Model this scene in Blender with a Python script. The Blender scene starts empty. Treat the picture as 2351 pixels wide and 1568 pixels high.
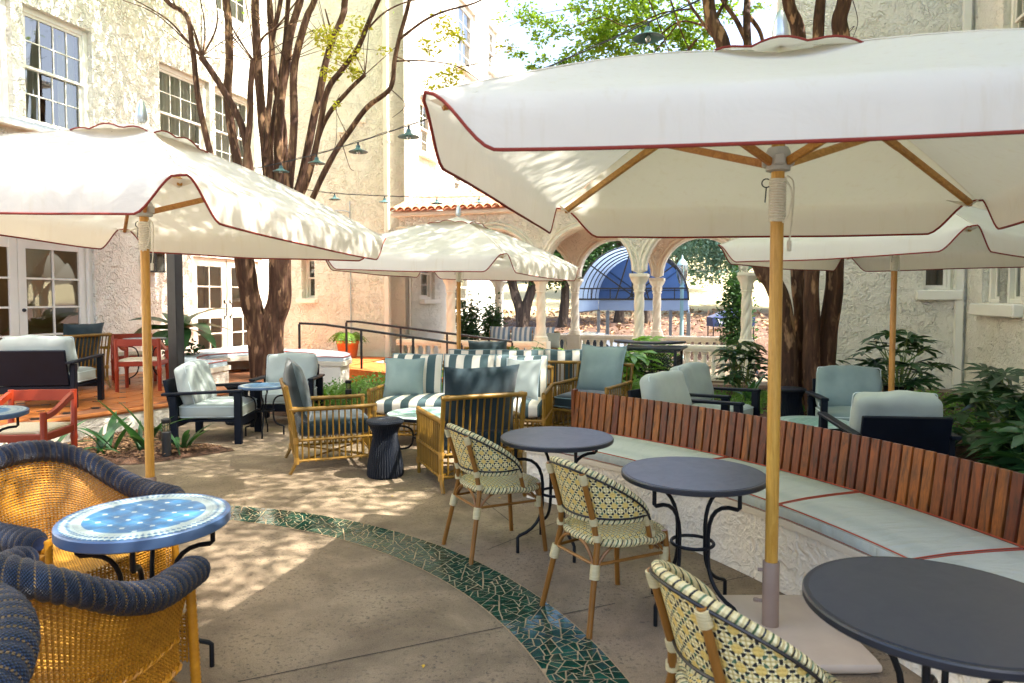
import bpy, math, random
from mathutils import Vector, Matrix, noise as mnoise
R = math.radians
pi = math.pi
rnd = random.Random(7)

# ------------------------------------------------------------------ camera, sky, sun, exposure
scene = bpy.context.scene
C = scene.collection
cam_d = bpy.data.cameras.new('camera')
cam = bpy.data.objects.new('camera', cam_d)
C.objects.link(cam)
CAM_H = 1.62
cam.location = (0, 0, CAM_H)
cam.rotation_euler = (R(90 - 2.6), 0, 0)
cam_d.sensor_width = 36.0
cam_d.lens = 24.5
cam_d.shift_y = -0.011
cam_d.clip_start = 0.05
cam_d.clip_end = 600
scene.camera = cam
cam_d.dof.use_dof = True
cam_d.dof.focus_distance = 5.5
cam_d.dof.aperture_fstop = 4.5

SUN_EL = R(57)
SUN_DIR = Vector((0.97, -0.243, 0)).normalized() * math.cos(SUN_EL) + Vector((0, 0, math.sin(SUN_EL)))
world = bpy.data.worlds.new('World')
scene.world = world
world.use_nodes = True
wn = world.node_tree.nodes
wl = world.node_tree.links
wn.clear()
sky = wn.new('ShaderNodeTexSky')
sky.sky_type = 'NISHITA'
sky.sun_disc = False
sky.sun_elevation = SUN_EL
sky.sun_rotation = math.atan2(SUN_DIR.x, SUN_DIR.y)
sky.air_density = 1.0
sky.dust_density = 4.0
sky.ozone_density = 1.0
bg = wn.new('ShaderNodeBackground')
bg.inputs[1].default_value = 0.15
wo = wn.new('ShaderNodeOutputWorld')
wl.new(sky.outputs[0], bg.inputs[0])
wl.new(bg.outputs[0], wo.inputs[0])

sun_d = bpy.data.lights.new('sun', 'SUN')
sun_d.energy = 4.0
sun_d.angle = R(0.53)
sun_d.color = (1.0, 0.965, 0.90)
sun = bpy.data.objects.new('sun', sun_d)
C.objects.link(sun)
sun.location = SUN_DIR * 40
sun.rotation_euler = SUN_DIR.to_track_quat('Z', 'Y').to_euler()

scene.view_settings.view_transform = 'Standard'
scene.view_settings.look = 'None'
scene.view_settings.exposure = 2.25
scene.view_settings.gamma = 1.0
scene.view_settings.use_curve_mapping = False
scene.render.engine = 'CYCLES'
scene.cycles.use_denoising = True
scene.cycles.max_bounces = 7
scene.cycles.diffuse_bounces = 4
scene.cycles.transparent_max_bounces = 24
scene.cycles.sample_clamp_indirect = 6.0
scene.cycles.caustics_reflective = False
scene.cycles.caustics_refractive = False

# ------------------------------------------------------------------ helpers
FPX, UC, VC, PIT = 1600.0, 1175.5, 758.0, R(2.6)

def at(u, v, Y):
    """a point of the place at depth Y that was measured at picture position u, v (2351 wide)"""
    x = (u - UC) / FPX
    y = -(v - VC) / FPX
    d = Vector((x, math.cos(PIT) + y * math.sin(PIT), -math.sin(PIT) + y * math.cos(PIT)))
    t = Y / d.y
    return Vector((d.x * t, Y, CAM_H + d.z * t))

class MB:
    def __init__(s):
        s.v = []; s.f = []; s.uv = None
    def add(s, vs, fs, uv=None):
        o = len(s.v)
        s.v.extend([tuple(v) for v in vs])
        s.f.extend([tuple(i + o for i in f) for f in fs])
        if uv is not None:
            if s.uv is None: s.uv = [(0, 0)] * o
            s.uv.extend(uv)
        elif s.uv is not None:
            s.uv.extend([(0, 0)] * len(vs))
        return s
    def box(s, c, d, rot=None, bev=0.0):
        x, y, z = d[0] / 2, d[1] / 2, d[2] / 2
        if bev <= 0:
            vs = [Vector((i * x, j * y, k * z)) for k in (-1, 1) for j in (-1, 1) for i in (-1, 1)]
            fs = [(0, 2, 3, 1), (4, 5, 7, 6), (0, 1, 5, 4), (2, 6, 7, 3), (0, 4, 6, 2), (1, 3, 7, 5)]
        else:
            b = min(bev, x * .9, y * .9, z * .9)
            vs = []; idx = {}
            for i in (-1, 1):
                for j in (-1, 1):
                    for k in (-1, 1):
                        for a in range(3):
                            p = [i * x, j * y, k * z]
                            q = [i * (x - b), j * (y - b), k * (z - b)]
                            w = [q[0], q[1], q[2]]; w[a] = p[a]
                            idx[(i, j, k, a)] = len(vs); vs.append(Vector(w))
            fs = []
            for a in range(3):
                o = [q for q in range(3) if q != a]
                for sg in (-1, 1):
                    l = []
                    for (m, n) in ((-1, -1), (1, -1), (1, 1), (-1, 1)):
                        t = [0, 0, 0]; t[a] = sg; t[o[0]] = m; t[o[1]] = n
                        l.append(idx[(t[0], t[1], t[2], a)])
                    fs.append(tuple(l))
            for a in range(3):
                o = [q for q in range(3) if q != a]
                for m in (-1, 1):
                    for n in (-1, 1):
                        l = []
                        for (e, ax) in ((-1, o[0]), (1, o[0]), (1, o[1]), (-1, o[1])):
                            t = [0, 0, 0]; t[a] = e; t[o[0]] = m; t[o[1]] = n
                            l.append(idx[(t[0], t[1], t[2], ax)])
                        fs.append(tuple(l))
            for i in (-1, 1):
                for j in (-1, 1):
                    for k in (-1, 1):
                        fs.append(tuple(idx[(i, j, k, a)] for a in range(3)))
        if rot is not None: vs = [rot @ v for v in vs]
        c = Vector(c)
        return s.add([v + c for v in vs], fs)
    def bar(s, a, b, w, h=None, bev=0.0, up=(0, 0, 1)):
        """a square bar from a to b, w across, h in the up direction"""
        a = Vector(a); b = Vector(b); h = h or w
        y = (b - a); L = y.length; y.normalize()
        x = y.cross(Vector(up))
        if x.length < 1e-4: x = y.cross(Vector((0, 1, 0)))
        x.normalize(); z = x.cross(y)
        m = Matrix((x, y, z)).transposed()
        return s.box((a + b) / 2, (w, L, h), m, bev)
    def tube(s, pts, r, n=8, cap=True, closed=False):
        pts = [Vector(p) for p in pts]
        m = len(pts)
        rr = r if isinstance(r, (list, tuple)) else [r] * m
        tang = []
        for i in range(m):
            if closed: t = pts[(i + 1) % m] - pts[i - 1]
            else: t = pts[min(i + 1, m - 1)] - pts[max(i - 1, 0)]
            if t.length < 1e-9: t = Vector((0, 0, 1))
            tang.append(t.normalized())
        u = tang[0].orthogonal().normalized()
        vs = []; fs = []
        for i in range(m):
            t = tang[i]
            u = (u - t * u.dot(t))
            if u.length < 1e-6: u = t.orthogonal()
            u.normalize(); w = t.cross(u)
            for k in range(n):
                a = 2 * pi * k / n
                vs.append(pts[i] + (u * math.cos(a) + w * math.sin(a)) * rr[i])
        for i in range(m if closed else m - 1):
            j = (i + 1) % m
            for k in range(n):
                l = (k + 1) % n
                fs.append((i * n + k, i * n + l, j * n + l, j * n + k))
        if cap and not closed:
            fs.append(tuple(reversed(range(n))))
            fs.append(tuple((m - 1) * n + k for k in range(n)))
        return s.add(vs, fs)
    def lathe(s, prof, n=24, c=(0, 0, 0), a0=0.0, a1=None, cap=True):
        full = a1 is None
        a1 = a0 + 2 * pi if full else a1
        m = len(prof); k = n if full else n + 1
        vs = []; fs = []
        for (r, z) in prof:
            for i in range(k):
                a = a0 + (a1 - a0) * i / n
                vs.append((c[0] + r * math.cos(a), c[1] + r * math.sin(a), c[2] + z))
        for j in range(m - 1):
            for i in range(n):
                i2 = (i + 1) % k if full else i + 1
                fs.append((j * k + i, j * k + i2, (j + 1) * k + i2, (j + 1) * k + i))
        if full and cap:
            if prof[0][0] > 1e-5: fs.append(tuple(reversed(range(k))))
            if prof[-1][0] > 1e-5: fs.append(tuple((m - 1) * k + i for i in range(k)))
        elif not full:
            fs.append(tuple(j * k for j in range(m)))
            fs.append(tuple(reversed([j * k + n for j in range(m)])))
        return s.add(vs, fs)
    def grid(s, fn, nu, nv, uvfn=None, closed_u=False):
        vs = []; uv = []
        ku = nu if closed_u else nu + 1
        for j in range(nv + 1):
            for i in range(ku):
                vs.append(fn(i / nu, j / nv))
                if uvfn: uv.append(uvfn(i / nu, j / nv))
        fs = []
        for j in range(nv):
            for i in range(nu):
                i2 = (i + 1) % ku
                fs.append((j * ku + i, j * ku + i2, (j + 1) * ku + i2, (j + 1) * ku + i))
        return s.add(vs, fs, uv if uvfn else None)
    def prism(s, poly, z0, z1):
        n = len(poly)
        vs = [(p[0], p[1], z0) for p in poly] + [(p[0], p[1], z1) for p in poly]
        fs = [tuple(reversed(range(n))), tuple(range(n, 2 * n))]
        fs += [(i, (i + 1) % n, n + (i + 1) % n, n + i) for i in range(n)]
        return s.add(vs, fs)
    def mesh(s, name, m, smooth=True, ang=40):
        me = bpy.data.meshes.new(name)
        me.from_pydata([tuple(v) for v in s.v], [], s.f)
        if s.uv is not None:
            lay = me.uv_layers.new(name='UVMap')
            li = [0] * len(me.loops)
            me.loops.foreach_get('vertex_index', li)
            flat = []
            for i in li: flat.extend(s.uv[i])
            lay.data.foreach_set('uv', flat)
        me.materials.append(m)
        if smooth:
            me.polygons.foreach_set('use_smooth', [True] * len(me.polygons))
            try: me.set_sharp_from_angle(angle=R(ang))
            except Exception: pass
        me.update()
        return me
    def build(s, name, m, parent=None, loc=(0, 0, 0), rz=0.0, smooth=True, ang=40):
        return obj(name, s.mesh(name, m, smooth, ang), parent, loc, rz)

def obj(name, me, parent=None, loc=(0, 0, 0), rz=0.0):
    o = bpy.data.objects.new(name, me)
    C.objects.link(o)
    o.location = loc
    o.rotation_euler = (0, 0, rz)
    if parent is not None: o.parent = parent
    return o

def tag(o, label=None, cat=None, group=None, kind=None):
    if label: o['label'] = label
    if cat: o['category'] = cat
    if group: o['group'] = group
    if kind: o['kind'] = kind
    return o

def thing(name, label, cat, loc=(0, 0, 0), rz=0.0, group=None):
    o = bpy.data.objects.new(name, None)
    o.empty_display_size = 0.1
    C.objects.link(o)
    o.location = loc
    o.rotation_euler = (0, 0, rz)
    return tag(o, label, cat, group)

def copy_tree(o, parent=None, loc=None, rz=None, label=None):
    c = o.copy(); C.objects.link(c); c.parent = parent
    if loc is not None: c.location = loc
    if rz is not None: c.rotation_euler = (0, 0, rz)
    if label: c['label'] = label
    for ch in o.children: copy_tree(ch, c)
    return c

def face(fx, fy):
    """turn for a thing built with its front towards -y so that it faces (fx, fy)"""
    return math.atan2(fx, -fy)

def smooth01(t):
    t = max(0.0, min(1.0, t)); return t * t * (3 - 2 * t)

def lerp(a, b, t): return a + (b - a) * t

def bez(p0, p1, p2, n=8):
    p0, p1, p2 = Vector(p0), Vector(p1), Vector(p2)
    return [p0 * (1 - t) ** 2 + p1 * 2 * t * (1 - t) + p2 * t * t for t in [i / n for i in range(n + 1)]]

def spline(P, n=6):
    P = [Vector(p) for p in P]
    out = []
    for i in range(len(P) - 1):
        a = P[max(i - 1, 0)]; b = P[i]; c = P[i + 1]; d = P[min(i + 2, len(P) - 1)]
        for k in range(n):
            t = k / n
            out.append(.5 * ((2 * b) + (c - a) * t + (2 * a - 5 * b + 4 * c - d) * t * t + (3 * b - a - 3 * c + d) * t ** 3))
    out.append(P[-1])
    return out

# ------------------------------------------------------------------ materials
class NT:
    def __init__(s, name):
        s.m = bpy.data.materials.new(name)
        s.m.use_nodes = True
        s.n = s.m.node_tree.nodes; s.l = s.m.node_tree.links
        s.b = s.n['Principled BSDF']; s.out = s.n['Material Output']
    def node(s, t, **k):
        q = s.n.new(t)
        for a, v in k.items(): setattr(q, a, v)
        return q
    def lk(s, a, b): s.l.new(a, b)
    def val(s, sock, v):
        if hasattr(v, 'links'): s.l.new(v, sock)
        else: sock.default_value = v
    def coord(s, kind='Object', scale=(1, 1, 1), rot=(0, 0, 0)):
        tc = s.node('ShaderNodeTexCoord')
        mp = s.node('ShaderNodeMapping')
        mp.inputs['Scale'].default_value = scale
        mp.inputs['Rotation'].default_value = rot
        s.lk(tc.outputs[kind], mp.inputs[0])
        return mp.outputs[0]
    def noise(s, co, scale=5, detail=4, rough=.55, dist=0.0):
        q = s.node('ShaderNodeTexNoise')
        q.inputs['Scale'].default_value = scale; q.inputs['Detail'].default_value = detail
        q.inputs['Roughness'].default_value = rough; q.inputs['Distortion'].default_value = dist
        if co is not None: s.lk(co, q.inputs['Vector'])
        return q.outputs['Fac']
    def voro(s, co, scale, feature='F1', out='Distance', rand=1.0):
        q = s.node('ShaderNodeTexVoronoi', feature=feature)
        q.inputs['Scale'].default_value = scale
        q.inputs['Randomness'].default_value = rand
        s.lk(co, q.inputs['Vector'])
        return q.outputs[out]
    def ramp(s, fac, stops, interp='LINEAR'):
        q = s.node('ShaderNodeValToRGB')
        q.color_ramp.interpolation = interp
        e = q.color_ramp.elements
        while len(e) < len(stops): e.new(0.5)
        for i, (p, c) in enumerate(stops):
            e[i].position = p
            e[i].color = (c, c, c, 1) if isinstance(c, (int, float)) else (c[0], c[1], c[2], 1)
        s.lk(fac, q.inputs[0])
        return q.outputs[0]
    def mix(s, f, a, b, mode='MIX'):
        q = s.node('ShaderNodeMix', data_type='RGBA', blend_type=mode)
        s.val(q.inputs[0], f)
        for sock, v in ((q.inputs[6], a), (q.inputs[7], b)):
            if isinstance(v, (tuple, list)): sock.default_value = (v[0], v[1], v[2], 1)
            else: s.lk(v, sock)
        return q.outputs[2]
    def math(s, op, a, b=0.0, c=0.0):
        q = s.node('ShaderNodeMath', operation=op)
        s.val(q.inputs[0], a); s.val(q.inputs[1], b); s.val(q.inputs[2], c)
        return q.outputs[0]
    def sep(s, co):
        q = s.node('ShaderNodeSeparateXYZ'); s.lk(co, q.inputs[0]); return q.outputs
    def bump(s, h, strength=.3, dist=.01):
        q = s.node('ShaderNodeBump')
        q.inputs['Strength'].default_value = strength
        q.inputs['Distance'].default_value = dist
        s.lk(h, q.inputs['Height'])
        s.lk(q.outputs[0], s.b.inputs['Normal'])
    def rand(s):
        return s.node('ShaderNodeObjectInfo').outputs['Random']
    def col(s, c): s.val(s.b.inputs['Base Color'], (c[0], c[1], c[2], 1) if isinstance(c, (tuple, list)) else c)
    def rough(s, v): s.val(s.b.inputs['Roughness'], v)
    def set(s, **k):
        for a, v in k.items(): s.b.inputs[a.replace('_', ' ')].default_value = v

def M(name, c1, c2=None, scale=6.0, stretch=(1, 1, 1), rough=.6, bump=0.0, bscale=60.0, metal=0.0, spec=.5, rv=0.0, det=4, contrast=(.3, .7), coat=0.0, bdist=.004):
    t = NT(name)
    co = t.coord('Object', stretch)
    if c2 is not None or rv:
        if c2 is not None:
            c = t.ramp(t.noise(co, scale, det), [(contrast[0], c1), (contrast[1], c2)])
        else:
            c = t.mix(0.0, c1, c1)
        if rv:
            v = t.math('MULTIPLY_ADD', t.rand(), 2 * rv, 1 - rv)
            hs = t.node('ShaderNodeHueSaturation')
            t.lk(v, hs.inputs['Value']); t.lk(c, hs.inputs['Color'])
            c = hs.outputs[0]
        t.col(c)
    else:
        t.col(c1)
    t.rough(rough)
    t.set(Metallic=metal)
    t.b.inputs['Specular IOR Level'].default_value = spec
    if coat: t.b.inputs['Coat Weight'].default_value = coat
    if bump: t.bump(t.noise(co, bscale, 3), bump, bdist)
    return t.m

def hx(h):
    """sRGB hex to linear colour"""
    r = []
    for i in (0, 2, 4):
        c = int(h[i:i + 2], 16) / 255
        r.append(c / 12.92 if c <= .04045 else ((c + .055) / 1.055) ** 2.4)
    return tuple(r)

def m_stucco(name, c1, c2, amp=1.0, sc=1.6):
    """trowelled stucco: crescent ridges and plain patches"""
    t = NT(name)
    co = t.coord('Object')
    w = t.node('ShaderNodeTexNoise'); w.inputs['Scale'].default_value = 3.2 * sc; w.inputs['Detail'].default_value = 3
    t.lk(co, w.inputs['Vector'])
    va = t.node('ShaderNodeVectorMath', operation='MULTIPLY_ADD')
    t.lk(w.outputs['Color'], va.inputs[0]); va.inputs[1].default_value = (.55, .55, .55); t.lk(co, va.inputs[2])
    d = t.voro(va.outputs[0], 5.2 * sc, 'F1', 'Distance')
    rid = t.ramp(d, [(.0, 0.0), (.32, .12), (.5, .85), (.56, 1.0), (.6, .2), (1.0, .05)])
    pat = t.ramp(t.noise(co, 2.3 * sc, 3), [(.35, .15), (.6, 1.0)])
    fine = t.noise(co, 46, 5, .6)
    mid = t.noise(co, 13 * sc, 4, .6, .8)
    h = t.math('ADD', t.math('MULTIPLY', rid, pat), t.math('ADD', t.math('MULTIPLY', fine, .18), t.math('MULTIPLY', mid, .9)))
    t.col(t.ramp(t.noise(co, 1.1, 5), [(.3, c1), (.72, c2)]))
    t.rough(.85)
    t.b.inputs['Specular IOR Level'].default_value = .2
    t.bump(h, min(1.0, .9 * amp), .042)
    return t.m

def m_concrete():
    t = NT('patio_concrete')
    co = t.coord('Object')
    big = t.noise(co, .55, 6, .6, .4)
    med = t.noise(co, 3.4, 7, .62, .3)
    c = t.mix(big, hx('7a6853'), hx('a48f73'))
    c = t.mix(t.ramp(med, [(.35, 0.0), (.7, .75)]), c, hx('5c4936'))
    pits = t.voro(co, 21, 'F1', 'Distance')
    pm = t.ramp(t.noise(co, 1.6, 3), [(.3, 0.12), (.56, 1.0)])
    pit = t.math('MULTIPLY', t.ramp(pits, [(.15, 1.0), (.26, 0.0)]), pm)
    pits2 = t.noise(co, 42, 3, .7)
    pit2 = t.math('MULTIPLY', t.ramp(pits2, [(.385, 1.0), (.44, 0.0)]), t.ramp(t.noise(co, 2.3, 3), [(.36, 0.25), (.55, 1.0)]))
    p = t.math('MAXIMUM', t.math('MULTIPLY', pit, t.ramp(t.noise(co, 13, 3), [(.45, .0), (.6, .8)])), t.math('MULTIPLY', pit2, .9))
    c = t.mix(t.math('MULTIPLY', p, .9), c, hx('2f2721'))
    st = t.ramp(t.noise(co, 1.25, 6, .65, .6), [(.44, 0.0), (.66, .9)])
    c = t.mix(st, c, hx('4c3b2b'))
    gr = t.noise(co, 160, 3)
    c = t.mix(.22, c, t.ramp(gr, [(.3, hx('5f5140')), (.7, hx('bfae94'))]))
    t.col(c)
    t.rough(t.ramp(med, [(.2, .62), (.8, .85)]))
    t.b.inputs['Specular IOR Level'].default_value = .35
    h = t.math('SUBTRACT', t.math('MULTIPLY', t.noise(co, 70, 4), .3), p)
    t.bump(h, .5, .006)
    return t.m

def m_wood(name, c1, c2, sc=1.0, rough=.5, rv=.12, axis='Z', coat=0.0):
    t = NT(name)
    st = {'Z': (9 * sc, 9 * sc, .9 * sc), 'X': (.9 * sc, 9 * sc, 9 * sc), 'Y': (9 * sc, .9 * sc, 9 * sc)}[axis]
    tc = t.node('ShaderNodeTexCoord')
    oi = t.node('ShaderNodeObjectInfo')
    va = t.node('ShaderNodeVectorMath', operation='ADD')
    sh = t.node('ShaderNodeVectorMath', operation='SCALE')
    t.lk(oi.outputs['Random'], sh.inputs['Scale']); sh.inputs[0].default_value = (17, 11, 23)
    t.lk(tc.outputs['Object'], va.inputs[0]); t.lk(sh.outputs[0], va.inputs[1])
    mp = t.node('ShaderNodeMapping'); mp.inputs['Scale'].default_value = st
    t.lk(va.outputs[0], mp.inputs[0])
    co = mp.outputs[0]
    g = t.noise(co, 3.0, 8, .62, 1.2)
    fine = t.noise(co, 16, 4, .6, .2)
    c = t.ramp(t.math('ADD', t.math('MULTIPLY', g, .75), t.math('MULTIPLY', fine, .25)), [(.34, c1), (.64, c2)])
    hs = t.node('ShaderNodeHueSaturation')
    t.lk(t.math('MULTIPLY_ADD', oi.outputs['Random'], 2 * rv, 1 - rv), hs.inputs['Value'])
    t.lk(t.math('MULTIPLY_ADD', oi.outputs['Random'], .02, .49), hs.inputs['Hue'])
    t.lk(c, hs.inputs['Color'])
    t.col(hs.outputs[0])
    t.rough(rough)
    if coat: t.b.inputs['Coat Weight'].default_value = coat
    t.bump(fine, .12, .002)
    return t.m

def m_fabric(name, c1, c2=None, trans=0.0, weave=420, rough=.9, wr=.0, vmap=4.0):
    t = NT(name)
    co = t.coord('Object')
    c2 = c2 or c1
    t.col(t.ramp(t.noise(co, vmap, 5), [(.3, c1), (.7, c2)]))
    t.rough(rough)
    t.b.inputs['Specular IOR Level'].default_value = .15
    t.b.inputs['Sheen Weight'].default_value = .15
    h = t.noise(co, weave, 2)
    if wr: h = t.math('ADD', t.math('MULTIPLY', h, .15), t.math('MULTIPLY', t.noise(co, 7, 4, .55, .7), wr))
    t.bump(h, .35, .01 if wr else .002)
    if trans:
        tr = t.node('ShaderNodeBsdfTranslucent')
        tr.inputs[0].default_value = (c1[0], c1[1] * .96, c1[2] * .88, 1)
        mx = t.node('ShaderNodeMixShader'); mx.inputs[0].default_value = trans
        t.lk(t.b.outputs[0], mx.inputs[1]); t.lk(tr.outputs[0], mx.inputs[2])
        t.lk(mx.outputs[0], t.out.inputs[0])
    return t.m

def m_stripe(name, ca, cb, period, axis='X', duty=.5):
    t = NT(name)
    co = t.coord('Object')
    s = t.sep(co)[{'X': 0, 'Y': 1, 'Z': 2}[axis]]
    k = t.math('FRACT', t.math('MULTIPLY_ADD', s, 1 / period, 50.25))
    m = t.math('GREATER_THAN', k, duty)
    n = t.noise(co, 9, 4)
    a = t.mix(t.math('MULTIPLY', n, .3), ca, tuple(x * .8 for x in ca))
    b = t.mix(t.math('MULTIPLY', n, .3), cb, tuple(x * .85 for x in cb))
    t.col(t.mix(m, a, b))
    t.rough(.92)
    t.b.inputs['Specular IOR Level'].default_value = .15
    t.bump(t.math('ADD', t.math('MULTIPLY', t.noise(co, 380, 2), .1), t.noise(co, 8, 4)), .3, .012)
    return t.m

def m_leaf(name, c1, c2, trans=.35, rough=.45, spec=.4, rv=.25):
    t = NT(name)
    co = t.coord('Object')
    oi = t.rand()
    g = t.node('ShaderNodeNewGeometry')
    f = t.math('ADD', t.math('MULTIPLY', t.noise(co, 3.0, 3), .55), t.math('MULTIPLY', g.outputs['Random Per Island'], .45))
    c = t.ramp(f, [(.2, c1), (.8, c2)])
    hs = t.node('ShaderNodeHueSaturation')
    t.lk(t.math('MULTIPLY_ADD', oi, 2 * rv, 1 - rv), hs.inputs['Value']); t.lk(c, hs.inputs['Color'])
    t.col(hs.outputs[0])
    t.rough(rough)
    t.b.inputs['Specular IOR Level'].default_value = spec
    tr = t.node('ShaderNodeBsdfTranslucent')
    tc = t.mix(.5, hs.outputs[0], (c2[0] * 1.6, c2[1] * 1.7, c2[2] * .6))
    t.lk(tc, tr.inputs[0])
    mx = t.node('ShaderNodeMixShader'); mx.inputs[0].default_value = trans
    t.lk(t.b.outputs[0], mx.inputs[1]); t.lk(tr.outputs[0], mx.inputs[2])
    t.lk(mx.outputs[0], t.out.inputs[0])
    return t.m

def m_bark(name, c1, c2, c3, sc=1.0):
    t = NT(name)
    co = t.coord('Object', (7 * sc, 7 * sc, 1.1 * sc))
    n1 = t.noise(co, 1.6, 6, .6, 1.0)
    c = t.ramp(n1, [(.28, c1), (.52, c2), (.7, c3)])
    co2 = t.coord('Object', (1, 1, .35))
    pat = t.ramp(t.noise(co2, 7 * sc, 3), [(.58, 0.0), (.64, .8)])
    c = t.mix(pat, c, tuple(x * 2.0 for x in c3))
    t.col(c); t.rough(.8)
    t.b.inputs['Specular IOR Level'].default_value = .25
    t.bump(t.math('SUBTRACT', t.noise(co, 3, 6, .65), t.math('MULTIPLY', pat, .3)), .8, .025)
    return t.m

def m_glass(name, tint=(.9, .95, .95), refl=1.0):
    t = NT(name)
    fr = t.node('ShaderNodeFresnel'); fr.inputs[0].default_value = 1.5
    gl = t.node('ShaderNodeBsdfGlossy'); gl.inputs['Roughness'].default_value = .02
    tp = t.node('ShaderNodeBsdfTransparent'); tp.inputs[0].default_value = (*tint, 1)
    mx = t.node('ShaderNodeMixShader')
    t.lk(t.math('MINIMUM', t.math('MULTIPLY_ADD', fr.outputs[0], 1.6 * refl, .1 * refl), 1.0), mx.inputs[0])
    t.lk(tp.outputs[0], mx.inputs[1]); t.lk(gl.outputs[0], mx.inputs[2])
    t.lk(mx.outputs[0], t.out.inputs[0])
    return t.m

def m_mosaic_top(name, c_in, c_line, c_border):
    """round mosaic table top: diamond tiles with light stars, ring borders of small tiles"""
    t = NT(name)
    co = t.coord('Object')
    s = t.sep(co)
    x, y = s[0], s[1]
    r = t.math('SQRT', t.math('ADD', t.math('MULTIPLY', x, x), t.math('MULTIPLY', y, y)))
    ang = t.math('ARCTAN2', y, x)
    u = t.math('MULTIPLY', t.math('ADD', x, y), 9.0)
    v = t.math('MULTIPLY', t.math('SUBTRACT', x, y), 9.0)
    fu = t.math('ABSOLUTE', t.math('SUBTRACT', t.math('FRACT', u), .5))
    fv = t.math('ABSOLUTE', t.math('SUBTRACT', t.math('FRACT', v), .5))
    line = t.math('GREATER_THAN', t.math('MAXIMUM', fu, fv), .475)
    du = t.math('SUBTRACT', .5, fu); dv = t.math('SUBTRACT', .5, fv)
    star = t.math('LESS_THAN', t.math('ADD', du, dv), .16)
    base = t.ramp(t.noise(co, 22, 4), [(.3, c_in), (.7, tuple(q * 1.5 for q in c_in))])
    c = t.mix(t.math('MULTIPLY', line, .22), base, c_line)
    c = t.mix(star, c, c_line)
    sm = t.math('FRACT', t.math('MULTIPLY', ang, 13))
    row = t.math('FRACT', t.math('MULTIPLY', r, 1 / .03))
    d2 = t.math('ADD', t.math('ABSOLUTE', t.math('SUBTRACT', sm, .5)), t.math('ABSOLUTE', t.math('SUBTRACT', row, .5)))
    bd = t.mix(t.math('LESS_THAN', d2, .42), c_border, c_in)
    c = t.mix(t.math('GREATER_THAN', r, .235), c, c_border)
    c = t.mix(t.math('MULTIPLY', t.math('GREATER_THAN', r, .262), t.math('LESS_THAN', r, .318)), c, bd)
    t.col(c); t.rough(.28)
    t.bump(t.math('SUBTRACT', 1.0, line), .2, .002)
    return t.m

def m_bistro(name, sc, lw=.10):
    """woven resin: cream squares linked by dark and green strands, along the UV map (metres)"""
    t = NT(name)
    tc = t.node('ShaderNodeTexCoord')
    s = t.sep(tc.outputs['UV'])
    u = t.math('MULTIPLY', s[0], 1 / sc); v = t.math('MULTIPLY', s[1], 1 / sc)
    fu = t.math('SUBTRACT', t.math('FRACT', u), .5); fv = t.math('SUBTRACT', t.math('FRACT', v), .5)
    d = t.math('SQRT', t.math('ADD', t.math('MULTIPLY', fu, fu), t.math('MULTIPLY', fv, fv)))
    ring = t.math('LESS_THAN', t.math('ABSOLUTE', t.math('SUBTRACT', d, .36)), lw)
    au = t.math('ABSOLUTE', fu); av = t.math('ABSOLUTE', fv)
    link = t.math('MULTIPLY', t.math('LESS_THAN', t.math('MINIMUM', au, av), .085), t.math('GREATER_THAN', t.math('MAXIMUM', au, av), .36))
    gap = t.math('LESS_THAN', t.math('MINIMUM', au, av), .16)
    ring = t.math('MULTIPLY', ring, t.math('SUBTRACT', 1.0, gap))
    pu = t.math('FRACT', t.math('MULTIPLY', u, 4)); pv = t.math('FRACT', t.math('MULTIPLY', v, 4))
    w = t.math('MULTIPLY', t.math('SINE', t.math('MULTIPLY', pu, pi)), t.math('SINE', t.math('MULTIPLY', pv, pi)))
    cream = t.ramp(w, [(.0, hx('a8945c')), (.35, hx('d8c788')), (1.0, hx('e8dcae'))])
    yel = t.mix(t.math('LESS_THAN', d, .26), cream, hx('d2b462'))
    k = t.noise(tc.outputs['UV'], 14, 2)
    dark = t.mix(t.math('GREATER_THAN', k, .53), hx('15191d'), hx('47644a'))
    c = t.mix(ring, yel, dark)
    c = t.mix(link, c, hx('15191d'))
    t.col(c); t.rough(.5)
    t.bump(w, .5, .004)
    return t.m

def m_canvas(name, c1, c2, trans):
    t = NT(name)
    co = t.coord('Object')
    big = t.noise(co, 1.1, 4)
    c = t.ramp(big, [(.3, c1), (.7, c2)])
    stv = t.coord('Object', (16, 16, 1.6))
    streak = t.ramp(t.noise(stv, 1.5, 4, .6), [(.55, 0.0), (.8, .35)])
    c = t.mix(streak, c, tuple(a * b for a, b in zip(c1, (.86, .78, .62))))
    spot = t.ramp(t.voro(co, 3.2), [(.012, .8), (.02, 0.0)])
    c = t.mix(spot, c, (.25, .2, .15))
    t.col(c); t.rough(.9)
    t.b.inputs['Specular IOR Level'].default_value = .12
    fold = t.noise(co, 3.2, 4, .5, 1.1)
    h = t.math('ADD', t.math('MULTIPLY', t.noise(co, 420, 2), .02), fold)
    t.bump(h, .22, .05)
    tr = t.node('ShaderNodeBsdfTranslucent')
    t.lk(t.mix(.35, c, (.86, .78, .64)), tr.inputs[0])
    mx = t.node('ShaderNodeMixShader'); mx.inputs[0].default_value = trans
    t.lk(t.b.outputs[0], mx.inputs[1]); t.lk(tr.outputs[0], mx.inputs[2])
    t.lk(mx.outputs[0], t.out.inputs[0])
    return t.m
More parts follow.
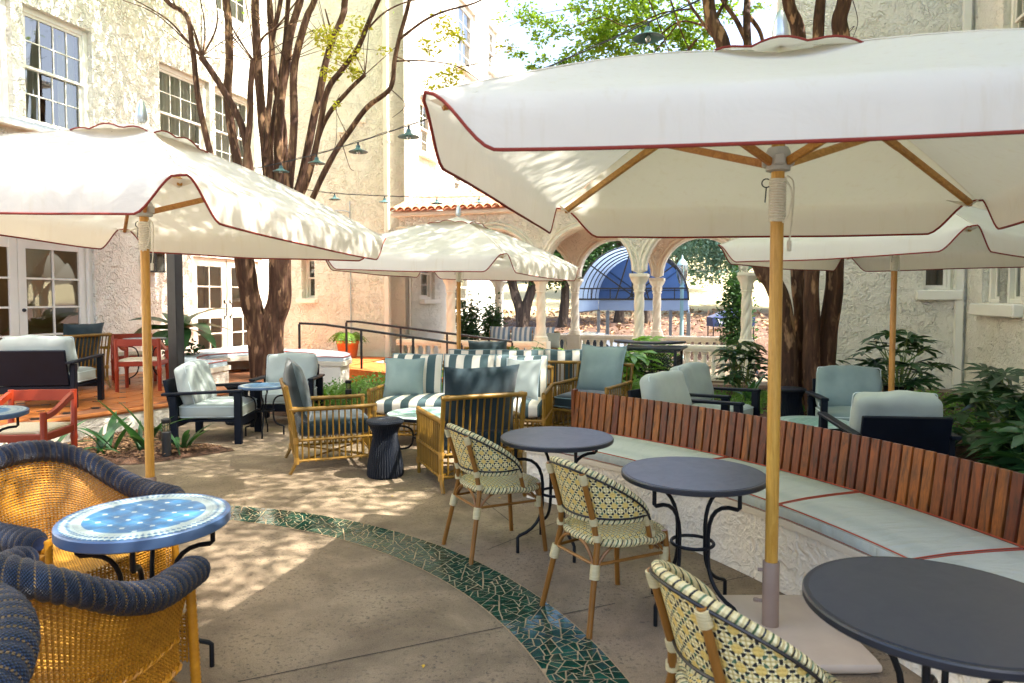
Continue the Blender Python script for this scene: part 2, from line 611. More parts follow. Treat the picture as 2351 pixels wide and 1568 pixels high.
# ------------------------------------------------------------------ material set
STUC = m_stucco('white_stucco', hx('f1e9d6'), hx('f7f2e4'))
STUC_LOW = m_stucco('seat_wall_stucco', hx('e4d9c4'), hx('f0e8d8'), .55, 1.7)
TRIM = M('cream_trim_paint', hx('ece6d6'), hx('f2ede0'), 3, rough=.5, bump=.1, bscale=30)
CAST = M('cast_stone', hx('efe9d8'), hx('e4dcc6'), 5, rough=.7, bump=.25, bscale=45)
CONC = m_concrete()
JOINT = M('joint_dirt', hx('3a322b'), rough=.95)
CAP = M('bench_cap', hx('d9cdb8'), hx('c9bca6'), 5, rough=.75, bump=.2, bscale=40)
GLASS = m_glass('window_glass')
DARKROOM = M('room_dark', hx('3a352e'), rough=.9)
CURT = m_fabric('curtain', hx('cfcabb'), hx('bdb7a6'), .15, vmap=2)
BLACKM = M('black_steel', hx('17181a'), hx('222326'), 8, rough=.42, bump=.05)
NAVY = M('navy_steel', hx('1a2233'), hx('222b3d'), 8, rough=.4, bump=.05)
TERRA = M('terracotta', hx('95501f'), hx('b87036'), 4, rough=.38, rv=.25, bump=.1, bscale=40)
TERRA_R = M('terracotta_roof', hx('b56a45'), hx('d39a74'), 6, rough=.8, rv=.25, bump=.2)
TERRA_G = M('terracotta_grout', hx('85532f'), hx('76492b'), 8, rough=.9)
INSET = M('dark_tile_inset', hx('2b2622'), rough=.35)
PAVER = M('brick_paver', hx('b0571f'), hx('cc7434'), 14, rough=.85, bump=.4, bscale=40)
SOIL = M('mulch', hx('3a281c'), hx('6b4a33'), 26, rough=.95, bump=1.0, bscale=55, bdist=.03)
GROUT = M('mosaic_grout', hx('ab9272'), hx('92795a'), 20, rough=.9, bump=.3, bscale=120)
METAL_W = M('galvanised', hx('b9c0c4'), hx('a3abb0'), 5, rough=.45, metal=.3)
GRASS_D = M('dry_slope', hx('6e5140'), hx('8a6a50'), 9, rough=.95, bump=.8, bscale=12, bdist=.08)
LEAFLIT = M('fallen_leaves', hx('7d5d43'), hx('b0906c'), 3, rough=.9)
ASPH = M('asphalt', hx('4a4a4c'), hx('5b5b5c'), 20, rough=.9, bump=.3, bscale=120)
BLUEFAB = m_fabric('awning_blue', hx('8ea6c9'), hx('9bb2d2'), .5, vmap=1.5)
LAWN = M('pale_grass', hx('b5a877'), hx('cfc596'), 5, rough=.95, bump=.5, bscale=40)

AX = R(16)
E1 = Vector((math.cos(AX), -math.sin(AX), 0))
E2 = Vector((math.sin(AX), math.cos(AX), 0))
RZ1 = -AX
RZ2 = pi / 2 - AX

def gnd(u, v, z=0.0):
    p = at(u, v, 1.0) - Vector((0, 0, CAM_H))
    t = (z - CAM_H) / p.z
    return Vector((p.x * t, p.y * t, z))

# ------------------------------------------------------------------ ground
def base_sheet():
    def fn(a, b):
        x = lerp(-160, 160, a); y = lerp(-60, 260, b)
        return (x, y, -1.02)
    mb = MB().grid(fn, 20, 20)
    tag(mb.build('ground', ASPH), kind='structure')
base_sheet()

BC = Vector((-2.87, 1.96, 0))       # centre of the paved circle, shared by the tile band and the bench

patio = MB()
patio.prism([(-8.6, -3), (9.2, -3), (9.2, 14.2), (4.6, 14.6), (-1.6, 16.6), (-5.6, 17.6), (-8.6, 12)], -1.0, 0.0)
patio = tag(patio.build('patio', CONC, smooth=False), kind='structure')
for a, b in (((546, 1566), (1412, 1386)), ((1480, 1372), (1800, 1306)), ((672, 1149), (745, 1117)), ((1120, 1262), (1330, 1178)), ((250, 1420), (420, 1380)), ((1180, 1205), (1010, 1068)), ((560, 1100), (800, 1060))):
    A = gnd(*a); B = gnd(*b)
    mb = MB()
    d = (B - A).normalized(); n = Vector((-d.y, d.x, 0))
    k = max(6, int((B - A).length / .12)); vs = []
    for i in range(k + 1):
        p = A.lerp(B, i / k); w = .003 + .0015 * mnoise.noise(p * 9); o = .003 * mnoise.noise(p * 5)
        vs += [p + n * (o + w) + Vector((0, 0, .002)), p + n * (o - w) + Vector((0, 0, .002))]
    mb.add(vs, [(2 * i, 2 * i + 1, 2 * i + 3, 2 * i + 2) for i in range(k)])
    mb.build('joint', JOINT, patio)

# broken-tile band -------------------------------------------------------------
RI, RO = 3.16, 3.49
mb = MB()
mb.grid(lambda a, b: (BC.x + lerp(RI, RO, b) * math.cos(lerp(R(-8), R(112), a)), BC.y + lerp(RI, RO, b) * math.sin(lerp(R(-8), R(112), a)), .004), 160, 2)
band = tag(mb.build('mosaic_band', GROUT), kind='structure')

def m_shard():
    t = NT('green_glazed_tile')
    co = t.coord('Object')
    oi = t.rand()
    c = t.ramp(oi, [(.0, hx('05231c')), (.35, hx('0a352b')), (.6, hx('072b28')), (.8, hx('114739')), (1.0, hx('062022'))])
    c = t.mix(t.ramp(t.noise(co, 18, 4), [(.4, 0.0), (.75, .5)]), c, hx('1f6550'))
    t.col(c); t.rough(t.math('MULTIPLY_ADD', oi, .14, .08))
    t.bump(t.noise(co, 9, 2), .06, .01)
    return t.m
SHARD = m_shard()

def clip(poly, px, py, nx, ny):
    out = []
    for i in range(len(poly)):
        a = poly[i]; b = poly[(i + 1) % len(poly)]
        da = (a[0] - px) * nx + (a[1] - py) * ny; db = (b[0] - px) * nx + (b[1] - py) * ny
        if da <= 0: out.append(a)
        if (da < 0 < db) or (db < 0 < da):
            t = da / (da - db); out.append((a[0] + (b[0] - a[0]) * t, a[1] + (b[1] - a[1]) * t))
    return out

def shards():
    # unrolled band: s along the arc, r across
    rr = random.Random(3)
    Rm = (RI + RO) / 2; L0, L1 = R(-4) * Rm, R(84) * Rm
    W = RO - RI
    def area(P): return .5 * abs(sum(P[i][0] * P[(i + 1) % len(P)][1] - P[(i + 1) % len(P)][0] * P[i][1] for i in range(len(P))))
    def split(P, out):
        A = area(P)
        if A < rr.uniform(.0014, .0048) or len(P) < 3: out.append(P); return
        # cut across the longest chord with a skewed line
        best = max(((a, b) for a in P for b in P), key=lambda q: (q[0][0] - q[1][0]) ** 2 + (q[0][1] - q[1][1]) ** 2)
        (ax, ay), (bx, by) = best
        th_ = math.atan2(by - ay, bx - ax) + rr.gauss(0, .42); t_ = rr.uniform(.36, .64)
        px_, py_ = ax + (bx - ax) * t_, ay + (by - ay) * t_
        nx, ny = math.cos(th_), math.sin(th_)
        for sg in (1, -1):
            Q = clip(P, px_, py_, nx * sg, ny * sg)
            if len(Q) >= 3 and area(Q) > 1e-5: split(Q, out)
    raw = []; s_ = L0; k0 = rr.uniform(-.06, .06)
    while s_ < L1:
        ln = rr.uniform(.16, .3); k1 = rr.uniform(-.07, .07)
        split([(s_ + k0, .004), (s_ + ln + k1, .004), (s_ + ln - k1, W - .004), (s_ - k0, W - .004)], raw)
        s_ += ln; k0 = k1
    cells = []
    for P in raw:
        Q = P
        cx_ = sum(p[0] for p in P) / len(P); cy_ = sum(p[1] for p in P) / len(P)
        for i in range(len(P)):
            a, b = P[i], P[(i + 1) % len(P)]
            ex, ey = b[0] - a[0], b[1] - a[1]; l_ = math.hypot(ex, ey)
            if l_ < 1e-6: continue
            nx, ny = ey / l_, -ex / l_
            if (cx_ - a[0]) * nx + (cy_ - a[1]) * ny > 0: nx, ny = -nx, -ny
            g = rr.uniform(.0024, .0042)
            Q = clip(Q, a[0] - nx * g, a[1] - ny * g, nx, ny)
            if len(Q) < 3: break
        if len(Q) >= 3 and area(Q) > .0002:
            if sum(Q[i][0] * Q[(i + 1) % len(Q)][1] - Q[(i + 1) % len(Q)][0] * Q[i][1] for i in range(len(Q))) < 0: Q = Q[::-1]
            cells.append(Q)
    rest = MB(); n = 0
    def w(p, z):
        rad = RO - p[1]; a = p[0] / Rm
        return Vector((BC.x + rad * math.cos(a), BC.y + rad * math.sin(a), z))
    cells.sort(key=lambda P: w(P[0], 0).length)
    for P in cells:
        c = w((sum(p[0] for p in P) / len(P), sum(p[1] for p in P) / len(P)), 0)
        m = len(P)
        tz = .0060 + rr.uniform(-.0006, .0006)
        tx, ty = rr.gauss(0, .008), rr.gauss(0, .008)
        top = []; bot = []
        for p in P:
            q = w(p, 0) - c
            top.append((q.x * .97, q.y * .97, tz + q.x * tx + q.y * ty)); bot.append((q.x, q.y, .003))
        vs = bot + top
        fs = [tuple(range(m, 2 * m))] + [(i, (i + 1) % m, m + (i + 1) % m, m + i) for i in range(m)]
        vis = c.y > .9
        if n < 290 and vis:
            MB().add(vs, fs).build('tile', SHARD, band, c, smooth=False); n += 1
        else:
            rest.add([Vector(v) + c for v in vs], fs)
    if rest.v:
        tag(rest.build('tile_field', SHARD, band, smooth=False), kind='stuff')
shards()

# ------------------------------------------------------------------ walls with openings
def wall_mesh(L, z0, z1, holes, th=.35):
    """front face at y=0 looking to -y; holes are (x0, x1, z0, z1)"""
    xs = sorted(set([0, L] + [h[0] for h in holes] + [h[1] for h in holes]))
    zs = sorted(set([z0, z1] + [h[2] for h in holes] + [h[3] for h in holes]))
    mb = MB()
    for i in range(len(xs) - 1):
        for j in range(len(zs) - 1):
            cx = (xs[i] + xs[i + 1]) / 2; cz = (zs[j] + zs[j + 1]) / 2
            if any(h[0] < cx < h[1] and h[2] < cz < h[3] for h in holes): continue
            a, b, c, d = xs[i], xs[i + 1], zs[j], zs[j + 1]
            mb.add([(a, 0, c), (b, 0, c), (b, 0, d), (a, 0, d)], [(0, 1, 2, 3)])
            mb.add([(a, th, c), (b, th, c), (b, th, d), (a, th, d)], [(3, 2, 1, 0)])
    for (a, b, c, d) in holes:
        mb.add([(a, 0, c), (b, 0, c), (b, th, c), (a, th, c)], [(0, 3, 2, 1)])
        mb.add([(a, 0, d), (b, 0, d), (b, th, d), (a, th, d)], [(0, 1, 2, 3)])
        mb.add([(a, 0, c), (a, 0, d), (a, th, d), (a, th, c)], [(0, 3, 2, 1)])
        mb.add([(b, 0, c), (b, 0, d), (b, th, d), (b, th, c)], [(0, 1, 2, 3)])
    mb.add([(0, 0, z1), (L, 0, z1), (L, th, z1), (0, th, z1)], [(0, 1, 2, 3)])
    mb.add([(0, 0, z0), (0, 0, z1), (0, th, z1), (0, th, z0)], [(0, 3, 2, 1)])
    mb.add([(L, 0, z0), (L, 0, z1), (L, th, z1), (L, th, z0)], [(0, 1, 2, 3)])
    return mb

def curtain_mesh(x0, x1, z0, z1, y, amp=.035, per=.11):
    n = max(8, int((x1 - x0) / per * 8))
    mb = MB()
    def fn(a, b):
        x = lerp(x0, x1, a)
        return (x, y + amp * math.sin(2 * pi * x / per + 1.3 * mnoise.noise(Vector((x * 4, 0, 0)))) * (.6 + .4 * b), lerp(z0, z1, b))
    return mb.grid(fn, n, 6)

def window(par, x0, x1, z0, z1, cols=4, rows=2, y=.09, sill=True, curtain=1, name='window', casing=.09):
    """a double-hung window in the opening x0..x1, z0..z1 of a wall whose face is y = 0"""
    fr = MB(); c = casing
    fr.box(((x0 + c / 2), y + .05, (z0 + z1) / 2), (c, .1, z1 - z0), bev=.008)
    fr.box(((x1 - c / 2), y + .05, (z0 + z1) / 2), (c, .1, z1 - z0), bev=.008)
    fr.box(((x0 + x1) / 2, y + .051, z1 - c / 2), (x1 - x0 - 2 * c, .1, c), bev=.008)
    fr.box(((x0 + x1) / 2, y + .052, z0 + c * .35), (x1 - x0 - 2 * c, .1, c * .7), bev=.008)
    w = fr.build(name, TRIM, par)
    gx0, gx1, gz0, gz1 = x0 + c, x1 - c, z0 + c * .7, z1 - c
    zm = (gz0 + gz1) / 2
    for k, (a, b, yy) in enumerate(((zm - .015, gz1, y + .045), (gz0, zm + .025, y + .085))):
        sh = MB(); t = .04
        sh.box((gx0 + t / 2, yy, (a + b) / 2), (t, .03, b - a)); sh.box((gx1 - t / 2, yy, (a + b) / 2), (t, .03, b - a))
        sh.box(((gx0 + gx1) / 2, yy, a + t / 2), (gx1 - gx0 - 2 * t, .031, t)); sh.box(((gx0 + gx1) / 2, yy, b - t / 2), (gx1 - gx0 - 2 * t, .031, t))
        for i in range(1, cols):
            x = lerp(gx0 + t, gx1 - t, i / cols); sh.box((x, yy, (a + b) / 2), (.016, .022, b - a - 2 * t))
        for j in range(1, rows):
            z = lerp(a + t, b - t, j / rows); sh.box(((gx0 + gx1) / 2, yy, z), (gx1 - gx0 - 2 * t, .021, .016))
        sh.build('sash', TRIM, w)
        for i in range(cols):
            for j in range(rows):
                xa = lerp(gx0 + t, gx1 - t, i / cols) + .004; xb = lerp(gx0 + t, gx1 - t, (i + 1) / cols) - .004
                za = lerp(a + t, b - t, j / rows) + .004; zb = lerp(a + t, b - t, (j + 1) / rows) - .004
                q = rnd.uniform(-.002, .002); q2 = rnd.uniform(-.002, .002)
                MB().add([(xa, yy + .004 + q, za), (xb, yy + .004 + q2, za), (xb, yy + .004 - q, zb), (xa, yy + .004 - q2, zb)], [(0, 1, 2, 3)]).build('pane', GLASS, w, smooth=False)
    if curtain:
        wd = gx1 - gx0
        spans = [(gx0 - .02, gx1 + .02)] if curtain == 2 else [(gx0 - .03, gx0 + wd * .38), (gx1 - wd * .3, gx1 + .03)]
        for (a, b) in spans: curtain_mesh(a, b, gz0 - .05, gz1 + .05, y + .24).build('curtain', CURT, w)
    rm = MB()
    a, b, cc, d, e, g = x0 - .3, x1 + .3, z0 - .4, z1 + .3, y + .27, y + 1.9
    rm.add([(a, e, cc), (b, e, cc), (b, g, cc), (a, g, cc), (a, e, d), (b, e, d), (b, g, d), (a, g, d)], [(0, 1, 2, 3), (4, 7, 6, 5), (3, 2, 6, 7), (0, 3, 7, 4), (1, 5, 6, 2)])
    rm.build('room', DARKROOM, w, smooth=False)
    if sill:
        s = MB().box(((x0 + x1) / 2, -.02, z0 - .055), (x1 - x0 + .18, .22, .11), bev=.012)
        s.build('sill', TRIM, w)
    return w

def glazed_leaf(par, x0, x1, z0, z1, cols, rowz, y, stile=.11, kick=None, handle=None):
    """a door leaf; rowz lists the (bottom, top) of each row of panes"""
    d = MB()
    d.box((x0 + stile / 2, y, (z0 + z1) / 2), (stile, .045, z1 - z0), bev=.004)
    d.box((x1 - stile / 2, y, (z0 + z1) / 2), (stile, .045, z1 - z0), bev=.004)
    ed = [z0] + [q for r in rowz for q in r] + [z1]
    for i in range(0, len(ed), 2):
        a, b = ed[i], ed[i + 1]
        if b - a > .001: d.box(((x0 + x1) / 2, y + .001, (a + b) / 2), (x1 - x0 - 2 * stile, .04 if b - a > .05 else .03, b - a))
    for (a, b) in rowz:
        for i in range(1, cols):
            x = lerp(x0 + stile, x1 - stile, i / cols); d.box((x, y + .0005, (a + b) / 2), (.026, .03, b - a))
    o = d.build('door', TRIM, par)
    for (a, b) in rowz:
        for i in range(cols):
            xa = lerp(x0 + stile, x1 - stile, i / cols) + .012; xb = lerp(x0 + stile, x1 - stile, (i + 1) / cols) - .012
            q = rnd.uniform(-.002, .002)
            MB().add([(xa, y + .004 + q, a), (xb, y + .004 - q, a), (xb, y + .004 + q, b), (xa, y + .004, b)], [(0, 1, 2, 3)]).build('pane', GLASS, o, smooth=False)
    if kick: MB().box(((x0 + x1) / 2, y - .026, (z0 + kick) / 2), (x1 - x0 - .03, .008, kick - z0 - .02)).build('kick_plate', M('bronze_plate', hx('4a3c30'), rough=.4, metal=.5), o)
    if handle:
        hxp, hz = handle
        h = MB().tube(spline([(hxp, y - .02, hz - .17), (hxp, y - .07, hz - .12), (hxp, y - .075, hz), (hxp, y - .07, hz + .12), (hxp, y - .02, hz + .17)], 5), .011, 8)
        h.box((hxp, y - .026, hz + .17), (.05, .01, .07), bev=.004); h.box((hxp, y - .026, hz - .17), (.05, .01, .07), bev=.004)
        h.build('door_handle', BLACKM, o)
    return o

# left wing ------------------------------------------------------------------
LW0 = Vector((-10.54 + .287 * 2.0, 2.0, 0))
def ls(Y): return (Y - 2.0) / .961                # distance along the left wing for a depth Y
leftw = thing('hotel_wing', 'white stucco wing along the terrace with French doors and tall windows', 'building', LW0, RZ2)
lh = [(ls(10.80), ls(11.98), 4.33, 6.12), (ls(9.42), ls(10.62), 4.33, 6.12), (ls(13.42), ls(14.74), 4.33, 6.12), (ls(14.9), ls(16.15), 4.33, 6.12),
      (ls(15.0), ls(16.2), 7.75, 9.5), (ls(13.3), ls(14.6), 7.75, 9.5),
      (ls(9.42), ls(11.92), .30, 2.72), (ls(14.15), ls(16.35), .30, 2.56)]
wall_mesh(ls(17.1), -.6, 12.4, lh).build('wall', STUC, leftw, smooth=False)
for i, h in enumerate(lh[:6]): window(leftw, *h, cols=4, rows=2, curtain=1 if i in (0, 1) else 2, sill=False)
MB().box(((ls(9.3) + ls(12.1)) / 2, -.04, 4.25), (ls(12.1) - ls(9.3), .18, .13), bev=.015).build('sill', TRIM, leftw)
MB().box(((ls(13.3) + ls(16.25)) / 2, -.04, 4.25), (ls(16.25) - ls(13.3), .18, .13), bev=.015).build('sill', TRIM, leftw)
# French doors on the terrace
def door_frame(par, x0, x1, z0, z1, y):
    f = MB()
    f.box((x0 + .04, y, (z0 + z1) / 2), (.08, .14, z1 - z0)); f.box((x1 - .04, y, (z0 + z1) / 2), (.08, .14, z1 - z0))
    f.box(((x0 + x1) / 2, y, z1 - .04), (x1 - x0 - .16, .14, .08))
    return f.build('door_frame', TRIM, par)
xa, xm, xb = ls(9.42), ls(10.68), ls(11.92)
door_frame(leftw, xa, xb, .30, 2.72, .12)
rows4 = [(.62, 1.03), (1.06, 1.47), (1.50, 1.92), (1.95, 2.4)]
glazed_leaf(leftw, xa + .085, xm - .006, .33, 2.63, 2, rows4, .12, .13, .56)
glazed_leaf(leftw, xm + .006, xb - .085, .33, 2.63, 2, rows4, .12, .13, .56)
MB().lathe([(0, 0), (.028, .005), (.03, .02), (.018, .04), (0, .045)], 10, (0, 0, 0)).build('door_knob', BLACKM, leftw, (xm + .07, .1, 1.44)).rotation_euler = (pi / 2, 0, 0)
xa, xm, xb = ls(14.15), ls(15.25), ls(16.35)
door_frame(leftw, xa, xb, .30, 2.56, .10)
rows5 = [(.55, .86), (.89, 1.2), (1.42, 1.86), (1.89, 2.3)]
glazed_leaf(leftw, xa + .085, xm - .014, .33, 2.47, 2, rows5, .10, .15, None, (xm - .09, 1.38))
glazed_leaf(leftw, xm + .014, xb - .085, .33, 2.47, 2, rows5, .10, .15, None, (xm + .09, 1.38))
for (a, b, zt) in ((ls(9.2), ls(12.2), 2.9), (ls(13.9), ls(16.6), 2.75)):
    rm = MB()
    rm.add([(a, .36, .3), (b, .36, .3), (b, 3.4, .3), (a, 3.4, .3), (a, .36, zt), (b, .36, zt), (b, 3.4, zt), (a, 3.4, zt)], [(0, 1, 2, 3), (4, 7, 6, 5), (3, 2, 6, 7), (0, 3, 7, 4), (1, 5, 6, 2)])
    rm.build('lobby_room', M('lobby_wall', hx('6e5d49'), rough=.8), leftw, smooth=False)
LAMPW = NT('warm_bulb'); LAMPW.b.inputs['Emission Color'].default_value = (1, .72, .36, 1); LAMPW.b.inputs['Emission Strength'].default_value = 7.0
for (x, yy, z) in ((ls(10.2), 2.2, 2.3), (ls(11.2), 2.6, 2.1), (ls(14.9), 3.2, 2.05), (ls(15.9), 3.2, 2.05)):
    MB().lathe([(.0, -.09), (.07, -.08), (.10, .02), (.05, .09), (0, .1)], 14, (x, yy, z)).build('room_lamp', LAMPW.m, leftw)
# wall lantern
lan = thing('wall_lantern', 'black glass wall lantern on the stucco between the doors', 'lantern', LW0 + E2 * ls(13.1) + Vector((math.cos(AX) * .13, -math.sin(AX) * .13, 2.3)), RZ2)
f = MB()
for sx in (-1, 1):
    for sy in (-1, 1): f.box((sx * .1, sy * .1, 0), (.016, .016, .34))
f.box((0, 0, .18), (.24, .24, .02)); f.box((0, 0, -.18), (.24, .24, .02)); f.box((0, .12, 0), (.05, .03, .2))
f.build('frame', BLACKM, lan)
for a in range(4): MB().add([(-.095, -.1, -.17), (.095, -.1, -.17), (.095, -.1, .17), (-.095, -.1, .17)], [(0, 1, 2, 3)]).build('pane', GLASS, lan, rz=a * pi / 2, smooth=False)

# centre wing (the wall the ramp runs along) ------------------------------------
CW0 = Vector((-5.67, 17.0, 0))
cw = thing('hotel_wing', 'tall plain stucco wall behind the ramp railings with a drainpipe', 'building', CW0, RZ1)
LC = 3.34
ch = [(.62, .98, 1.62, 2.62), (1.2, 1.9, 4.5, 6.2), (1.2, 1.9, 7.8, 9.5)]
wall_mesh(LC, -.6, 12.4, ch[:1]).build('wall', STUC, cw, smooth=False)
window(cw, *ch[0], cols=1, rows=1, y=.18, curtain=0, casing=.05)
MB().box((LC - .42, -.06, 6.0), (.11, .1, 12.0), bev=.01).box((LC - .42, -.065, 2.2), (.15, .09, .05)).box((LC - .42, -.065, 5.2), (.15, .09, .05)).box((LC - .42, -.065, 8.2), (.15, .09, .05)).build('drainpipe', TRIM, cw)
MB().tube([(1.95, -.02, .6), (1.95, -.02, 3.9)], .012, 6).tube(spline([(1.95, -.03, 3.5), (1.95, -.05, 3.62), (1.9, -.12, 3.66), (1.6, -.14, 3.68), (1.3, -.14, 3.68)], 5), .014, 6).build('conduit', METAL_W, cw)
for (x, z) in ((1.75, 5.55), (2.3, 5.75)):
    MB().box((x, -.05, z), (.16, .1, .11)).box((x, -.1, z - .04), (.17, .04, .05)).build('vent', TRIM, cw)

# gable wing whose sunlit side leads back to the arcade -----------------------
GW0 = CW0 + E1 * LC
def gs(Y): return (Y - GW0.y) / .961
gw = thing('hotel_wing', 'sunlit white stucco wing running back behind the arcade roof', 'building', GW0, RZ2)
gh = [(gs(16.95), gs(17.85), 5.15, 6.5), (gs(16.95), gs(17.8), 1.6, 2.9), (gs(19.5), gs(20.95), 8.1, 9.95), (gs(22.1), gs(23.0), 8.8, 10.2), (gs(19.15), gs(20.05), 4.5, 5.3), (gs(19.1), gs(20.6), 1.2, 2.7)]
wall_mesh(gs(23.6), -.6, 12.6, gh).build('wall', STUC, gw, smooth=False)
for h in gh: window(gw, *h, cols=2, rows=2 if h[3] - h[2] > 1 else 1, curtain=2)
MB().box((.2, -.03, 6), (.02, .02, 12)).build('corner_bead', TRIM, gw)

# right wings -----------------------------------------------------------------
RW0 = Vector((4.95, 13.22, 0))
rw = thing('hotel_wing', 'shaded stucco wall behind the right tree with a small sash window', 'building', RW0, RZ1)
LR = 3.2
rh = [(2.52, 3.0, 1.78, 2.75)]
wall_mesh(LR, -.6, 9.75, rh).build('wall', STUC, rw, smooth=False)
window(rw, *rh[0], cols=1, rows=1, y=.15, casing=.06, curtain=0, sill=False)
MB().box((2.76, -.05, 1.68), (.72, .16, .17), bev=.012).build('sill', TRIM, rw)
window_hi = MB().box((2.75, .0, 5.6), (.8, .06, .7), bev=.02).build('recess_panel', TRIM, rw)
MB().box((LR - .12, -.05, 4.5), (.13, .09, 9.6), bev=.01).build('drainpipe', TRIM, rw)
for (x, z) in ((1.35, 5.7), (1.35 - .62, 5.6)):
    MB().box((x, -.06, z), (.2, .12, .13)).box((x, -.12, z - .05), (.21, .05, .06)).build('vent', TRIM, rw)
FW0 = RW0 + E1 * LR
fw = thing('hotel_wing', 'stucco wall at the right edge with paired white sash windows', 'building', FW0, RZ2 + pi)
fh = [(.75, 1.5, 1.55, 2.95), (1.5, 2.25, 1.55, 2.95), (1.3, 2.2, 5.0, 6.8), (4.6, 5.6, 1.5, 3.0), (7.5, 8.5, 1.5, 3.0), (4.6, 5.6, 5.0, 6.8), (7.5, 8.5, 5.0, 6.8)]
wall_mesh(15.0, -.6, 9.75, fh).build('wall', STUC, fw, smooth=False)
for h in fh: window(fw, *h, cols=3, rows=1, curtain=2, sill=False, y=.1)
MB().box((1.5, -.04, 1.44), (1.75, .2, .2), bev=.02).build('sill', TRIM, fw)
MB().box((4.0, .3, 9.8), (22.2, .9, .14), bev=.02).build('cornice', TRIM, fw)
# body behind the right wings so that the block is solid to the light
MB().add([(-.4, .36, -.6), (15, .36, -.6), (15, 9, -.6), (-.4, 9, -.6), (-.4, .36, 9.7), (15, .36, 9.7), (15, 9, 9.7), (-.4, 9, 9.7)], [(4, 5, 6, 7), (2, 3, 7, 6), (0, 4, 7, 3), (1, 2, 6, 5)]).build('roof', CAST, fw, smooth=False)

# ------------------------------------------------------------------ terrace, ramp, railings
edge = spline([(x, y, 0) for x, y in ((-6.3, 4.9), (-5.75, 6.3), (-5.3, 7.27), (-4.93, 8.0), (-4.5, 8.68), (-4.28, 9.3), (-4.05, 10.3), (-3.6, 11.6), (-3.3, 12.8), (-3.35, 13.55))], 5)
TZ = .28
poly = [(p.x, p.y) for p in edge] + [(-2.55, 16.0), (-5.6, 16.95), (-7.5, 10.5), (-8.9, 5.6), (-8.2, 4.4)]
ter = MB().prism(poly, -.3, TZ - .012)
ter = tag(ter.build('terrace', STUC_LOW, smooth=False), kind='structure')
MB().add([(x, y, TZ - .011) for (x, y) in poly], [tuple(range(len(poly)))]).build('grout_bed', TERRA_G, ter, smooth=False)
n_nose = len(edge)
MB().tube([p + Vector((0, 0, TZ - .022)) for p in edge], .03, 8).build('nosing', TERRA, ter)
def inside(x, y, P):
    c = False; j = len(P) - 1
    for i in range(len(P)):
        if (P[i][1] > y) != (P[j][1] > y) and x < (P[j][0] - P[i][0]) * (y - P[i][1]) / (P[j][1] - P[i][1]) + P[i][0]: c = not c
        j = i
    return c
TS = .40
def tile_mesh():
    mb = MB(); h = TS / 2 - .005; k = .07
    o = [(h - k, -h), (h, -h + k), (h, h - k), (h - k, h), (-h + k, h), (-h, h - k), (-h, -h + k), (-h + k, -h)]
    n = 8
    vs = [(x, y, -.01) for x, y in o] + [(x * .985, y * .985, .004) for x, y in o]
    return mb.add(vs, [tuple(range(n, 2 * n))] + [(i, (i + 1) % n, n + (i + 1) % n, n + i) for i in range(n)]).mesh('tile', TERRA, False)
tm = tile_mesh()
im = MB().box((0, 0, -.003), (.082, .082, .014), Matrix.Rotation(pi / 4, 3, 'Z')).mesh('inset', INSET, False)
org = Vector((-5.2, 7.5, TZ)); nt = 0
for i in range(-10, 10):
    for j in range(-8, 24):
        c = org + E1 * (i * TS) + E2 * (j * TS)
        if c.y / max(.1, -c.x) < 1.30 or c.y > 15.4: continue
        ok = all(inside(c.x + dx, c.y + dy, poly) for dx in (-.16, .16) for dy in (-.16, .16))
        if ok and (c - Vector((-4.35, 11.9, TZ))).length > 1.3 and not (c.x > -5.6 and c.y > 13.7):
            obj('tile', tm, ter, c, RZ1); nt += 1
            q = c + (E1 + E2) * TS / 2
            if inside(q.x, q.y, poly): obj('inset', im, ter, q, RZ1)
tag(MB().prism([(-3.3, 13.6), (-2.75, 15.75), (-5.45, 16.6), (-5.3, 14.2)], TZ - .02, TZ + .009).build('bounce_landing', PAVER, smooth=False), kind='structure')  # sheet added in strong orange to bounce warm light onto the plain wall
# ramp
P0, P1 = Vector((-3.35, 13.5, 0)), Vector((.3, 12.55, 0))
d = (P1 - P0).normalized(); n = Vector((-d.y, d.x, 0))
mb = MB()
q0, q1, q2, q3 = P0, P1, P1 + n * 1.35, P0 + n * 1.35
mb.add([(*q0.xy, -.1), (*q1.xy, -.1), (*q2.xy, -.1), (*q3.xy, -.1), (*q0.xy, TZ - .004), (*q1.xy, .006), (*q2.xy, .006), (*q3.xy, TZ - .004)], [(4, 5, 6, 7), (0, 1, 5, 4), (2, 3, 7, 6), (1, 2, 6, 5)])
tag(mb.build('ramp', PAVER, smooth=False), kind='structure')
def railing(name, label, pts, posts):
    t = thing(name, label, 'railing', (*pts[0].xy, 0))
    o = Vector((*pts[0].xy, 0))
    b = MB()
    for i in range(len(pts) - 1): b.bar(pts[i] - o, pts[i + 1] - o, .045, .045, .006)
    b.build('handrail', BLACKM, t)
    b = MB()
    for i in range(len(pts) - 1): b.bar(pts[i] - o - Vector((0, 0, .28)), pts[i + 1] - o - Vector((0, 0, .28)), .02, .03)
    for (s, zb) in posts:
        k = s * (len(pts) - 1); i = min(int(k), len(pts) - 2)
        p = pts[i].lerp(pts[i + 1], k - i) - o
        MB().box((p.x, p.y, (p.z + zb) / 2 - .01), (.04, .04, p.z - zb - .02)).build('post', BLACKM, t)
railing('ramp_railing', 'black steel ramp railing nearest the round stone bench', [at(687, 742, 14.0), at(745, 745, 13.85), at(1060, 790, 13.0)], [(0.0, .2), (.64, .1), (.83, .03), (1.0, 0)])
railing('ramp_railing', 'black steel ramp railing closest to the tall plain wall', [at(795, 738, 15.1), at(818, 738, 15.05), at(1176, 784, 13.95)], [(0.0, .25), (.65, .14), (.8, .06), (.93, .02), (1.0, 0)])

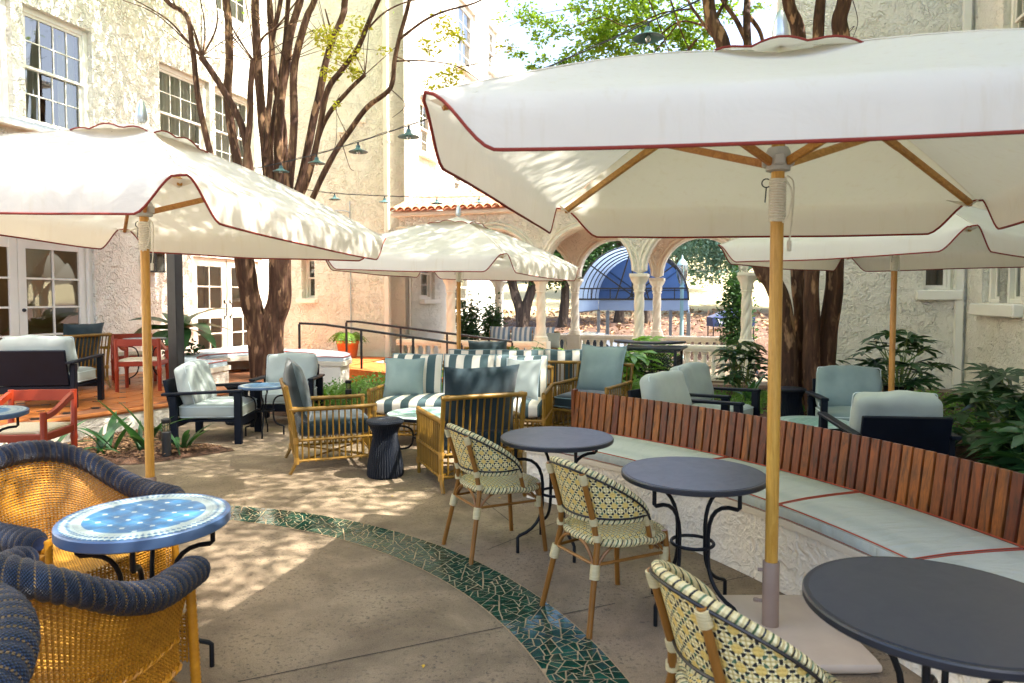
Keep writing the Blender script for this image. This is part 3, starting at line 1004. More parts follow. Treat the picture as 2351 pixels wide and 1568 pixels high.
# terrace roof on a black post ------------------------------------------------
pr = thing('terrace_roof', 'lean-to metal terrace roof carried by a square black post', 'roof', (-4.73, 9.8, TZ), RZ2)
MB().box((0, 0, 1.5), (.15, .15, 3.0), bev=.006).box((0, 0, .01), (.26, .26, .02)).build('post', BLACKM, pr)
MB().box((0.6, 0, 3.07), (3.6, .12, .14)).build('beam', BLACKM, pr)
def roofp(a, b): return (lerp(-1.2, 2.4, a), lerp(-.12, 2.45, b), lerp(3.16, 3.92, b))
b = MB().grid(roofp, 2, 2); b.build('roof_sheet', METAL_W, pr)
b = MB()
for i in range(10):
    a = i / 9; b.bar(Vector(roofp(a, 0)) + Vector((0, 0, .012)), Vector(roofp(a, 1)) + Vector((0, 0, .012)), .02, .03)
b.build('seam', METAL_W, pr)

# ------------------------------------------------------------------ round stone bench about the left tree
RCX, RCY, RR_ = -4.35, 11.9, 1.55
rb = thing('round_bench', 'round white stucco planter bench with grey cushions about the left tree', 'bench', (RCX, RCY, 0))
A0, A1 = R(-12), R(262)
MB().lathe([(RR_ - .62, .0), (RR_ - .03, .0), (RR_ - .03, .47), (RR_ - .62, .47)], 60, (0, 0, .02), A0, A1).build('wall', STUC_LOW, rb)
MB().lathe([(RR_ - .66, .49), (RR_ + .02, .49), (RR_ + .02, .56), (RR_ - .66, .56), (RR_ - .66, .49)], 60, (0, 0, .005), A0 - R(1), A1 + R(1)).build('cap', CAP, rb)
PIPE = M('rust_piping', hx('a8402a'), rough=.7)
CUSHB = m_fabric('grey_blue_cushion', hx('a9b6bd'), hx('b8c3c8'), wr=.5)
for (a, b) in ((A0 + R(1), A0 + R(92)), (A0 + R(93.5), A0 + R(180)), (A0 + R(181.5), A1 - R(1))):
    cu = MB().lathe([(RR_ - .60, .568), (RR_ - .01, .568), (RR_ + .005, .60), (RR_ - .02, .645), (RR_ - .3, .655), (RR_ - .58, .645), (RR_ - .615, .6), (RR_ - .60, .568)], 30, (0, 0, 0), a, b).build('cushion', CUSHB, rb)
    p = MB()
    for (rr2, z) in ((RR_ + .0, .64), (RR_ - .60, .64)): p.tube([(rr2 * math.cos(lerp(a, b, i / 30)), rr2 * math.sin(lerp(a, b, i / 30)), z) for i in range(31)], .008, 6)
    for aa in (a, b): p.tube([((RR_ - .60 * k) * math.cos(aa), (RR_ - .60 * k) * math.sin(aa), .643) for k in (0, .5, 1)], .008, 6)
    p.build('piping', PIPE, cu)

def soil_patch(name, poly, h=.06, z=.004, sub=24):
    xs = [p[0] for p in poly]; ys = [p[1] for p in poly]
    x0, x1, y0, y1 = min(xs), max(xs), min(ys), max(ys)
    # fan from centroid with rings, heaped toward the middle
    cx, cy = sum(xs) / len(xs), sum(ys) / len(ys)
    pts = []
    m = len(poly)
    for i in range(m):
        a = Vector((*poly[i], 0)); b = Vector((*poly[(i + 1) % m], 0))
        k = max(2, int((b - a).length / .18))
        for j in range(k): pts.append(a.lerp(b, j / k))
    n = len(pts); K = sub
    mb = MB(); vs = []
    c = Vector((cx, cy, 0))
    for k in range(K + 1):
        t = 1 - k / K
        for p in pts:
            q = c.lerp(p, t)
            hz = h * smooth01((1 - t) * 4) * (1 + .5 * mnoise.noise(q * 2.1)) + (.018 * mnoise.noise(q * 14) if k else 0)
            vs.append((q.x, q.y, z + max(0, hz)))
    fs = [(k * n + i, k * n + (i + 1) % n, (k + 1) * n + (i + 1) % n, (k + 1) * n + i) for k in range(K) for i in range(n)]
    return tag(mb.add(vs, fs).build(name, SOIL), kind='structure')
soil_patch('soil_bed', [(-5.2, 6.7), (-4.55, 6.55), (-3.6, 6.75), (-2.95, 7.35), (-3.05, 7.5), (-3.75, 7.5), (-4.3, 8.55), (-4.55, 8.5), (-4.95, 7.85)], .05)
soil_patch('soil_bed', [(-3.3, 9.6), (-2.6, 9.3), (-1.9, 9.6), (-1.3, 10.5), (.2, 11.9), (.2, 12.3), (-3.1, 13.2), (-3.2, 12.0), (-3.9, 10.4)], .1)
soil_patch('soil_bed', [(2.72, 2.0), (9, 0.5), (8.2, 9.8), (7.4, 12.1), (4.9, 12.9), (2.7, 13.2), (2.6, 10.6), (3.0, 9.3), (4.4, 8.9), (5.1, 7.4), (4.4, 6.0), (2.75, 5.2), (3.0, 4.0)], .08)

# ------------------------------------------------------------------ arcade
AC = R(18)
a1 = Vector((math.cos(AC), -math.sin(AC), 0)); a2 = Vector((math.sin(AC), math.cos(AC), 0))
BAY = 2.05
F0 = Vector((-1.34, 15.3, 0)) - a1 * BAY      # local x = 0 at the hidden column beyond the white wall
HB, HS, HT = .72, 2.12, 3.42
def column_meshes():
    base = MB().lathe([(.16, 0), (.16, .05), (.145, .055), (.15, .08), (.135, .105), (.12, .12), (.12, .15)], 20).mesh('base', CAST)
    def sh(a, b):
        th = a * 2 * pi; z = lerp(.15, 1.05, b)
        r = .082 + .026 * abs(math.cos(2.0 * th - b * 9.0)) ** .7
        r *= 1 - .06 * b
        return (r * math.cos(th), r * math.sin(th), z)
    shaft = MB().grid(sh, 42, 40, closed_u=True).mesh('shaft', CAST)
    def cp(a, b):
        th = a * 2 * pi; z = lerp(1.05, 1.33, b)
        fl = .095 + .075 * b ** 1.8
        lf = .022 * max(0, math.cos(8 * th)) * math.sin(pi * min(1, b * 2.0)) + .026 * max(0, math.cos(4 * th + pi / 4 * 0)) * smooth01((b - .45) * 3)
        nz = .006 * mnoise.noise(Vector((math.cos(th) * 9, math.sin(th) * 9, z * 40)))
        r = fl + lf + nz
        return (r * math.cos(th), r * math.sin(th), z)
    cap = MB().lathe([(.115, 1.03), (.118, 1.05), (.105, 1.06)], 20).grid(cp, 48, 14, closed_u=True).box((0, 0, 1.365), (.36, .36, .07), bev=.01).mesh('capital', CAST)
    return base, shaft, cap
CB, CS, CCP = column_meshes()
bal_mesh = MB().lathe([(.055, 0), (.055, .035), (.038, .045), (.032, .07), (.046, .14), (.05, .2), (.042, .3), (.034, .36), (.04, .385), (.034, .4), (.046, .41), (.055, .425), (.055, .46)], 12).mesh('baluster', CAST)

def arcade(name, label, org, nb, open_bays, clip0=0.0):
    t = thing(name, label, 'arcade', org, -AC)
    w = MB(); th = .28; r = BAY / 2 - .14
    prof = []
    K = 18
    for b in range(nb):
        cx = (b + .5) * BAY
        prof.append((b * BAY + 0.0 if b else 0.0, HS))
        for k in range(K + 1):
            a = pi - pi * k / K
            prof.append((cx + r * math.cos(a), HS + .06 + r * math.sin(a)))
    prof.append((nb * BAY, HS))
    prof = [p for p in prof if p[0] >= clip0]
    n = len(prof)
    vs = []
    for (x, z) in prof: vs += [(x, -th / 2, z), (x, -th / 2, HT), (x, th / 2, z), (x, th / 2, HT)]
    fs = []
    for i in range(n - 1):
        o, q = 4 * i, 4 * i + 4
        fs += [(o, q, q + 1, o + 1), (o + 2, o + 3, q + 3, q + 2), (o, o + 2, q + 2, q), (o + 1, q + 1, q + 3, o + 3)]
    fs += [(0, 1, 3, 2), (4 * n - 4, 4 * n - 2, 4 * n - 1, 4 * n - 3)]
    w.add(vs, fs).build('wall', STUC, t, smooth=False)
    for b in range(nb):
        cx = (b + .5) * BAY
        for (rr3, ra) in ((r + .05, .035), (r + .14, .022)):
            for sgn in (-1,):
                pts = [(cx + rr3 * math.cos(pi - pi * k / 28), sgn * th / 2, HS + .06 + rr3 * math.sin(pi - pi * k / 28)) for k in range(29)]
                pts = [p for p in pts if p[0] >= clip0]
                if len(pts) > 3: MB().tube(pts, ra, 8).build('arch_moulding', CAST, t)
    MB().box(((nb * BAY + clip0) / 2, -.03, HT + .05), (nb * BAY - clip0 + .1, .42, .1), bev=.02).build('cornice', CAST, t)
    for c in range(nb + 1):
        x = c * BAY
        if x < clip0: continue
        for nm, me in (('base', CB), ('shaft', CS), ('capital', CCP)):
            obj('column_' + nm, me, t, (x, 0, HB))
        MB().box((x, 0, HB / 2), (.34, .34, HB - .002), bev=.01).build('pedestal', CAST, t)
    for b in range(nb):
        if b in open_bays: continue
        x0, x1 = b * BAY + .17, (b + 1) * BAY - .17
        if x0 < clip0: x0 = clip0
        MB().box(((x0 + x1) / 2, 0, HB - .06), (x1 - x0, .22, .1), bev=.02).box(((x0 + x1) / 2, 0, HB - .125), (x1 - x0, .17, .03)).build('rail', CAST, t)
        MB().box(((x0 + x1) / 2, 0, .06), (x1 - x0, .2, .12), bev=.01).build('plinth', CAST, t)
        m = int((x1 - x0) / .17)
        for i in range(m): obj('baluster', bal_mesh, t, (lerp(x0, x1, (i + .5) / m), 0, .12))
    return t
fa = arcade('arcade', 'cream arcade of twisted columns facing the courtyard under the tiled roof', F0, 4, (2,), .75)
ra_ = arcade('arcade', 'second row of cream twisted columns looking out to the drive', F0 + a2 * 3.2 + a1 * .0, 4, (), .1)
# roof of barrel tiles between the two rows
RFT = thing('tiled_roof', 'terracotta barrel tile roof over the arcade', 'roof', F0 + Vector((0, 0, HT + .1)), -AC)
def tile_half():
    def fn(a, b):
        th = pi * a; r = lerp(.085, .07, b)
        return (r * math.cos(th), b * .42, r * math.sin(th) * .9 + b * .02)
    def fi(a, b):
        th = pi * a; r = lerp(.07, .056, b)
        return (r * math.cos(th), b * .42, r * math.sin(th) * .9 + b * .02)
    mb = MB().grid(fn, 8, 1); mb.grid(fi, 8, 1)
    mb.add([(.085 * math.cos(pi * k / 8), 0, .0765 * math.sin(pi * k / 8)) for k in range(9)] + [(.07 * math.cos(pi * k / 8), 0, .063 * math.sin(pi * k / 8)) for k in range(9)], [(k, k + 1, 10 + k, 9 + k) for k in range(8)])
    return mb
TH = tile_half(); THM = TH.mesh('roof_tile', TERRA_R)
SL = .34
MB().add([(.75, -.3, -.0), (8.3, -.3, 0), (8.3, 1.7, 2.0 * SL), (.75, 1.7, 2.0 * SL), (8.3, 3.5, .05), (.75, 3.5, .05)], [(0, 1, 2, 3), (3, 2, 4, 5)]).build('roof_deck', TERRA_R, RFT, smooth=False)
far = MB()
for i in range(41):
    for j in range(6):
        loc = Vector((.85 + i * .183, -.38 + j * .34, .01 + (j * .34) * SL))
        if i < 17:
            o = obj('roof_tile', THM, RFT, loc); o.rotation_euler = (math.atan(SL), 0, rnd.uniform(-.03, .03))
        else:
            m4 = Matrix.Translation(loc) @ Matrix.Rotation(math.atan(SL), 4, 'X')
            far.add([m4 @ Vector(v) for v in TH.v], TH.f)
tag(far.build('roof_tile_field', TERRA_R, RFT), kind='stuff')
# loggia floor
tag(MB().box((F0 + a1 * 4.1 + a2 * 1.6) + Vector((0, 0, -.47)), (8.4, 3.6, 1.0), Matrix.Rotation(-AC, 3, 'Z')).build('loggia_floor', CONC, smooth=False), kind='structure')

# ------------------------------------------------------------------ drive and slope beyond
def hill_z(x, y):
    t = max(0, y - 25.0 + .12 * x)
    return -.9 + 1.15 * smooth01(t / 2.2) + .075 * max(0, t - 1) + .03 * max(0, t - 16) + .12 * mnoise.noise(Vector((x * .3, y * .3, 0)))
def m_slope():
    t = NT('leafy_slope')
    co = t.coord('Object')
    lv = t.voro(co, 3.4, 'F1', 'Distance'); lv2 = t.voro(co, 9, 'F1', 'Distance')
    sp = t.math('MULTIPLY', t.ramp(lv2, [(.2, 1.0), (.35, 0.0)]), t.ramp(t.noise(co, .9, 4), [(.4, 0.0), (.62, 1.0)]))
    c = t.ramp(t.noise(co, 2.2, 6), [(.3, hx('4a3529')), (.7, hx('6f5341'))])
    c = t.mix(t.math('MULTIPLY', sp, .8), c, hx('a58e74'))
    y = t.sep(co)[1]
    g = t.ramp(t.math('MULTIPLY_ADD', t.math('ADD', y, t.math('MULTIPLY', t.noise(co, .35, 3), 9.0)), .1, -3.6), [(.0, 0.0), (.5, 1.0)])
    c = t.mix(g, c, t.ramp(t.noise(co, 6, 4), [(.3, hx('a5976c')), (.7, hx('c6b88c'))]))
    t.col(c); t.rough(.95)
    t.bump(t.noise(co, 8, 5), .9, .1)
    return t.m
tag(MB().grid(lambda a, b: (lerp(-70, 80, a), lerp(22.5, 140, b * b), hill_z(lerp(-70, 80, a), lerp(22.5, 140, b * b))), 80, 60).build('hillside', m_slope()), kind='structure')
# ------------------------------------------------------------------ soft things
def rbox(w, d, h, r, puff=0.0, n=8, wob=.0, seed=0.0):
    """a soft box: rounded edges, cushioned faces"""
    hx_, hy, hz = w / 2, d / 2, h / 2
    r = min(r, hx_ * .98, hy * .98, hz * .98)
    mb = MB(); idx = {}
    def sp(i, half):
        t = 2 * i / n - 1
        return math.copysign(abs(t) ** .75, t) * half
    def vert(p):
        core = [max(-(a - r), min(a - r, q)) for q, a in zip(p, (hx_, hy, hz))]
        o = Vector([q - c for q, c in zip(p, core)])
        v = Vector(core) + (o.normalized() * r if o.length > 1e-9 else o)
        fx, fy, fz = v.x / hx_, v.y / hy, v.z / hz
        k = puff * max(0, (1 - fx * fx)) * max(0, (1 - fy * fy)) * (1 if fz > 0 else -.4) * min(1, abs(fz) * 1.2)
        v.z += k
        v.y += puff * .5 * max(0, 1 - fx * fx) * max(0, 1 - fz * fz) * fy
        v.x += puff * .5 * max(0, 1 - fy * fy) * max(0, 1 - fz * fz) * fx
        if wob: v += Vector((mnoise.noise(v * 6 + Vector((seed, 0, 0))), mnoise.noise(v * 6 + Vector((0, seed, 3))), mnoise.noise(v * 6 + Vector((5, 0, seed))))) * wob
        key = tuple(round(q, 5) for q in p)
        if key not in idx:
            idx[key] = len(mb.v); mb.v.append(tuple(v))
        return idx[key]
    H = (hx_, hy, hz)
    for ax in range(3):
        o = [q for q in range(3) if q != ax]
        for sg in (-1, 1):
            for i in range(n):
                for j in range(n):
                    l = []
                    for (a, b) in ((i, j), (i + 1, j), (i + 1, j + 1), (i, j + 1)):
                        p = [0, 0, 0]; p[ax] = sg * H[ax]; p[o[0]] = sp(a, H[o[0]]); p[o[1]] = sp(b, H[o[1]])
                        l.append(vert(p))
                    flip = (sg > 0) == (ax == 1)
                    mb.f.append(tuple(reversed(l)) if flip else tuple(l))
    return mb

def pillow(w, h, t, pinch=.07, n=18, wob=.012, seed=0.0, p=2.4):
    """a knife-edge pillow standing in the x-z plane, y is its thickness; returns mesh data and its edge loop"""
    mb = MB()
    def pos(a, b, sg):
        fx, fz = 2 * a - 1, 2 * b - 1
        x = w / 2 * fx * (1 - pinch * (1 - fz * fz)); z = h / 2 * fz * (1 - pinch * (1 - fx * fx))
        k = ((1 - abs(fx) ** p) * (1 - abs(fz) ** p))
        y = sg * t / 2 * max(0, k) ** .55
        q = Vector((x, y, z))
        e = 1 - max(abs(fx), abs(fz)) ** 4
        q.y += wob * e * mnoise.noise(Vector((x * 7 + seed, sg * 3, z * 7)))
        q.z += wob * .7 * (1 - fx * fx) * mnoise.noise(Vector((x * 5 + seed, 0, 9)))
        return q
    for sg in (-1, 1): mb.grid((lambda a, b, s=sg: pos(a, b, s)) if sg < 0 else (lambda a, b, s=sg: pos(1 - a, b, s)), n, n)
    loop = []
    for i in range(n): loop.append(pos(i / n, 0, 1))
    for i in range(n): loop.append(pos(1, i / n, 1))
    for i in range(n): loop.append(pos(1 - i / n, 1, 1))
    for i in range(n): loop.append(pos(0, 1 - i / n, 1))
    return mb, loop

def put(o, loc, rx=0.0, ry=0.0, rz=0.0):
    o.location = loc; o.rotation_euler = (rx, ry, rz); return o

# fabrics and frames
RATT = M('golden_rattan', hx('6f5012'), hx('8f6a20'), 9, stretch=(1, 1, .5), rough=.42, rv=.14, bump=.15, bscale=60)
RATT_B = M('rattan_binding', hx('8a6420'), hx('a47a34'), 30, rough=.5, bump=.5, bscale=140)
VELV = m_fabric('teal_velvet', hx('14262b'), hx('20343a'), rough=.75, wr=.6, vmap=5)
VELV.node_tree.nodes['Principled BSDF'].inputs['Sheen Weight'].default_value = .5
SEAF = m_fabric('seafoam_linen', hx('7d8f8b'), hx('8b9c97'), rough=.92, wr=.5)
MIST = m_fabric('pale_mist_canvas', hx('9ba39d'), hx('a9b0aa'), rough=.92, wr=.5)
STRX = m_stripe('striped_cushion_x', hx('4e6062'), hx('dfd7c6'), .19, 'X')
STR_S = m_stripe('narrow_stripe', hx('8ea2b4'), hx('f2efe8'), .12, 'X')
CORD_T = M('cushion_cord', hx('7f9698'), rough=.9)
CORD_P = M('pale_cord', hx('c6d2d2'), rough=.9)

def cushion(par, name, w, d, h, loc, mat, cord=None, rx=0.0, puff=.03, seed=0.0, rz=0.0):
    c = rbox(w, d, h, min(.05, h * .38), puff, 10, .006, seed).build(name, mat, par)
    put(c, loc, rx, 0, rz)
    if cord:
        r = .05
        def loop(z):
            pts = []
            for (sx, sy, a0) in ((1, -1, -90), (1, 1, 0), (-1, 1, 90), (-1, -1, 180)):
                for k in range(5):
                    a = R(a0 + 22.5 * k); pts.append((sx * (w / 2 - r) + r * math.cos(a) * 1.0, sy * (d / 2 - r) + r * math.sin(a), z))
            return pts
        MB().tube(loop(h * .33), .006, 6, closed=True).tube(loop(-h * .33), .006, 6, closed=True).build('piping', cord, c)
    return c

def back_pillow(par, name, w, h, t, loc, rx, mat, cord=None, seed=0.0, rz=0.0, p=2.4, pinch=.07):
    mb, loop = pillow(w, h, t, pinch, 18, .014, seed, p)
    c = mb.build(name, mat, par)
    put(c, loc, rx, 0, rz)
    if cord: MB().tube(loop, .007, 6, closed=True).build('piping', cord, c)
    return c

# ------------------------------------------------------------------ rattan seating
def rattan(label, cat, loc, rz, W=.72, D=.76, group=None, name='rattan_armchair', hb=.84, cord=CORD_T):
    t = thing(name, label, cat, loc, rz, group)
    x, y = W / 2, D / 2
    za, zs, zl = .60, .31, .12
    def rear(z):  # y of the raked back post at height z
        return y - .04 + (max(0, z - .25) ** 1.4) * .20
    for s in (-1, 1):
        MB().tube([(s * x, -y, 0), (s * x, -y, .3), (s * x, -y, za + .015)], [.016, .019, .019], 10).build('leg', RATT, t)
        MB().tube([(s * x, y + .02, 0)] + [(s * x, rear(z), z) for z in (.12, .3, .45, .6, .72, hb)], [.016, .019, .019, .019, .02, .02, .02], 10).build('leg', RATT, t)
        MB().tube([(s * x, -y - .02, za), (s * x, -y * .3, za - .004), (s * x, rear(za) + .015, za)], .021, 10).build('arm', RATT, t)
    b = MB()
    for s in (-1, 1):
        b.tube([(s * x, -y, zl), (s * x, rear(zl), zl)], .013, 8).tube([(s * x, -y, zs), (s * x, rear(zs), zs)], .014, 8)
    b.tube([(-x, -y, zl), (x, -y, zl)], .013, 8).tube([(-x, -y, zs), (x, -y, zs)], .016, 8)
    b.tube([(-x, rear(zl), zl), (x, rear(zl), zl)], .013, 8).tube([(-x, rear(zs), zs), (x, rear(zs), zs)], .014, 8)
    b.tube([(-x * .95, -y * .9, zl), (x * .95, y * .85, zl + .015)], .01, 6).tube([(x * .95, -y * .9, zl), (-x * .95, y * .85, zl - .01)], .01, 6)
    b.build('rails', RATT, t)
    MB().tube([(-x - .02, rear(hb), hb), (0, rear(hb) + .012, hb + .004), (x + .02, rear(hb), hb)], .021, 10).build('top_rail', RATT, t)
    ms = MB().tube([(0, 0, zl), (0, 0, za)], .0085, 6, cap=False).mesh('spindle', RATT)
    n = max(6, int(D / .058))
    for s in (-1, 1):
        for i in range(1, n):
            obj('spindle', ms, t, (s * x, lerp(-y, rear(.3), i / n), 0))
    mbk = MB().tube([(0, rear(z), z) for z in (zl, .3, .45, .6, .72, hb)], .0085, 6, cap=False).mesh('spindle', RATT)
    n = int(W / .056)
    for i in range(1, n): obj('spindle', mbk, t, (lerp(-x, x, i / n), 0, 0))
    mf = MB().tube([(0, 0, zl), (0, 0, zs)], .0085, 6, cap=False).mesh('spindle', RATT)
    for i in range(1, n): obj('spindle', mf, t, (lerp(-x, x, i / n), -y, 0))
    bd = MB()
    def wrap(p, q, r=.026): bd.tube([p, Vector(p).lerp(Vector(q), .5), q], [r * .92, r, r * .92], 8)
    for s in (-1, 1):
        for z in (zl, zs):
            wrap((s * x, -y, z - .03), (s * x, -y, z + .03)); wrap((s * x, rear(z), z - .03), (s * x, rear(z), z + .03))
        wrap((s * x, -y, za - .05), (s * x, -y, za - .005)); wrap((s * x, rear(za) - .06, za), (s * x, rear(za) - .01, za))
        wrap((s * (x - .05), rear(hb), hb), (s * (x - .005), rear(hb), hb))
    # lashing along the seat and lower rails
    m = int(W / .035)
    for zz, yy in ((zs, -y), (zl, -y), (zs, rear(zs)), (zl, rear(zl))):
        pts = [(lerp(-x, x, i / m), yy + (.016 if i % 2 else -.016), zz + (.012 if i % 2 else -.012)) for i in range(m + 1)]
        bd.tube(pts, .0045, 4, cap=False)
    m = int(D / .035)
    for s in (-1, 1):
        for zz in (zs, zl):
            bd.tube([(s * x + (.016 if i % 2 else -.016), lerp(-y, rear(.3), i / m), zz + (.012 if i % 2 else -.012)) for i in range(m + 1)], .0045, 4, cap=False)
    tag(bd.build('binding', RATT_B, t), kind='stuff')
    return t

def rattan_chair(label, loc, f, back_mat=VELV, seat_mat=VELV, group='rattan armchairs with cushions', cord=None, bh=.62, bw=.66, bt=.21, brz=0.0):
    t = rattan(label, 'armchair', loc, face(*f), group=group, hb=.80)
    cushion(t, 'seat_cushion', .66, .68, .15, (0, -.02, .40), seat_mat, cord, seed=loc[0] * 3)
    back_pillow(t, 'back_cushion', bw, bh, bt, (0, .30, .475 + bh * .42), R(-13), back_mat, cord, seed=loc[0], rz=brz)
    return t

ra1 = rattan_chair('golden rattan armchair with teal velvet cushions turned towards the mosaic lounge table', (-1.80, 6.83, 0), (.93, .36))
ra2 = rattan_chair('golden rattan armchair seen from behind next to the cream woven chair', (-.39, 6.22, 0), (-.38, .92), bw=.68, bh=.64)
ra3 = rattan_chair('rattan armchair behind the striped sofas with one dark teal cushion showing', (-.35, 11.2, 0), (.15, -.99), bh=.5)
ra4 = rattan_chair('rattan armchair with big pale seafoam pillow beside the white dimpled planter', (.95, 8.35, 0), (-.5, -.86), back_mat=SEAF, cord=CORD_T, bw=.66, bh=.62, brz=-.2)
ra5 = rattan_chair('rattan armchair with dark pillow against the French doors', (-6.55, 10.25, TZ + .004), (-.93, .36), bh=.56, bw=.64)

def sofa(label, loc, rz, W, group):
    t = rattan(label, 'sofa', loc, rz, W=W, D=.82, group=group, name='rattan_sofa', hb=.80)
    k = 3; w = (W - .06) / k
    cushion(t, 'seat_cushion', W - .08, .74, .16, (0, -.03, .41), STRX, None, seed=1.2)
    for i in range(k):
        back_pillow(t, 'back_cushion', w * .98, .52, .2, ((i - 1) * w, .27 + .03 * (i % 2), .70), R(-12), STRX, CORD_T, seed=i * 4.1, p=3.2, pinch=.03)
    return t
SOF_RZ = R(-9)
so1 = sofa('rattan sofa with wide grey and cream striped cushions facing the camera', (-.56, 7.95, 0), SOF_RZ, 1.95, 'striped rattan sofas')
so2 = sofa('second striped rattan sofa standing back to back behind the first', (.12, 9.42, 0), SOF_RZ + pi + .12, 1.95, 'striped rattan sofas')
def throw(label, loc, rz, rx, w=.46, h=.44, mat=SEAF, cord=CORD_T, seed=0.0):
    mb, loop = pillow(w, h, .16, .08, 18, .016, seed)
    o = mb.build('throw_pillow', mat)
    put(o, loc, rx, 0, rz)
    MB().tube(loop, .006, 6, closed=True).build('piping', cord, o)
    tag(o, label, 'pillow', 'loose pillows on the striped sofa')
    return o
sd = Matrix.Rotation(SOF_RZ, 3, 'Z')
throw('grey seafoam pillow leaning on the left end of the striped sofa', Vector((-.56, 7.95, 0)) + sd @ Vector((-.72, .06, .70)), SOF_RZ + .1, R(-16), .47, .46, seed=2.0)
throw('pale mist pillow leaning on the right end of the striped sofa', Vector((-.56, 7.95, 0)) + sd @ Vector((.68, .02, .71)), SOF_RZ - .3, R(-15), .44, .46, MIST, CORD_P, seed=5.0)

# ------------------------------------------------------------------ navy aluminium armchairs
NAVYF = M('navy_frame', hx('070d18'), hx('0a121f'), 6, spec=.2, rough=.45, bump=.04, bscale=90)
def navy_chair(label, loc, f, W=.78, D=.80, mats=None, group='navy framed armchairs with pale cushions', name='navy_armchair', cat='armchair', pill=None):
    t = thing(name, label, cat, loc, face(*f), group)
    x, y = W / 2, D / 2
    mat = mats or MIST
    for s in (-1, 1):
        MB().box((s * (x - .03), -y + .04, .29), (.06, .08, .58), bev=.006).build('leg', NAVYF, t)
        MB().box((s * (x - .03), y - .06, .27), (.06, .08, .54), bev=.006).build('leg', NAVYF, t)
        MB().bar((s * (x - .03), -y - .01, .595), (s * (x - .03), y + .06, .56), .075, .03, .006).build('arm', NAVYF, t)
    MB().box((0, -y + .06, .23), (W - .12, .05, .09), bev=.005).box((0, y - .06, .23), (W - .12, .05, .09), bev=.005).box((0, 0, .255), (W - .12, D - .2, .02)).build('seat_frame', NAVYF, t)
    rot = Matrix.Rotation(R(-12), 3, 'X')
    MB().box((0, y + .01, .50), (W - .13, .035, .44), rot, bev=.006).build('back_panel', NAVYF, t)
    cushion(t, 'seat_cushion', W - .14, D - .12, .17, (0, -.03, .355), mat, CORD_P, seed=loc[0])
    c = rbox(W - .15, .19, .44, .055, .035, 14, .02, loc[1] * 3).build('back_cushion', mat, t)
    put(c, (0, y - .17, .64), R(-14), 0, 0)
    pw, ph = (W - .15) / 2 + .004, .222
    MB().tube([(sx * (pw - .03 + .03 * math.cos(R(a))), -.052, sz * (ph - .03) + .03 * math.sin(R(a)) * 1.0) for (sx, sz, aa) in ((1, 1, (0, 30, 60, 90)), (-1, 1, (90, 60, 30, 0)), (-1, -1, (0, -30, -60, -90)), (1, -1, (-90, -60, -30, 0))) for a in aa], .005, 6, closed=True).build('piping', CORD_P, c)
    return t
navy_chair('navy framed armchair seen from its side in front of the round stone bench', (-3.43, 8.05, 0), (.995, .06))
navy_chair('navy framed armchair behind the small blue mosaic side table', (-2.95, 9.15, 0), (.1, -.99))
navy_chair('navy framed armchair on the tiled terrace showing its dark back', (-5.83, 8.75, TZ + .004), (-.12, .99), W=.95)
navy_chair('pale cushioned navy armchair just behind the left end of the slatted bench', (1.70, 6.75, 0), (.72, -.69))
navy_chair('navy armchair nearest the balustrade behind the slatted bench', (2.22, 7.75, 0), (.72, -.69))
navy_chair('navy armchair with creased cushion in front of the right tree', (3.62, 7.35, 0), (-.22, -.97), mats=SEAF)
navy_chair('navy armchair showing its dark back above the slatted bench', (3.08, 5.75, 0), (.12, .99))

# ------------------------------------------------------------------ tables
def arc_leg(r_top, z_top, r_ring, z_ring, r_foot):
    pts = [(r_top, 0, z_top), (r_top, 0, z_top - .09)]
    pts += [tuple(p) for p in bez((r_top - .012, 0, z_top - .1), (r_ring - .02, 0, z_top - .09), (r_ring, 0, z_ring), 7)]
    pts += [tuple(p) for p in bez((r_ring, 0, z_ring - .01), (r_ring - .015, 0, z_ring * .42), (r_foot - .012, 0, .11), 7)]
    pts += [(r_foot, 0, .10), (r_foot, 0, 0)]
    return pts

def bistro_table(name, label, cat, loc, rz, dia, h, top_mat, rim_mat, leg_mat, nleg=4, top_t=.028, group=None, ring=.10):
    t = thing(name, label, cat, loc, rz, group)
    r = dia / 2
    MB().lathe([(0, h - top_t), (r - .005, h - top_t), (r, h - top_t + .005), (r, h - .006), (r - .005, h - .001), (r - .02, h - .0015)], 72).build('rim', rim_mat, t)
    MB().lathe([(r - .019, h - .012), (r - .019, h), (0, h + .0005)], 72, cap=False).build('top', top_mat, t)
    lm = MB().tube(arc_leg(r * .78, h - top_t, ring, h * .5, r * .74), .0105, 8).mesh('leg', leg_mat)
    for i in range(nleg): obj('leg', lm, t, (0, 0, 0), 2 * pi * i / nleg)
    MB().tube([((ring + .006) * math.cos(2 * pi * i / 28), (ring + .006) * math.sin(2 * pi * i / 28), h * .5) for i in range(28)], .009, 8, closed=True).build('ring', leg_mat, t)
    return t
def m_top():
    t = NT('charcoal_table_top')
    co = t.coord('Object')
    n = t.noise(co, 3.5, 6, .65, .8)
    t.col(t.ramp(n, [(.3, hx('262d3b')), (.7, hx('2a313f'))]))
    t.rough(t.ramp(t.noise(co, 9, 5, .7, 1.0), [(.3, .30), (.7, .37)]))
    t.b.inputs['Specular IOR Level'].default_value = .65
    t.bump(t.noise(co, 320, 2), .06, .002)
    return t.m
TOPD = m_top()
RIMD = M('charcoal_rim', hx('1c2028'), hx('242933'), 6, rough=.32)
LEGD = M('navy_black_iron', hx('0c0e13'), hx('12151b'), 10, spec=.25, rough=.45, bump=.1, bscale=120)
G_T = 'charcoal bistro tables along the bench'
bistro_table('bistro_table', 'round charcoal bistro table farthest along the slatted bench', 'table', (.29, 4.47, 0), .35, .73, .73, TOPD, RIMD, LEGD, group=G_T)
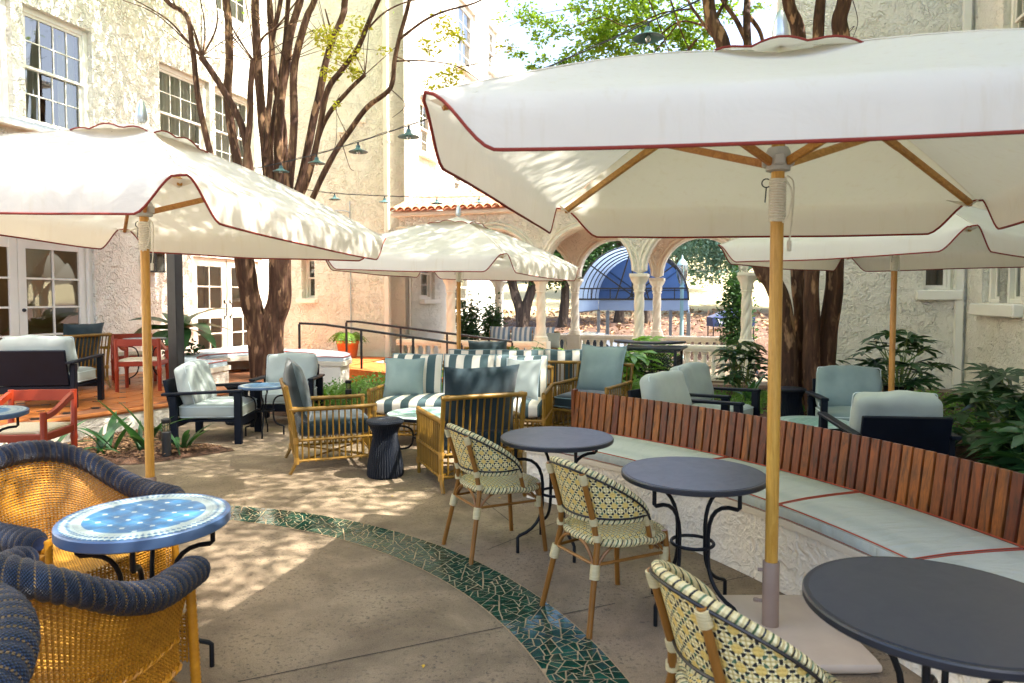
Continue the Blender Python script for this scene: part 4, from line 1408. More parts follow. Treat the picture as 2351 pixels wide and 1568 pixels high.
bistro_table('bistro_table', 'round charcoal bistro table left of the near umbrella pole', 'table', (.93, 3.54, 0), .62, .73, .73, TOPD, RIMD, LEGD, group=G_T)
bistro_table('bistro_table', 'large round charcoal table top in the right foreground', 'table', (1.26, 2.0, 0), .9, .76, .73, TOPD, RIMD, LEGD, group=G_T)
MOS1 = m_mosaic_top('blue_mosaic', hx('2a6389'), hx('b4beb8'), hx('a4b3ae'))
MOS2 = m_mosaic_top('green_mosaic', hx('7fa39a'), hx('cfd9cf'), hx('b9cdc6'))
RIMB = M('blue_steel_rim', hx('41597a'), hx('51698a'), 5, rough=.35, metal=.2)
G_M = 'round mosaic tables'
bistro_table('mosaic_table', 'blue and white mosaic table between the yellow wicker chairs', 'table', (-1.56, 2.93, 0), .3, .67, .70, MOS1, RIMB, LEGD, top_t=.05, group=G_M)
bistro_table('mosaic_table', 'small blue mosaic side table beside the teal rattan armchair', 'table', (-2.93, 8.2, 0), .2, .58, .60, MOS1, RIMB, LEGD, top_t=.03, group=G_M)
bistro_table('mosaic_table', 'blue mosaic table at the left edge in front of the orange chair', 'table', (-4.27, 5.5, 0), .5, .72, .72, MOS1, RIMB, LEGD, top_t=.04, group=G_M)
bistro_table('mosaic_table', 'low pale green mosaic table in front of the striped sofa', 'table', (-.86, 6.98, 0), .1, .82, .47, MOS2, LEGD, LEGD, top_t=.03, group=G_M, ring=.14)
bistro_table('mosaic_table', 'green mosaic lounge table among the navy armchairs behind the bench', 'table', (2.95, 6.75, 0), .1, .75, .42, MOS2, LEGD, LEGD, top_t=.03, group=G_M, ring=.14)
bistro_table('terrace_table', 'small grey table between the two orange chairs by the wall', 'table', (-5.72, 10.85, TZ + .004), .4, .62, .72, M('grey_top', hx('6f7780'), rough=.4), RIMD, LEGD, group=None)
bistro_table('side_table', 'little blue round side table in front of the arcade', 'table', (.66, 10.3, 0), .4, .42, .55, M('blue_top', hx('4d6f86'), rough=.4), RIMB, LEGD)

# ------------------------------------------------------------------ wicker stools
def m_navyweave():
    t = NT('navy_wicker')
    co = t.coord('Object')
    s = t.sep(co)
    a = t.math('ARCTAN2', s[1], s[0])
    w = t.math('MULTIPLY', t.math('SINE', t.math('MULTIPLY', s[2], 620.0)), t.math('SINE', t.math('MULTIPLY', a, 44.0)))
    t.col(t.ramp(w, [(.0, hx('050a13')), (.5, hx('0d1626')), (1.0, hx('1b2a40'))]))
    t.rough(.45); t.b.inputs['Specular IOR Level'].default_value = .25; t.bump(w, .7, .004)
    return t.m
NWV = m_navyweave()
def stool(label, loc):
    t = thing('wicker_stool', label, 'stool', loc, 0, 'navy wicker stools')
    prof = [(.155, .0), (.165, .02), (.16, .10), (.145, .2), (.125, .29), (.112, .35), (.112, .40), (.13, .45), (.158, .485)]
    def fn(a, b):
        k = b * (len(prof) - 1); i = min(int(k), len(prof) - 2); f = k - i
        r = lerp(prof[i][0], prof[i + 1][0], f); z = lerp(prof[i][1], prof[i + 1][1], f)
        r += .0035 * math.cos(44 * 2 * pi * a)
        return (r * math.cos(2 * pi * a), r * math.sin(2 * pi * a), z)
    MB().grid(fn, 176, 30, closed_u=True).build('body', NWV, t)
    MB().lathe([(.135, .475), (.166, .485), (.174, .50), (.168, .515), (.14, .525), (.08, .528), (0, .53)], 44).build('seat', NWV, t)
    return t
stool('dark navy hourglass wicker stool beside the rattan armchair', (-1.16, 6.32, 0))
stool('navy wicker stool half hidden behind the pale cushioned armchair', (-3.55, 9.0, 0))
stool('navy wicker stool between the lounge chairs and the right tree', (3.45, 8.55, 0))

# ------------------------------------------------------------------ red wooden chairs with rush seats
REDP = M('orange_red_lacquer', hx('872a10'), hx('933114'), 4, rough=.4, bump=.04)
def m_rush():
    t = NT('rush_seat')
    co = t.coord('Object')
    s = t.sep(co)
    d = t.math('SUBTRACT', t.math('ABSOLUTE', s[0]), t.math('ABSOLUTE', s[1]))
    k = t.mix(t.math('GREATER_THAN', d, 0.0), t.math('MULTIPLY', s[1], 1.0), t.math('MULTIPLY', s[0], 1.0))
    w = t.math('SINE', t.math('MULTIPLY', k, 900.0))
    t.col(t.ramp(w, [(.0, hx('b7a685')), (.6, hx('e2d8be'))])); t.rough(.8); t.bump(w, .4, .003)
    return t.m
RUSH = m_rush()
def red_chair(label, loc, f):
    t = thing('orange_chair', label, 'chair', loc, face(*f), 'orange red wooden armchairs')
    W, D = .56, .50; x, y = W / 2, D / 2
    for s in (-1, 1):
        MB().tube([(s * x, -y, 0), (s * x, -y, .28), (s * x, -y, .31), (s * x, -y, .34), (s * x, -y, .62)], [.025, .028, .036, .029, .029], 12).build('leg', REDP, t)
        MB().tube([(s * x, y, 0), (s * x, y, .28), (s * x, y, .31), (s * x, y, .34), (s * x, y + .02, .76)], [.025, .028, .036, .029, .026], 12).build('leg', REDP, t)
        # arm: a board that sweeps down from the back post to the front post
        n = 12; vs = []; fs = []
        for i in range(n + 1):
            u = i / n; yy = lerp(y + .01, -y + .01, u)
            zt = lerp(.745, .60, smooth01(u ** .8)); hh = lerp(.06, .045, u)
            for (dx, dz) in ((-.018, 0), (.018, 0), (.018, -hh), (-.018, -hh)): vs.append((s * x + dx, yy, zt + dz))
        for i in range(n):
            for k in range(4): fs.append((4 * i + k, 4 * i + (k + 1) % 4, 4 * i + 4 + (k + 1) % 4, 4 * i + 4 + k))
        fs += [(3, 2, 1, 0), (4 * n, 4 * n + 1, 4 * n + 2, 4 * n + 3)]
        MB().add(vs, fs).build('arm', REDP, t)
    n = 12; vs = []; fs = []
    for i in range(n + 1):
        u = 2 * i / n - 1; xx = u * x; yy = y + .02 + .03 * (1 - u * u)
        for (dy, z) in ((-.013, .755), (.013, .755), (.013, .655), (-.013, .655)): vs.append((xx, yy + dy, z))
    for i in range(n):
        for k in range(4): fs.append((4 * i + k, 4 * i + 4 + k, 4 * i + 4 + (k + 1) % 4, 4 * i + (k + 1) % 4))
    MB().add(vs, fs).build('back_rail', REDP, t)
    b = MB()
    b.box((0, -y, .395), (W - .04, .03, .07), bev=.006).box((0, y, .395), (W - .04, .03, .07), bev=.006)
    for s in (-1, 1): b.box((s * x, 0, .395), (.03, D - .04, .07), bev=.006)
    b.build('apron', REDP, t)
    rbox(W - .03, D - .03, .05, .02, .012, 8).build('seat', RUSH, t, (0, 0, .435))
    return t
red_chair('orange red wooden chair with cream rush seat standing nearest at the left', (-4.42, 6.3, 0), (.1, -1))
red_chair('orange red chair with its back to us by the terrace table', (-5.45, 10.25, TZ + .004), (-.25, .97))
red_chair('orange red chair against the stucco wall beyond the terrace table', (-6.15, 11.3, TZ + .004), (.55, -.83))

# ------------------------------------------------------------------ cream woven bistro chairs
CANE = M('bamboo_look_tube', hx('6f4714'), hx('8c5d22'), 7, stretch=(1, 1, .4), rough=.38, bump=.08, bscale=50)
WRAP = M('cream_wrap', hx('b3a67c'), hx('c6b98f'), 60, stretch=(.2, .2, 3), rough=.5, bump=.6, bscale=90)
BWEAVE = m_bistro('woven_back', .052)
SWEAVE = m_bistro('woven_seat', .034, .075)
DKCANE = M('dark_strand', hx('1d1a1b'), rough=.4)
def m_rope():
    t = NT('cream_rope_rim')
    co = t.coord('Object')
    s = t.sep(co)
    a = t.math('ARCTAN2', s[0], s[1])
    k = t.math('FRACT', t.math('ADD', t.math('MULTIPLY', a, 33 / (2 * pi)), t.math('MULTIPLY', s[2], 11.0)))
    w = t.math('SINE', t.math('ADD', t.math('MULTIPLY', a, 100.0), t.math('MULTIPLY', s[2], 160.0)))
    c = t.ramp(k, [(.0, hx('15171b')), (.10, hx('15171b')), (.15, hx('cfc08c')), (.45, hx('ddd0a0')), (.52, hx('4c6a4a')), (.60, hx('4c6a4a')), (.66, hx('d6c898')), (.95, hx('cbbb86'))], 'LINEAR')
    t.col(c); t.rough(.5); t.bump(w, .6, .006)
    return t.m
ROPE = m_rope()
def bistro_chair(label, loc, f):
    t = thing('bistro_chair', label, 'chair', loc, face(*f), 'cream woven bistro chairs')
    def rimp(ph):  # plan of the back shell at angle ph from the rear
        return Vector((.245 * math.sin(ph), .02 + .235 * math.cos(ph), 0))
    PM = R(100)
    def ztop(ph): return .555 + .265 * max(0, math.cos(ph / PM * pi / 2)) ** .75
    def zbot(ph): return .535 - .0 * ph + .015 * (abs(ph) / PM) ** 2
    def sh(a, b):
        ph = lerp(-PM, PM, a); p = rimp(ph)
        z = lerp(zbot(ph), ztop(ph), b); k = 1 + .10 * b * math.cos(ph * .8) - .06 * (1 - b)
        return Vector((p.x * (1 + .04 * b), p.y * k + .05 * b * max(0, math.cos(ph)), z))
    mb = MB().grid(sh, 48, 12, lambda a, b: (a * .86, lerp(0, .27 * max(.05, math.cos((2 * a - 1) * pi / 2)) ** .75, b)))
    sd_ = mb.build('back', BWEAVE, t)
    m = sd_.modifiers.new('thickness', 'SOLIDIFY'); m.thickness = .014; m.offset = 0
    top = [sh(i / 48, 1.0) for i in range(49)]; bot = [sh(i / 48, 0.0) for i in range(49)]
    MB().tube(top + list(reversed(bot[1:-1])), .016, 8, closed=True).build('rim', ROPE, sd_)
    b = MB()
    for ofs, src in ((.017, top), (.017, bot)):
        b.tube([p + Vector((p.x, p.y, 0)).normalized() * ofs + Vector((0, 0, -.014 if src is top else .016)) for p in src], .0055, 6)
    b.build('dark_edging', DKCANE, sd_)
    # seat
    def seat(a, b):
        th = a * 2 * pi; r = b
        sx = math.copysign(abs(math.cos(th)) ** .8, math.cos(th)); sy = math.copysign(abs(math.sin(th)) ** .8, math.sin(th))
        z = .455 + .006 * (1 - r * r) - .022 * smooth01((r - .8) * 5) * (1 if sy > -.2 else 1.6)
        return Vector((.235 * r * sx, -.015 + .235 * r * sy, z))
    MB().grid(seat, 48, 10, lambda a, b: (b * math.cos(a * 2 * pi) * .235 * .8 + b * math.sin(2 * pi * a) * .19, b * math.sin(a * 2 * pi) * .235 * .8 - b * math.cos(2 * pi * a) * .19), closed_u=True).build('seat', SWEAVE, t)
    MB().tube([seat(i / 40, 1.0) + Vector((0, 0, -.004)) for i in range(40)], .019, 8, closed=True).build('seat_rim', ROPE, t)
    # legs
    def wrap(p, q, r=.021): MB().tube([p, Vector(p).lerp(Vector(q), .5), q], [r, r * 1.06, r], 10).build('wrapping', WRAP, t)
    for s in (-1, 1):
        up = sh(.5 + s * .17, 1.0) + Vector((0, .024, -.01)); lo = sh(.5 + s * .17, 0.0) + Vector((0, .024, 0))
        kn = Vector((s * .155, .215, .42)); ft = Vector((s * .205, .30, 0))
        MB().tube([ft, kn, lo, up], [.0145, .0155, .0155, .0145], 10).build('leg', CANE, t)
        d = (up - lo)
        wrap(up - d * .22, up - d * .02); wrap(lo - d * .08, lo + d * .06); wrap(kn + Vector((0, 0, .02)), kn + Vector((0, 0, .05)))
        kd = (ft - kn).normalized(); wrap(kn + kd * .09, kn + kd * .16, .024)
        kf = Vector((s * .195, -.185, .44)); ff = Vector((s * .225, -.225, 0))
        MB().tube([ff, kf], [.0145, .0155], 10).build('leg', CANE, t)
        wrap(kf + Vector((0, 0, -.15)), kf + Vector((0, 0, -.08)), .024)
        e = sh(.5 + s * .47, .4); g = Vector((s * .225, -.07, .44))
        MB().tube([e, (e + g) / 2, g + Vector((0, 0, -.06))], .0135, 10).build('arm_support', CANE, t)
        wrap(e + Vector((0, 0, .01)), e.lerp(g, .45), .019); wrap(g + Vector((0, 0, .0)), g + Vector((0, 0, .03)), .018)
    st = MB()
    zf = .33
    corner = [Vector((-.165, .235, zf)), Vector((.165, .235, zf)), Vector((.203, -.197, zf)), Vector((-.203, -.197, zf))]
    for i in range(4):
        a, c = corner[i], corner[(i + 1) % 4]
        st.tube([a, c], .0085, 8)
        mid = (a + c) / 2 + Vector((0, 0, .10))
        st.tube(bez(a + Vector((0, 0, -.05)), a.lerp(mid, .15) + Vector((0, 0, .06)), a.lerp(mid, .75) + Vector((0, 0, .02)), 6), .008, 6)
        st.tube(bez(c + Vector((0, 0, -.05)), c.lerp(mid, .15) + Vector((0, 0, .06)), c.lerp(mid, .75) + Vector((0, 0, .02)), 6), .008, 6)
    st.build('stretchers', CANE, t)
    return t
bistro_chair('cream woven bistro chair at the farthest charcoal table', (-.09, 4.50, 0), (.87, .49))
bistro_chair('cream woven bistro chair in the middle of the three, at the tile band', (.52, 3.58, 0), (.86, .51))
bistro_chair('cream woven bistro chair in the foreground cut by the picture edge', (.76, 2.08, 0), (.93, .28))

# ------------------------------------------------------------------ yellow wicker armchairs with navy rolled rims
WICK = M('yellow_wicker', hx('a0690e'), hx('bd8420'), 26, rough=.42, bump=.2, bscale=200)
WICKS = M('yellow_wicker_stake', hx('875810'), hx('a06f1a'), 26, rough=.45)
def m_rim():
    t = NT('navy_rolled_wicker')
    tc = t.node('ShaderNodeTexCoord')
    s = t.sep(tc.outputs['UV'])
    k = t.math('FRACT', t.math('MULTIPLY', s[0], 1 / .034))
    st = t.math('SINE', t.math('MULTIPLY', s[0], 2 * pi / .0068))
    al = t.math('SINE', t.math('MULTIPLY', s[1], 2 * pi / .011))
    w = t.math('MULTIPLY', st, al)
    c = t.ramp(w, [(.0, hx('0d1526')), (.5, hx('1b2b47')), (1.0, hx('34507a'))])
    g = t.math('MULTIPLY', t.math('LESS_THAN', k, .15), t.math('GREATER_THAN', al, -.2))
    c = t.mix(g, c, hx('75603f'))
    t.col(c); t.rough(.36); t.bump(w, .9, .006)
    return t.m
RIMW = m_rim()
NAVW = M('navy_binding', hx('16203a'), hx('22304e'), 40, rough=.4, bump=.4, bscale=160)
def wicker_chair(label, loc, f, sc=1.0):
    t = thing('wicker_armchair', label, 'armchair', loc, face(*f), 'yellow wicker armchairs with navy rims')
    # plan of the rim, right front -> back -> left front
    half = [(.345, -.30), (.36, -.15), (.365, 0.0), (.345, .15), (.285, .28), (.17, .365), (0, .395)]
    pl = [Vector((x, y, 0)) for x, y in half] + [Vector((-x, y, 0)) for x, y in reversed(half[:-1])]
    zs_ = [.60, .605, .615, .67, .76, .83, .85]
    for p, z in zip(pl, zs_ + list(reversed(zs_[:-1]))): p.z = z
    rim = spline(pl, 12)
    n = len(rim)
    def rp(a):
        k = a * (n - 1); i = min(int(k), n - 2); return rim[i].lerp(rim[i + 1], k - i)
    # arc length
    acc = [0.0]
    for i in range(n - 1): acc.append(acc[-1] + (rim[i + 1] - rim[i]).length)
    Ltot = acc[-1]
    def byl(l):
        lo = 0
        for i in range(n - 1):
            if acc[i + 1] >= l: return rim[i].lerp(rim[i + 1], (l - acc[i]) / max(1e-9, acc[i + 1] - acc[i]))
        return rim[-1]
    # rolled rim with ribs: a fat roll hanging to the outside
    NU = 260
    def outn(a):
        p = rp(max(0, a - .01)); q = rp(min(1, a + .01)); d = q - p
        return Vector((d.y, -d.x, 0)).normalized()
    def roll(a, b):
        l = a * Ltot; p = byl(l); o = outn(a)
        th = b * 2 * pi
        endk = min(1, min(l, Ltot - l) / .05)
        r = (.052 + .0075 * abs(math.sin(pi * l / .034))) * (.55 + .45 * math.sqrt(max(0, endk)))
        drop = -.02
        c = p + o * .018 + Vector((0, 0, drop))
        return c + o * (r * 1.15 * math.cos(th)) + Vector((0, 0, r * math.sin(th)))
    MB().grid(roll, NU, 16, lambda a, b: (a * Ltot, b * .34)).build('rolled_rim', RIMW, t)
    for a in (0.0, 1.0):
        e = MB()
        c = sum((roll(a, k / 12) for k in range(12)), Vector()) / 12
        ring = [roll(a, k / 12) for k in range(12)]
        e.add([c] + ring, [(0, 1 + k, 1 + (k + 1) % 12) for k in range(12)])
        e.build('rim_end', NAVW, t)
    # woven shell from the base ring up to the rim
    zb = .20
    def shell(a, v):
        p = byl(a * Ltot); o = outn(a)
        q = Vector((p.x * .86, p.y * .84 - .01, zb))
        r = q.lerp(Vector((p.x, p.y, p.z - .055)), v)
        r -= o * (.03 * math.sin(pi * v))
        return r
    NS = int(Ltot / .021) * 2
    wv = MB()
    rows = 46
    for k in range(rows):
        v = (k + .5) / rows
        pts = []
        for i in range(NS + 1):
            a = i / NS; o = outn(a)
            pts.append(shell(a, v) + o * (.0042 * (1 if (i // 1 + k) % 2 else -1)))
        wv.tube(pts, .0041, 4, cap=False)
    wv.build('woven_shell', WICK, t, ang=180)
    sk = MB()
    for i in range(0, NS + 1, 2):
        a = i / NS; sk.tube([shell(a, v) for v in (0, .25, .5, .75, 1)], .0042, 5, cap=False)
    sk.build('stakes', WICKS, t)
    # braided bead under the roll and around the base
    br = MB()
    for v, rad in ((.985, .009), (.0, .012), (.30, .008)):
        for ph in (0, pi):
            pts = []
            for i in range(161):
                a = i / 160; o = outn(a); w = a * Ltot / .03 * pi + ph
                pts.append(shell(a, v) + o * (.008 * math.cos(w) + .004) + Vector((0, 0, .008 * math.sin(w))))
            br.tube(pts, rad * .75, 5, cap=False)
    br.build('braid', WICK, t)
    # seat deck and front apron
    def deck(a, b):
        x = lerp(-.30, .30, a); y = lerp(-.31, .29 - .10 * abs(2 * a - 1) ** 2, b)
        z = .385 - .012 * math.sin(pi * a) * math.sin(pi * b) + .0025 * math.sin(a * 170) * math.sin(b * 170)
        return (x, y, z)
    def m_deck():
        q = NT('wicker_deck'); co = q.coord('Object'); s = q.sep(co)
        w = q.math('MULTIPLY', q.math('SINE', q.math('MULTIPLY', s[0], 520.0)), q.math('SINE', q.math('MULTIPLY', s[1], 300.0)))
        q.col(q.ramp(w, [(.0, hx('9c6a18')), (.6, hx('d8a23c'))])); q.rough(.45); q.bump(w, .7, .004); return q.m
    global DECKM
    if 'DECKM' not in globals(): DECKM = m_deck()
    MB().grid(deck, 40, 40).build('seat', DECKM, t)
    ap = MB(); NA = 30
    for k in range(15):
        z = lerp(.2, .38, k / 14)
        ap.tube([(lerp(-.30, .30, i / (2 * NA)), -.31 - .012 * math.sin(pi * i / (2 * NA)) + .004 * (1 if (i + k) % 2 else -1), z) for i in range(2 * NA + 1)], .0048, 4, cap=False)
    for i in range(0, 2 * NA + 1, 2): ap.tube([(lerp(-.30, .30, i / (2 * NA)), -.31 - .012 * math.sin(pi * i / (2 * NA)), z) for z in (.19, .39)], .0042, 5, cap=False)
    ap.build('apron', WICK, t, ang=180)
    wrp = MB(); ft = MB()
    for (x, y, top) in ((.325, -.295, .585), (-.325, -.295, .585), (.24, .25, .40), (-.24, .25, .40)):
        q = Vector((x * 1.04, y * 1.06, 0))
        pts = [q.lerp(Vector((x, y, top)), k / 60) for k in range(61)]
        MB().tube(pts, [.018 + (.003 if k % 2 else 0) for k in range(61)], 10).build('leg', WICK, t)
        ft.tube([q + Vector((0, 0, .001)), q + Vector((0, 0, .075))], .0235, 10)
    ft.build('foot_binding', NAVW, t)
    st = MB()
    for s in (-1, 1):
        st.tube(bez((s * .335, -.30, .05), (s * .30, -.1, .17), (s * .25, .0, .20), 8), .009, 6)
        st.tube(bez((s * .25, .26, .05), (s * .25, .12, .17), (s * .25, .0, .20), 8), .009, 6)
        st.tube(bez((s * .335, -.30, .05), (s * .18, -.29, .17), (s * .05, -.28, .19), 8), .009, 6)
        st.tube([(s * .32, -.29, .10), (s * .24, .25, .10)], .009, 6)
    st.build('stretchers', WICKS, t)
    return t
wicker_chair('yellow wicker armchair with navy rim facing the mosaic table', (-2.15, 3.36, 0), (.93, -.37))
wicker_chair('yellow wicker armchair seen from outside in the left foreground', (-1.62, 2.42, 0), (.14, 1))
wicker_chair('wicker armchair of which only a navy rolled rim shows at bottom left', (-1.56, 1.40, 0), (-.5, -.87))

# ------------------------------------------------------------------ curved slatted bench
SB0, SB1 = R(3), R(50.7)
bench = thing('curved_bench', 'curved stucco bench with brown wood slat back and pale cushions', 'bench', (BC.x, BC.y, 0))
FR = 4.72
MB().lathe([(FR, 0), (FR, .375), (FR + .95, .375), (FR + .95, 0)], 90, (0, 0, 0), SB0, SB1).build('seat_wall', STUC_LOW, bench)
MB().lathe([(FR - .015, .377), (FR - .015, .415), (FR + .93, .415), (FR + .93, .377), (FR - .015, .377)], 90, (0, 0, 0), SB0 - R(.1), SB1 + R(.1)).build('cap', CAP, bench)
def m_benchcush(name, rough=.9):
    t = NT(name)
    co = t.coord('Object'); s = t.sep(co)
    a = t.math('ARCTAN2', s[1], s[0])
    line = t.math('SINE', t.math('MULTIPLY', s[2], 900.0))
    ang = t.math('SINE', t.math('MULTIPLY', a, 2600.0))
    k = t.math('MULTIPLY_ADD', line, .5, .5)
    c = t.mix(t.math('MULTIPLY', k, .35), hx('b0b6ae'), hx('84918f'))
    t.col(t.mix(t.math('MULTIPLY', t.math('MULTIPLY_ADD', ang, .5, .5), .08), c, hx('dfe8e6')))
    t.rough(.9)
    cm = t.node('ShaderNodeCombineXYZ')
    r = t.math('SQRT', t.math('ADD', t.math('MULTIPLY', s[0], s[0]), t.math('MULTIPLY', s[1], s[1])))
    t.lk(t.math('MULTIPLY', a, 26.0), cm.inputs[0]); t.lk(t.math('MULTIPLY', r, 1.6), cm.inputs[1])
    t.bump(t.noise(cm.outputs[0], 2.2, 5, .55, .8), .9, .03)
    return t.m
BCU = m_benchcush('bench_canvas')
RPIPE = M('bench_piping', hx('a6452c'), rough=.7)
cuts = [SB0, R(12.5), R(23.0), R(34.0), SB1]
for i in range(4):
    a, b = cuts[i] + R(.12), cuts[i + 1] - R(.12)
    prof = [(FR + .02, .418), (FR - .012, .424), (FR - .018, .45), (FR - .012, .476), (FR + .02, .487), (FR + .2, .493), (FR + .42, .492), (FR + .60, .486), (FR + .625, .47), (FR + .62, .42), (FR + .02, .418)]
    cu = MB().lathe(prof, 40, (0, 0, 0), a, b).build('cushion', BCU, bench)
    p = MB()
    def ring(r, z): return [(r * math.cos(lerp(a, b, k / 40)), r * math.sin(lerp(a, b, k / 40)), z) for k in range(41)]
    p.tube(ring(FR - .006, .486), .0038, 6).tube(ring(FR - .008, .423), .0038, 6).tube(ring(FR + .62, .486), .0038, 6)
    for aa in (a, b): p.tube([(r * math.cos(aa), r * math.sin(aa), z) for r, z in ((FR - .008, .423), (FR - .01, .484), (FR + .2, .494), (FR + .42, .493), (FR + .62, .487))], .0038, 6)
    p.build('piping', RPIPE, cu)
IPE = m_wood('ipe_slat', hx('2f1204'), hx('8c440e'), 1.0, .45, .42, 'Z')
sm = MB().box((0, 0, .21), (.024, .055, .44), Matrix.Rotation(R(8), 3, 'Y'), bev=.003)
slat_mesh = sm.mesh('slat', IPE)
RS = FR + .655
ns = int((SB1 - SB0) * RS / .068)
for i in range(ns):
    a = lerp(SB0, SB1, (i + .5) / ns)
    o = obj('slat', slat_mesh, bench, (RS * math.cos(a), RS * math.sin(a), .375), a)
for z, dr in ((.50, .045), (.72, .075)):
    MB().lathe([(RS + dr, z - .03), (RS + dr, z + .03), (RS + dr + .03, z + .03), (RS + dr + .03, z - .03), (RS + dr, z - .03)], 90, (0, 0, 0), SB0, SB1).build('back_rail', IPE, bench)
MB().box((RS * math.cos(SB1 + R(.15)) + .03, RS * math.sin(SB1 + R(.15)), .61), (.06, .03, .42), Matrix.Rotation(SB1, 3, 'Z')).build('end_post', IPE, bench)
# ------------------------------------------------------------------ umbrellas
CANV = m_canvas('cream_canvas', (.74, .70, .61), (.80, .765, .68), .34)
UPOLE = m_wood('honey_oak', hx('a8701f'), hx('cf9a45'), 1.3, .42, .06, 'Z', .2)
URIB = m_wood('oak_rib', hx('9a6420'), hx('c58f42'), 1.0, .45, .08, 'X')
HUBM = M('grey_resin', hx('b4b2ac'), rough=.45)
CORDM = M('white_cord', hx('d8d2c2'), hx('e6e0d0'), 60, rough=.9, bump=.5, bscale=200)
SILV = M('silver_finial', hx('c4c8ca'), rough=.3, metal=.8)
RPIPE_D = M('umbrella_piping', hx('7d2718'), rough=.8)
TAUPE = M('taupe_steel', hx('8a7466'), hx('97806f'), 6, rough=.45, bump=.05)
PLATE = M('beige_plate', hx('c0ac98'), hx('cbb8a4'), 6, rough=.55, bump=.05)

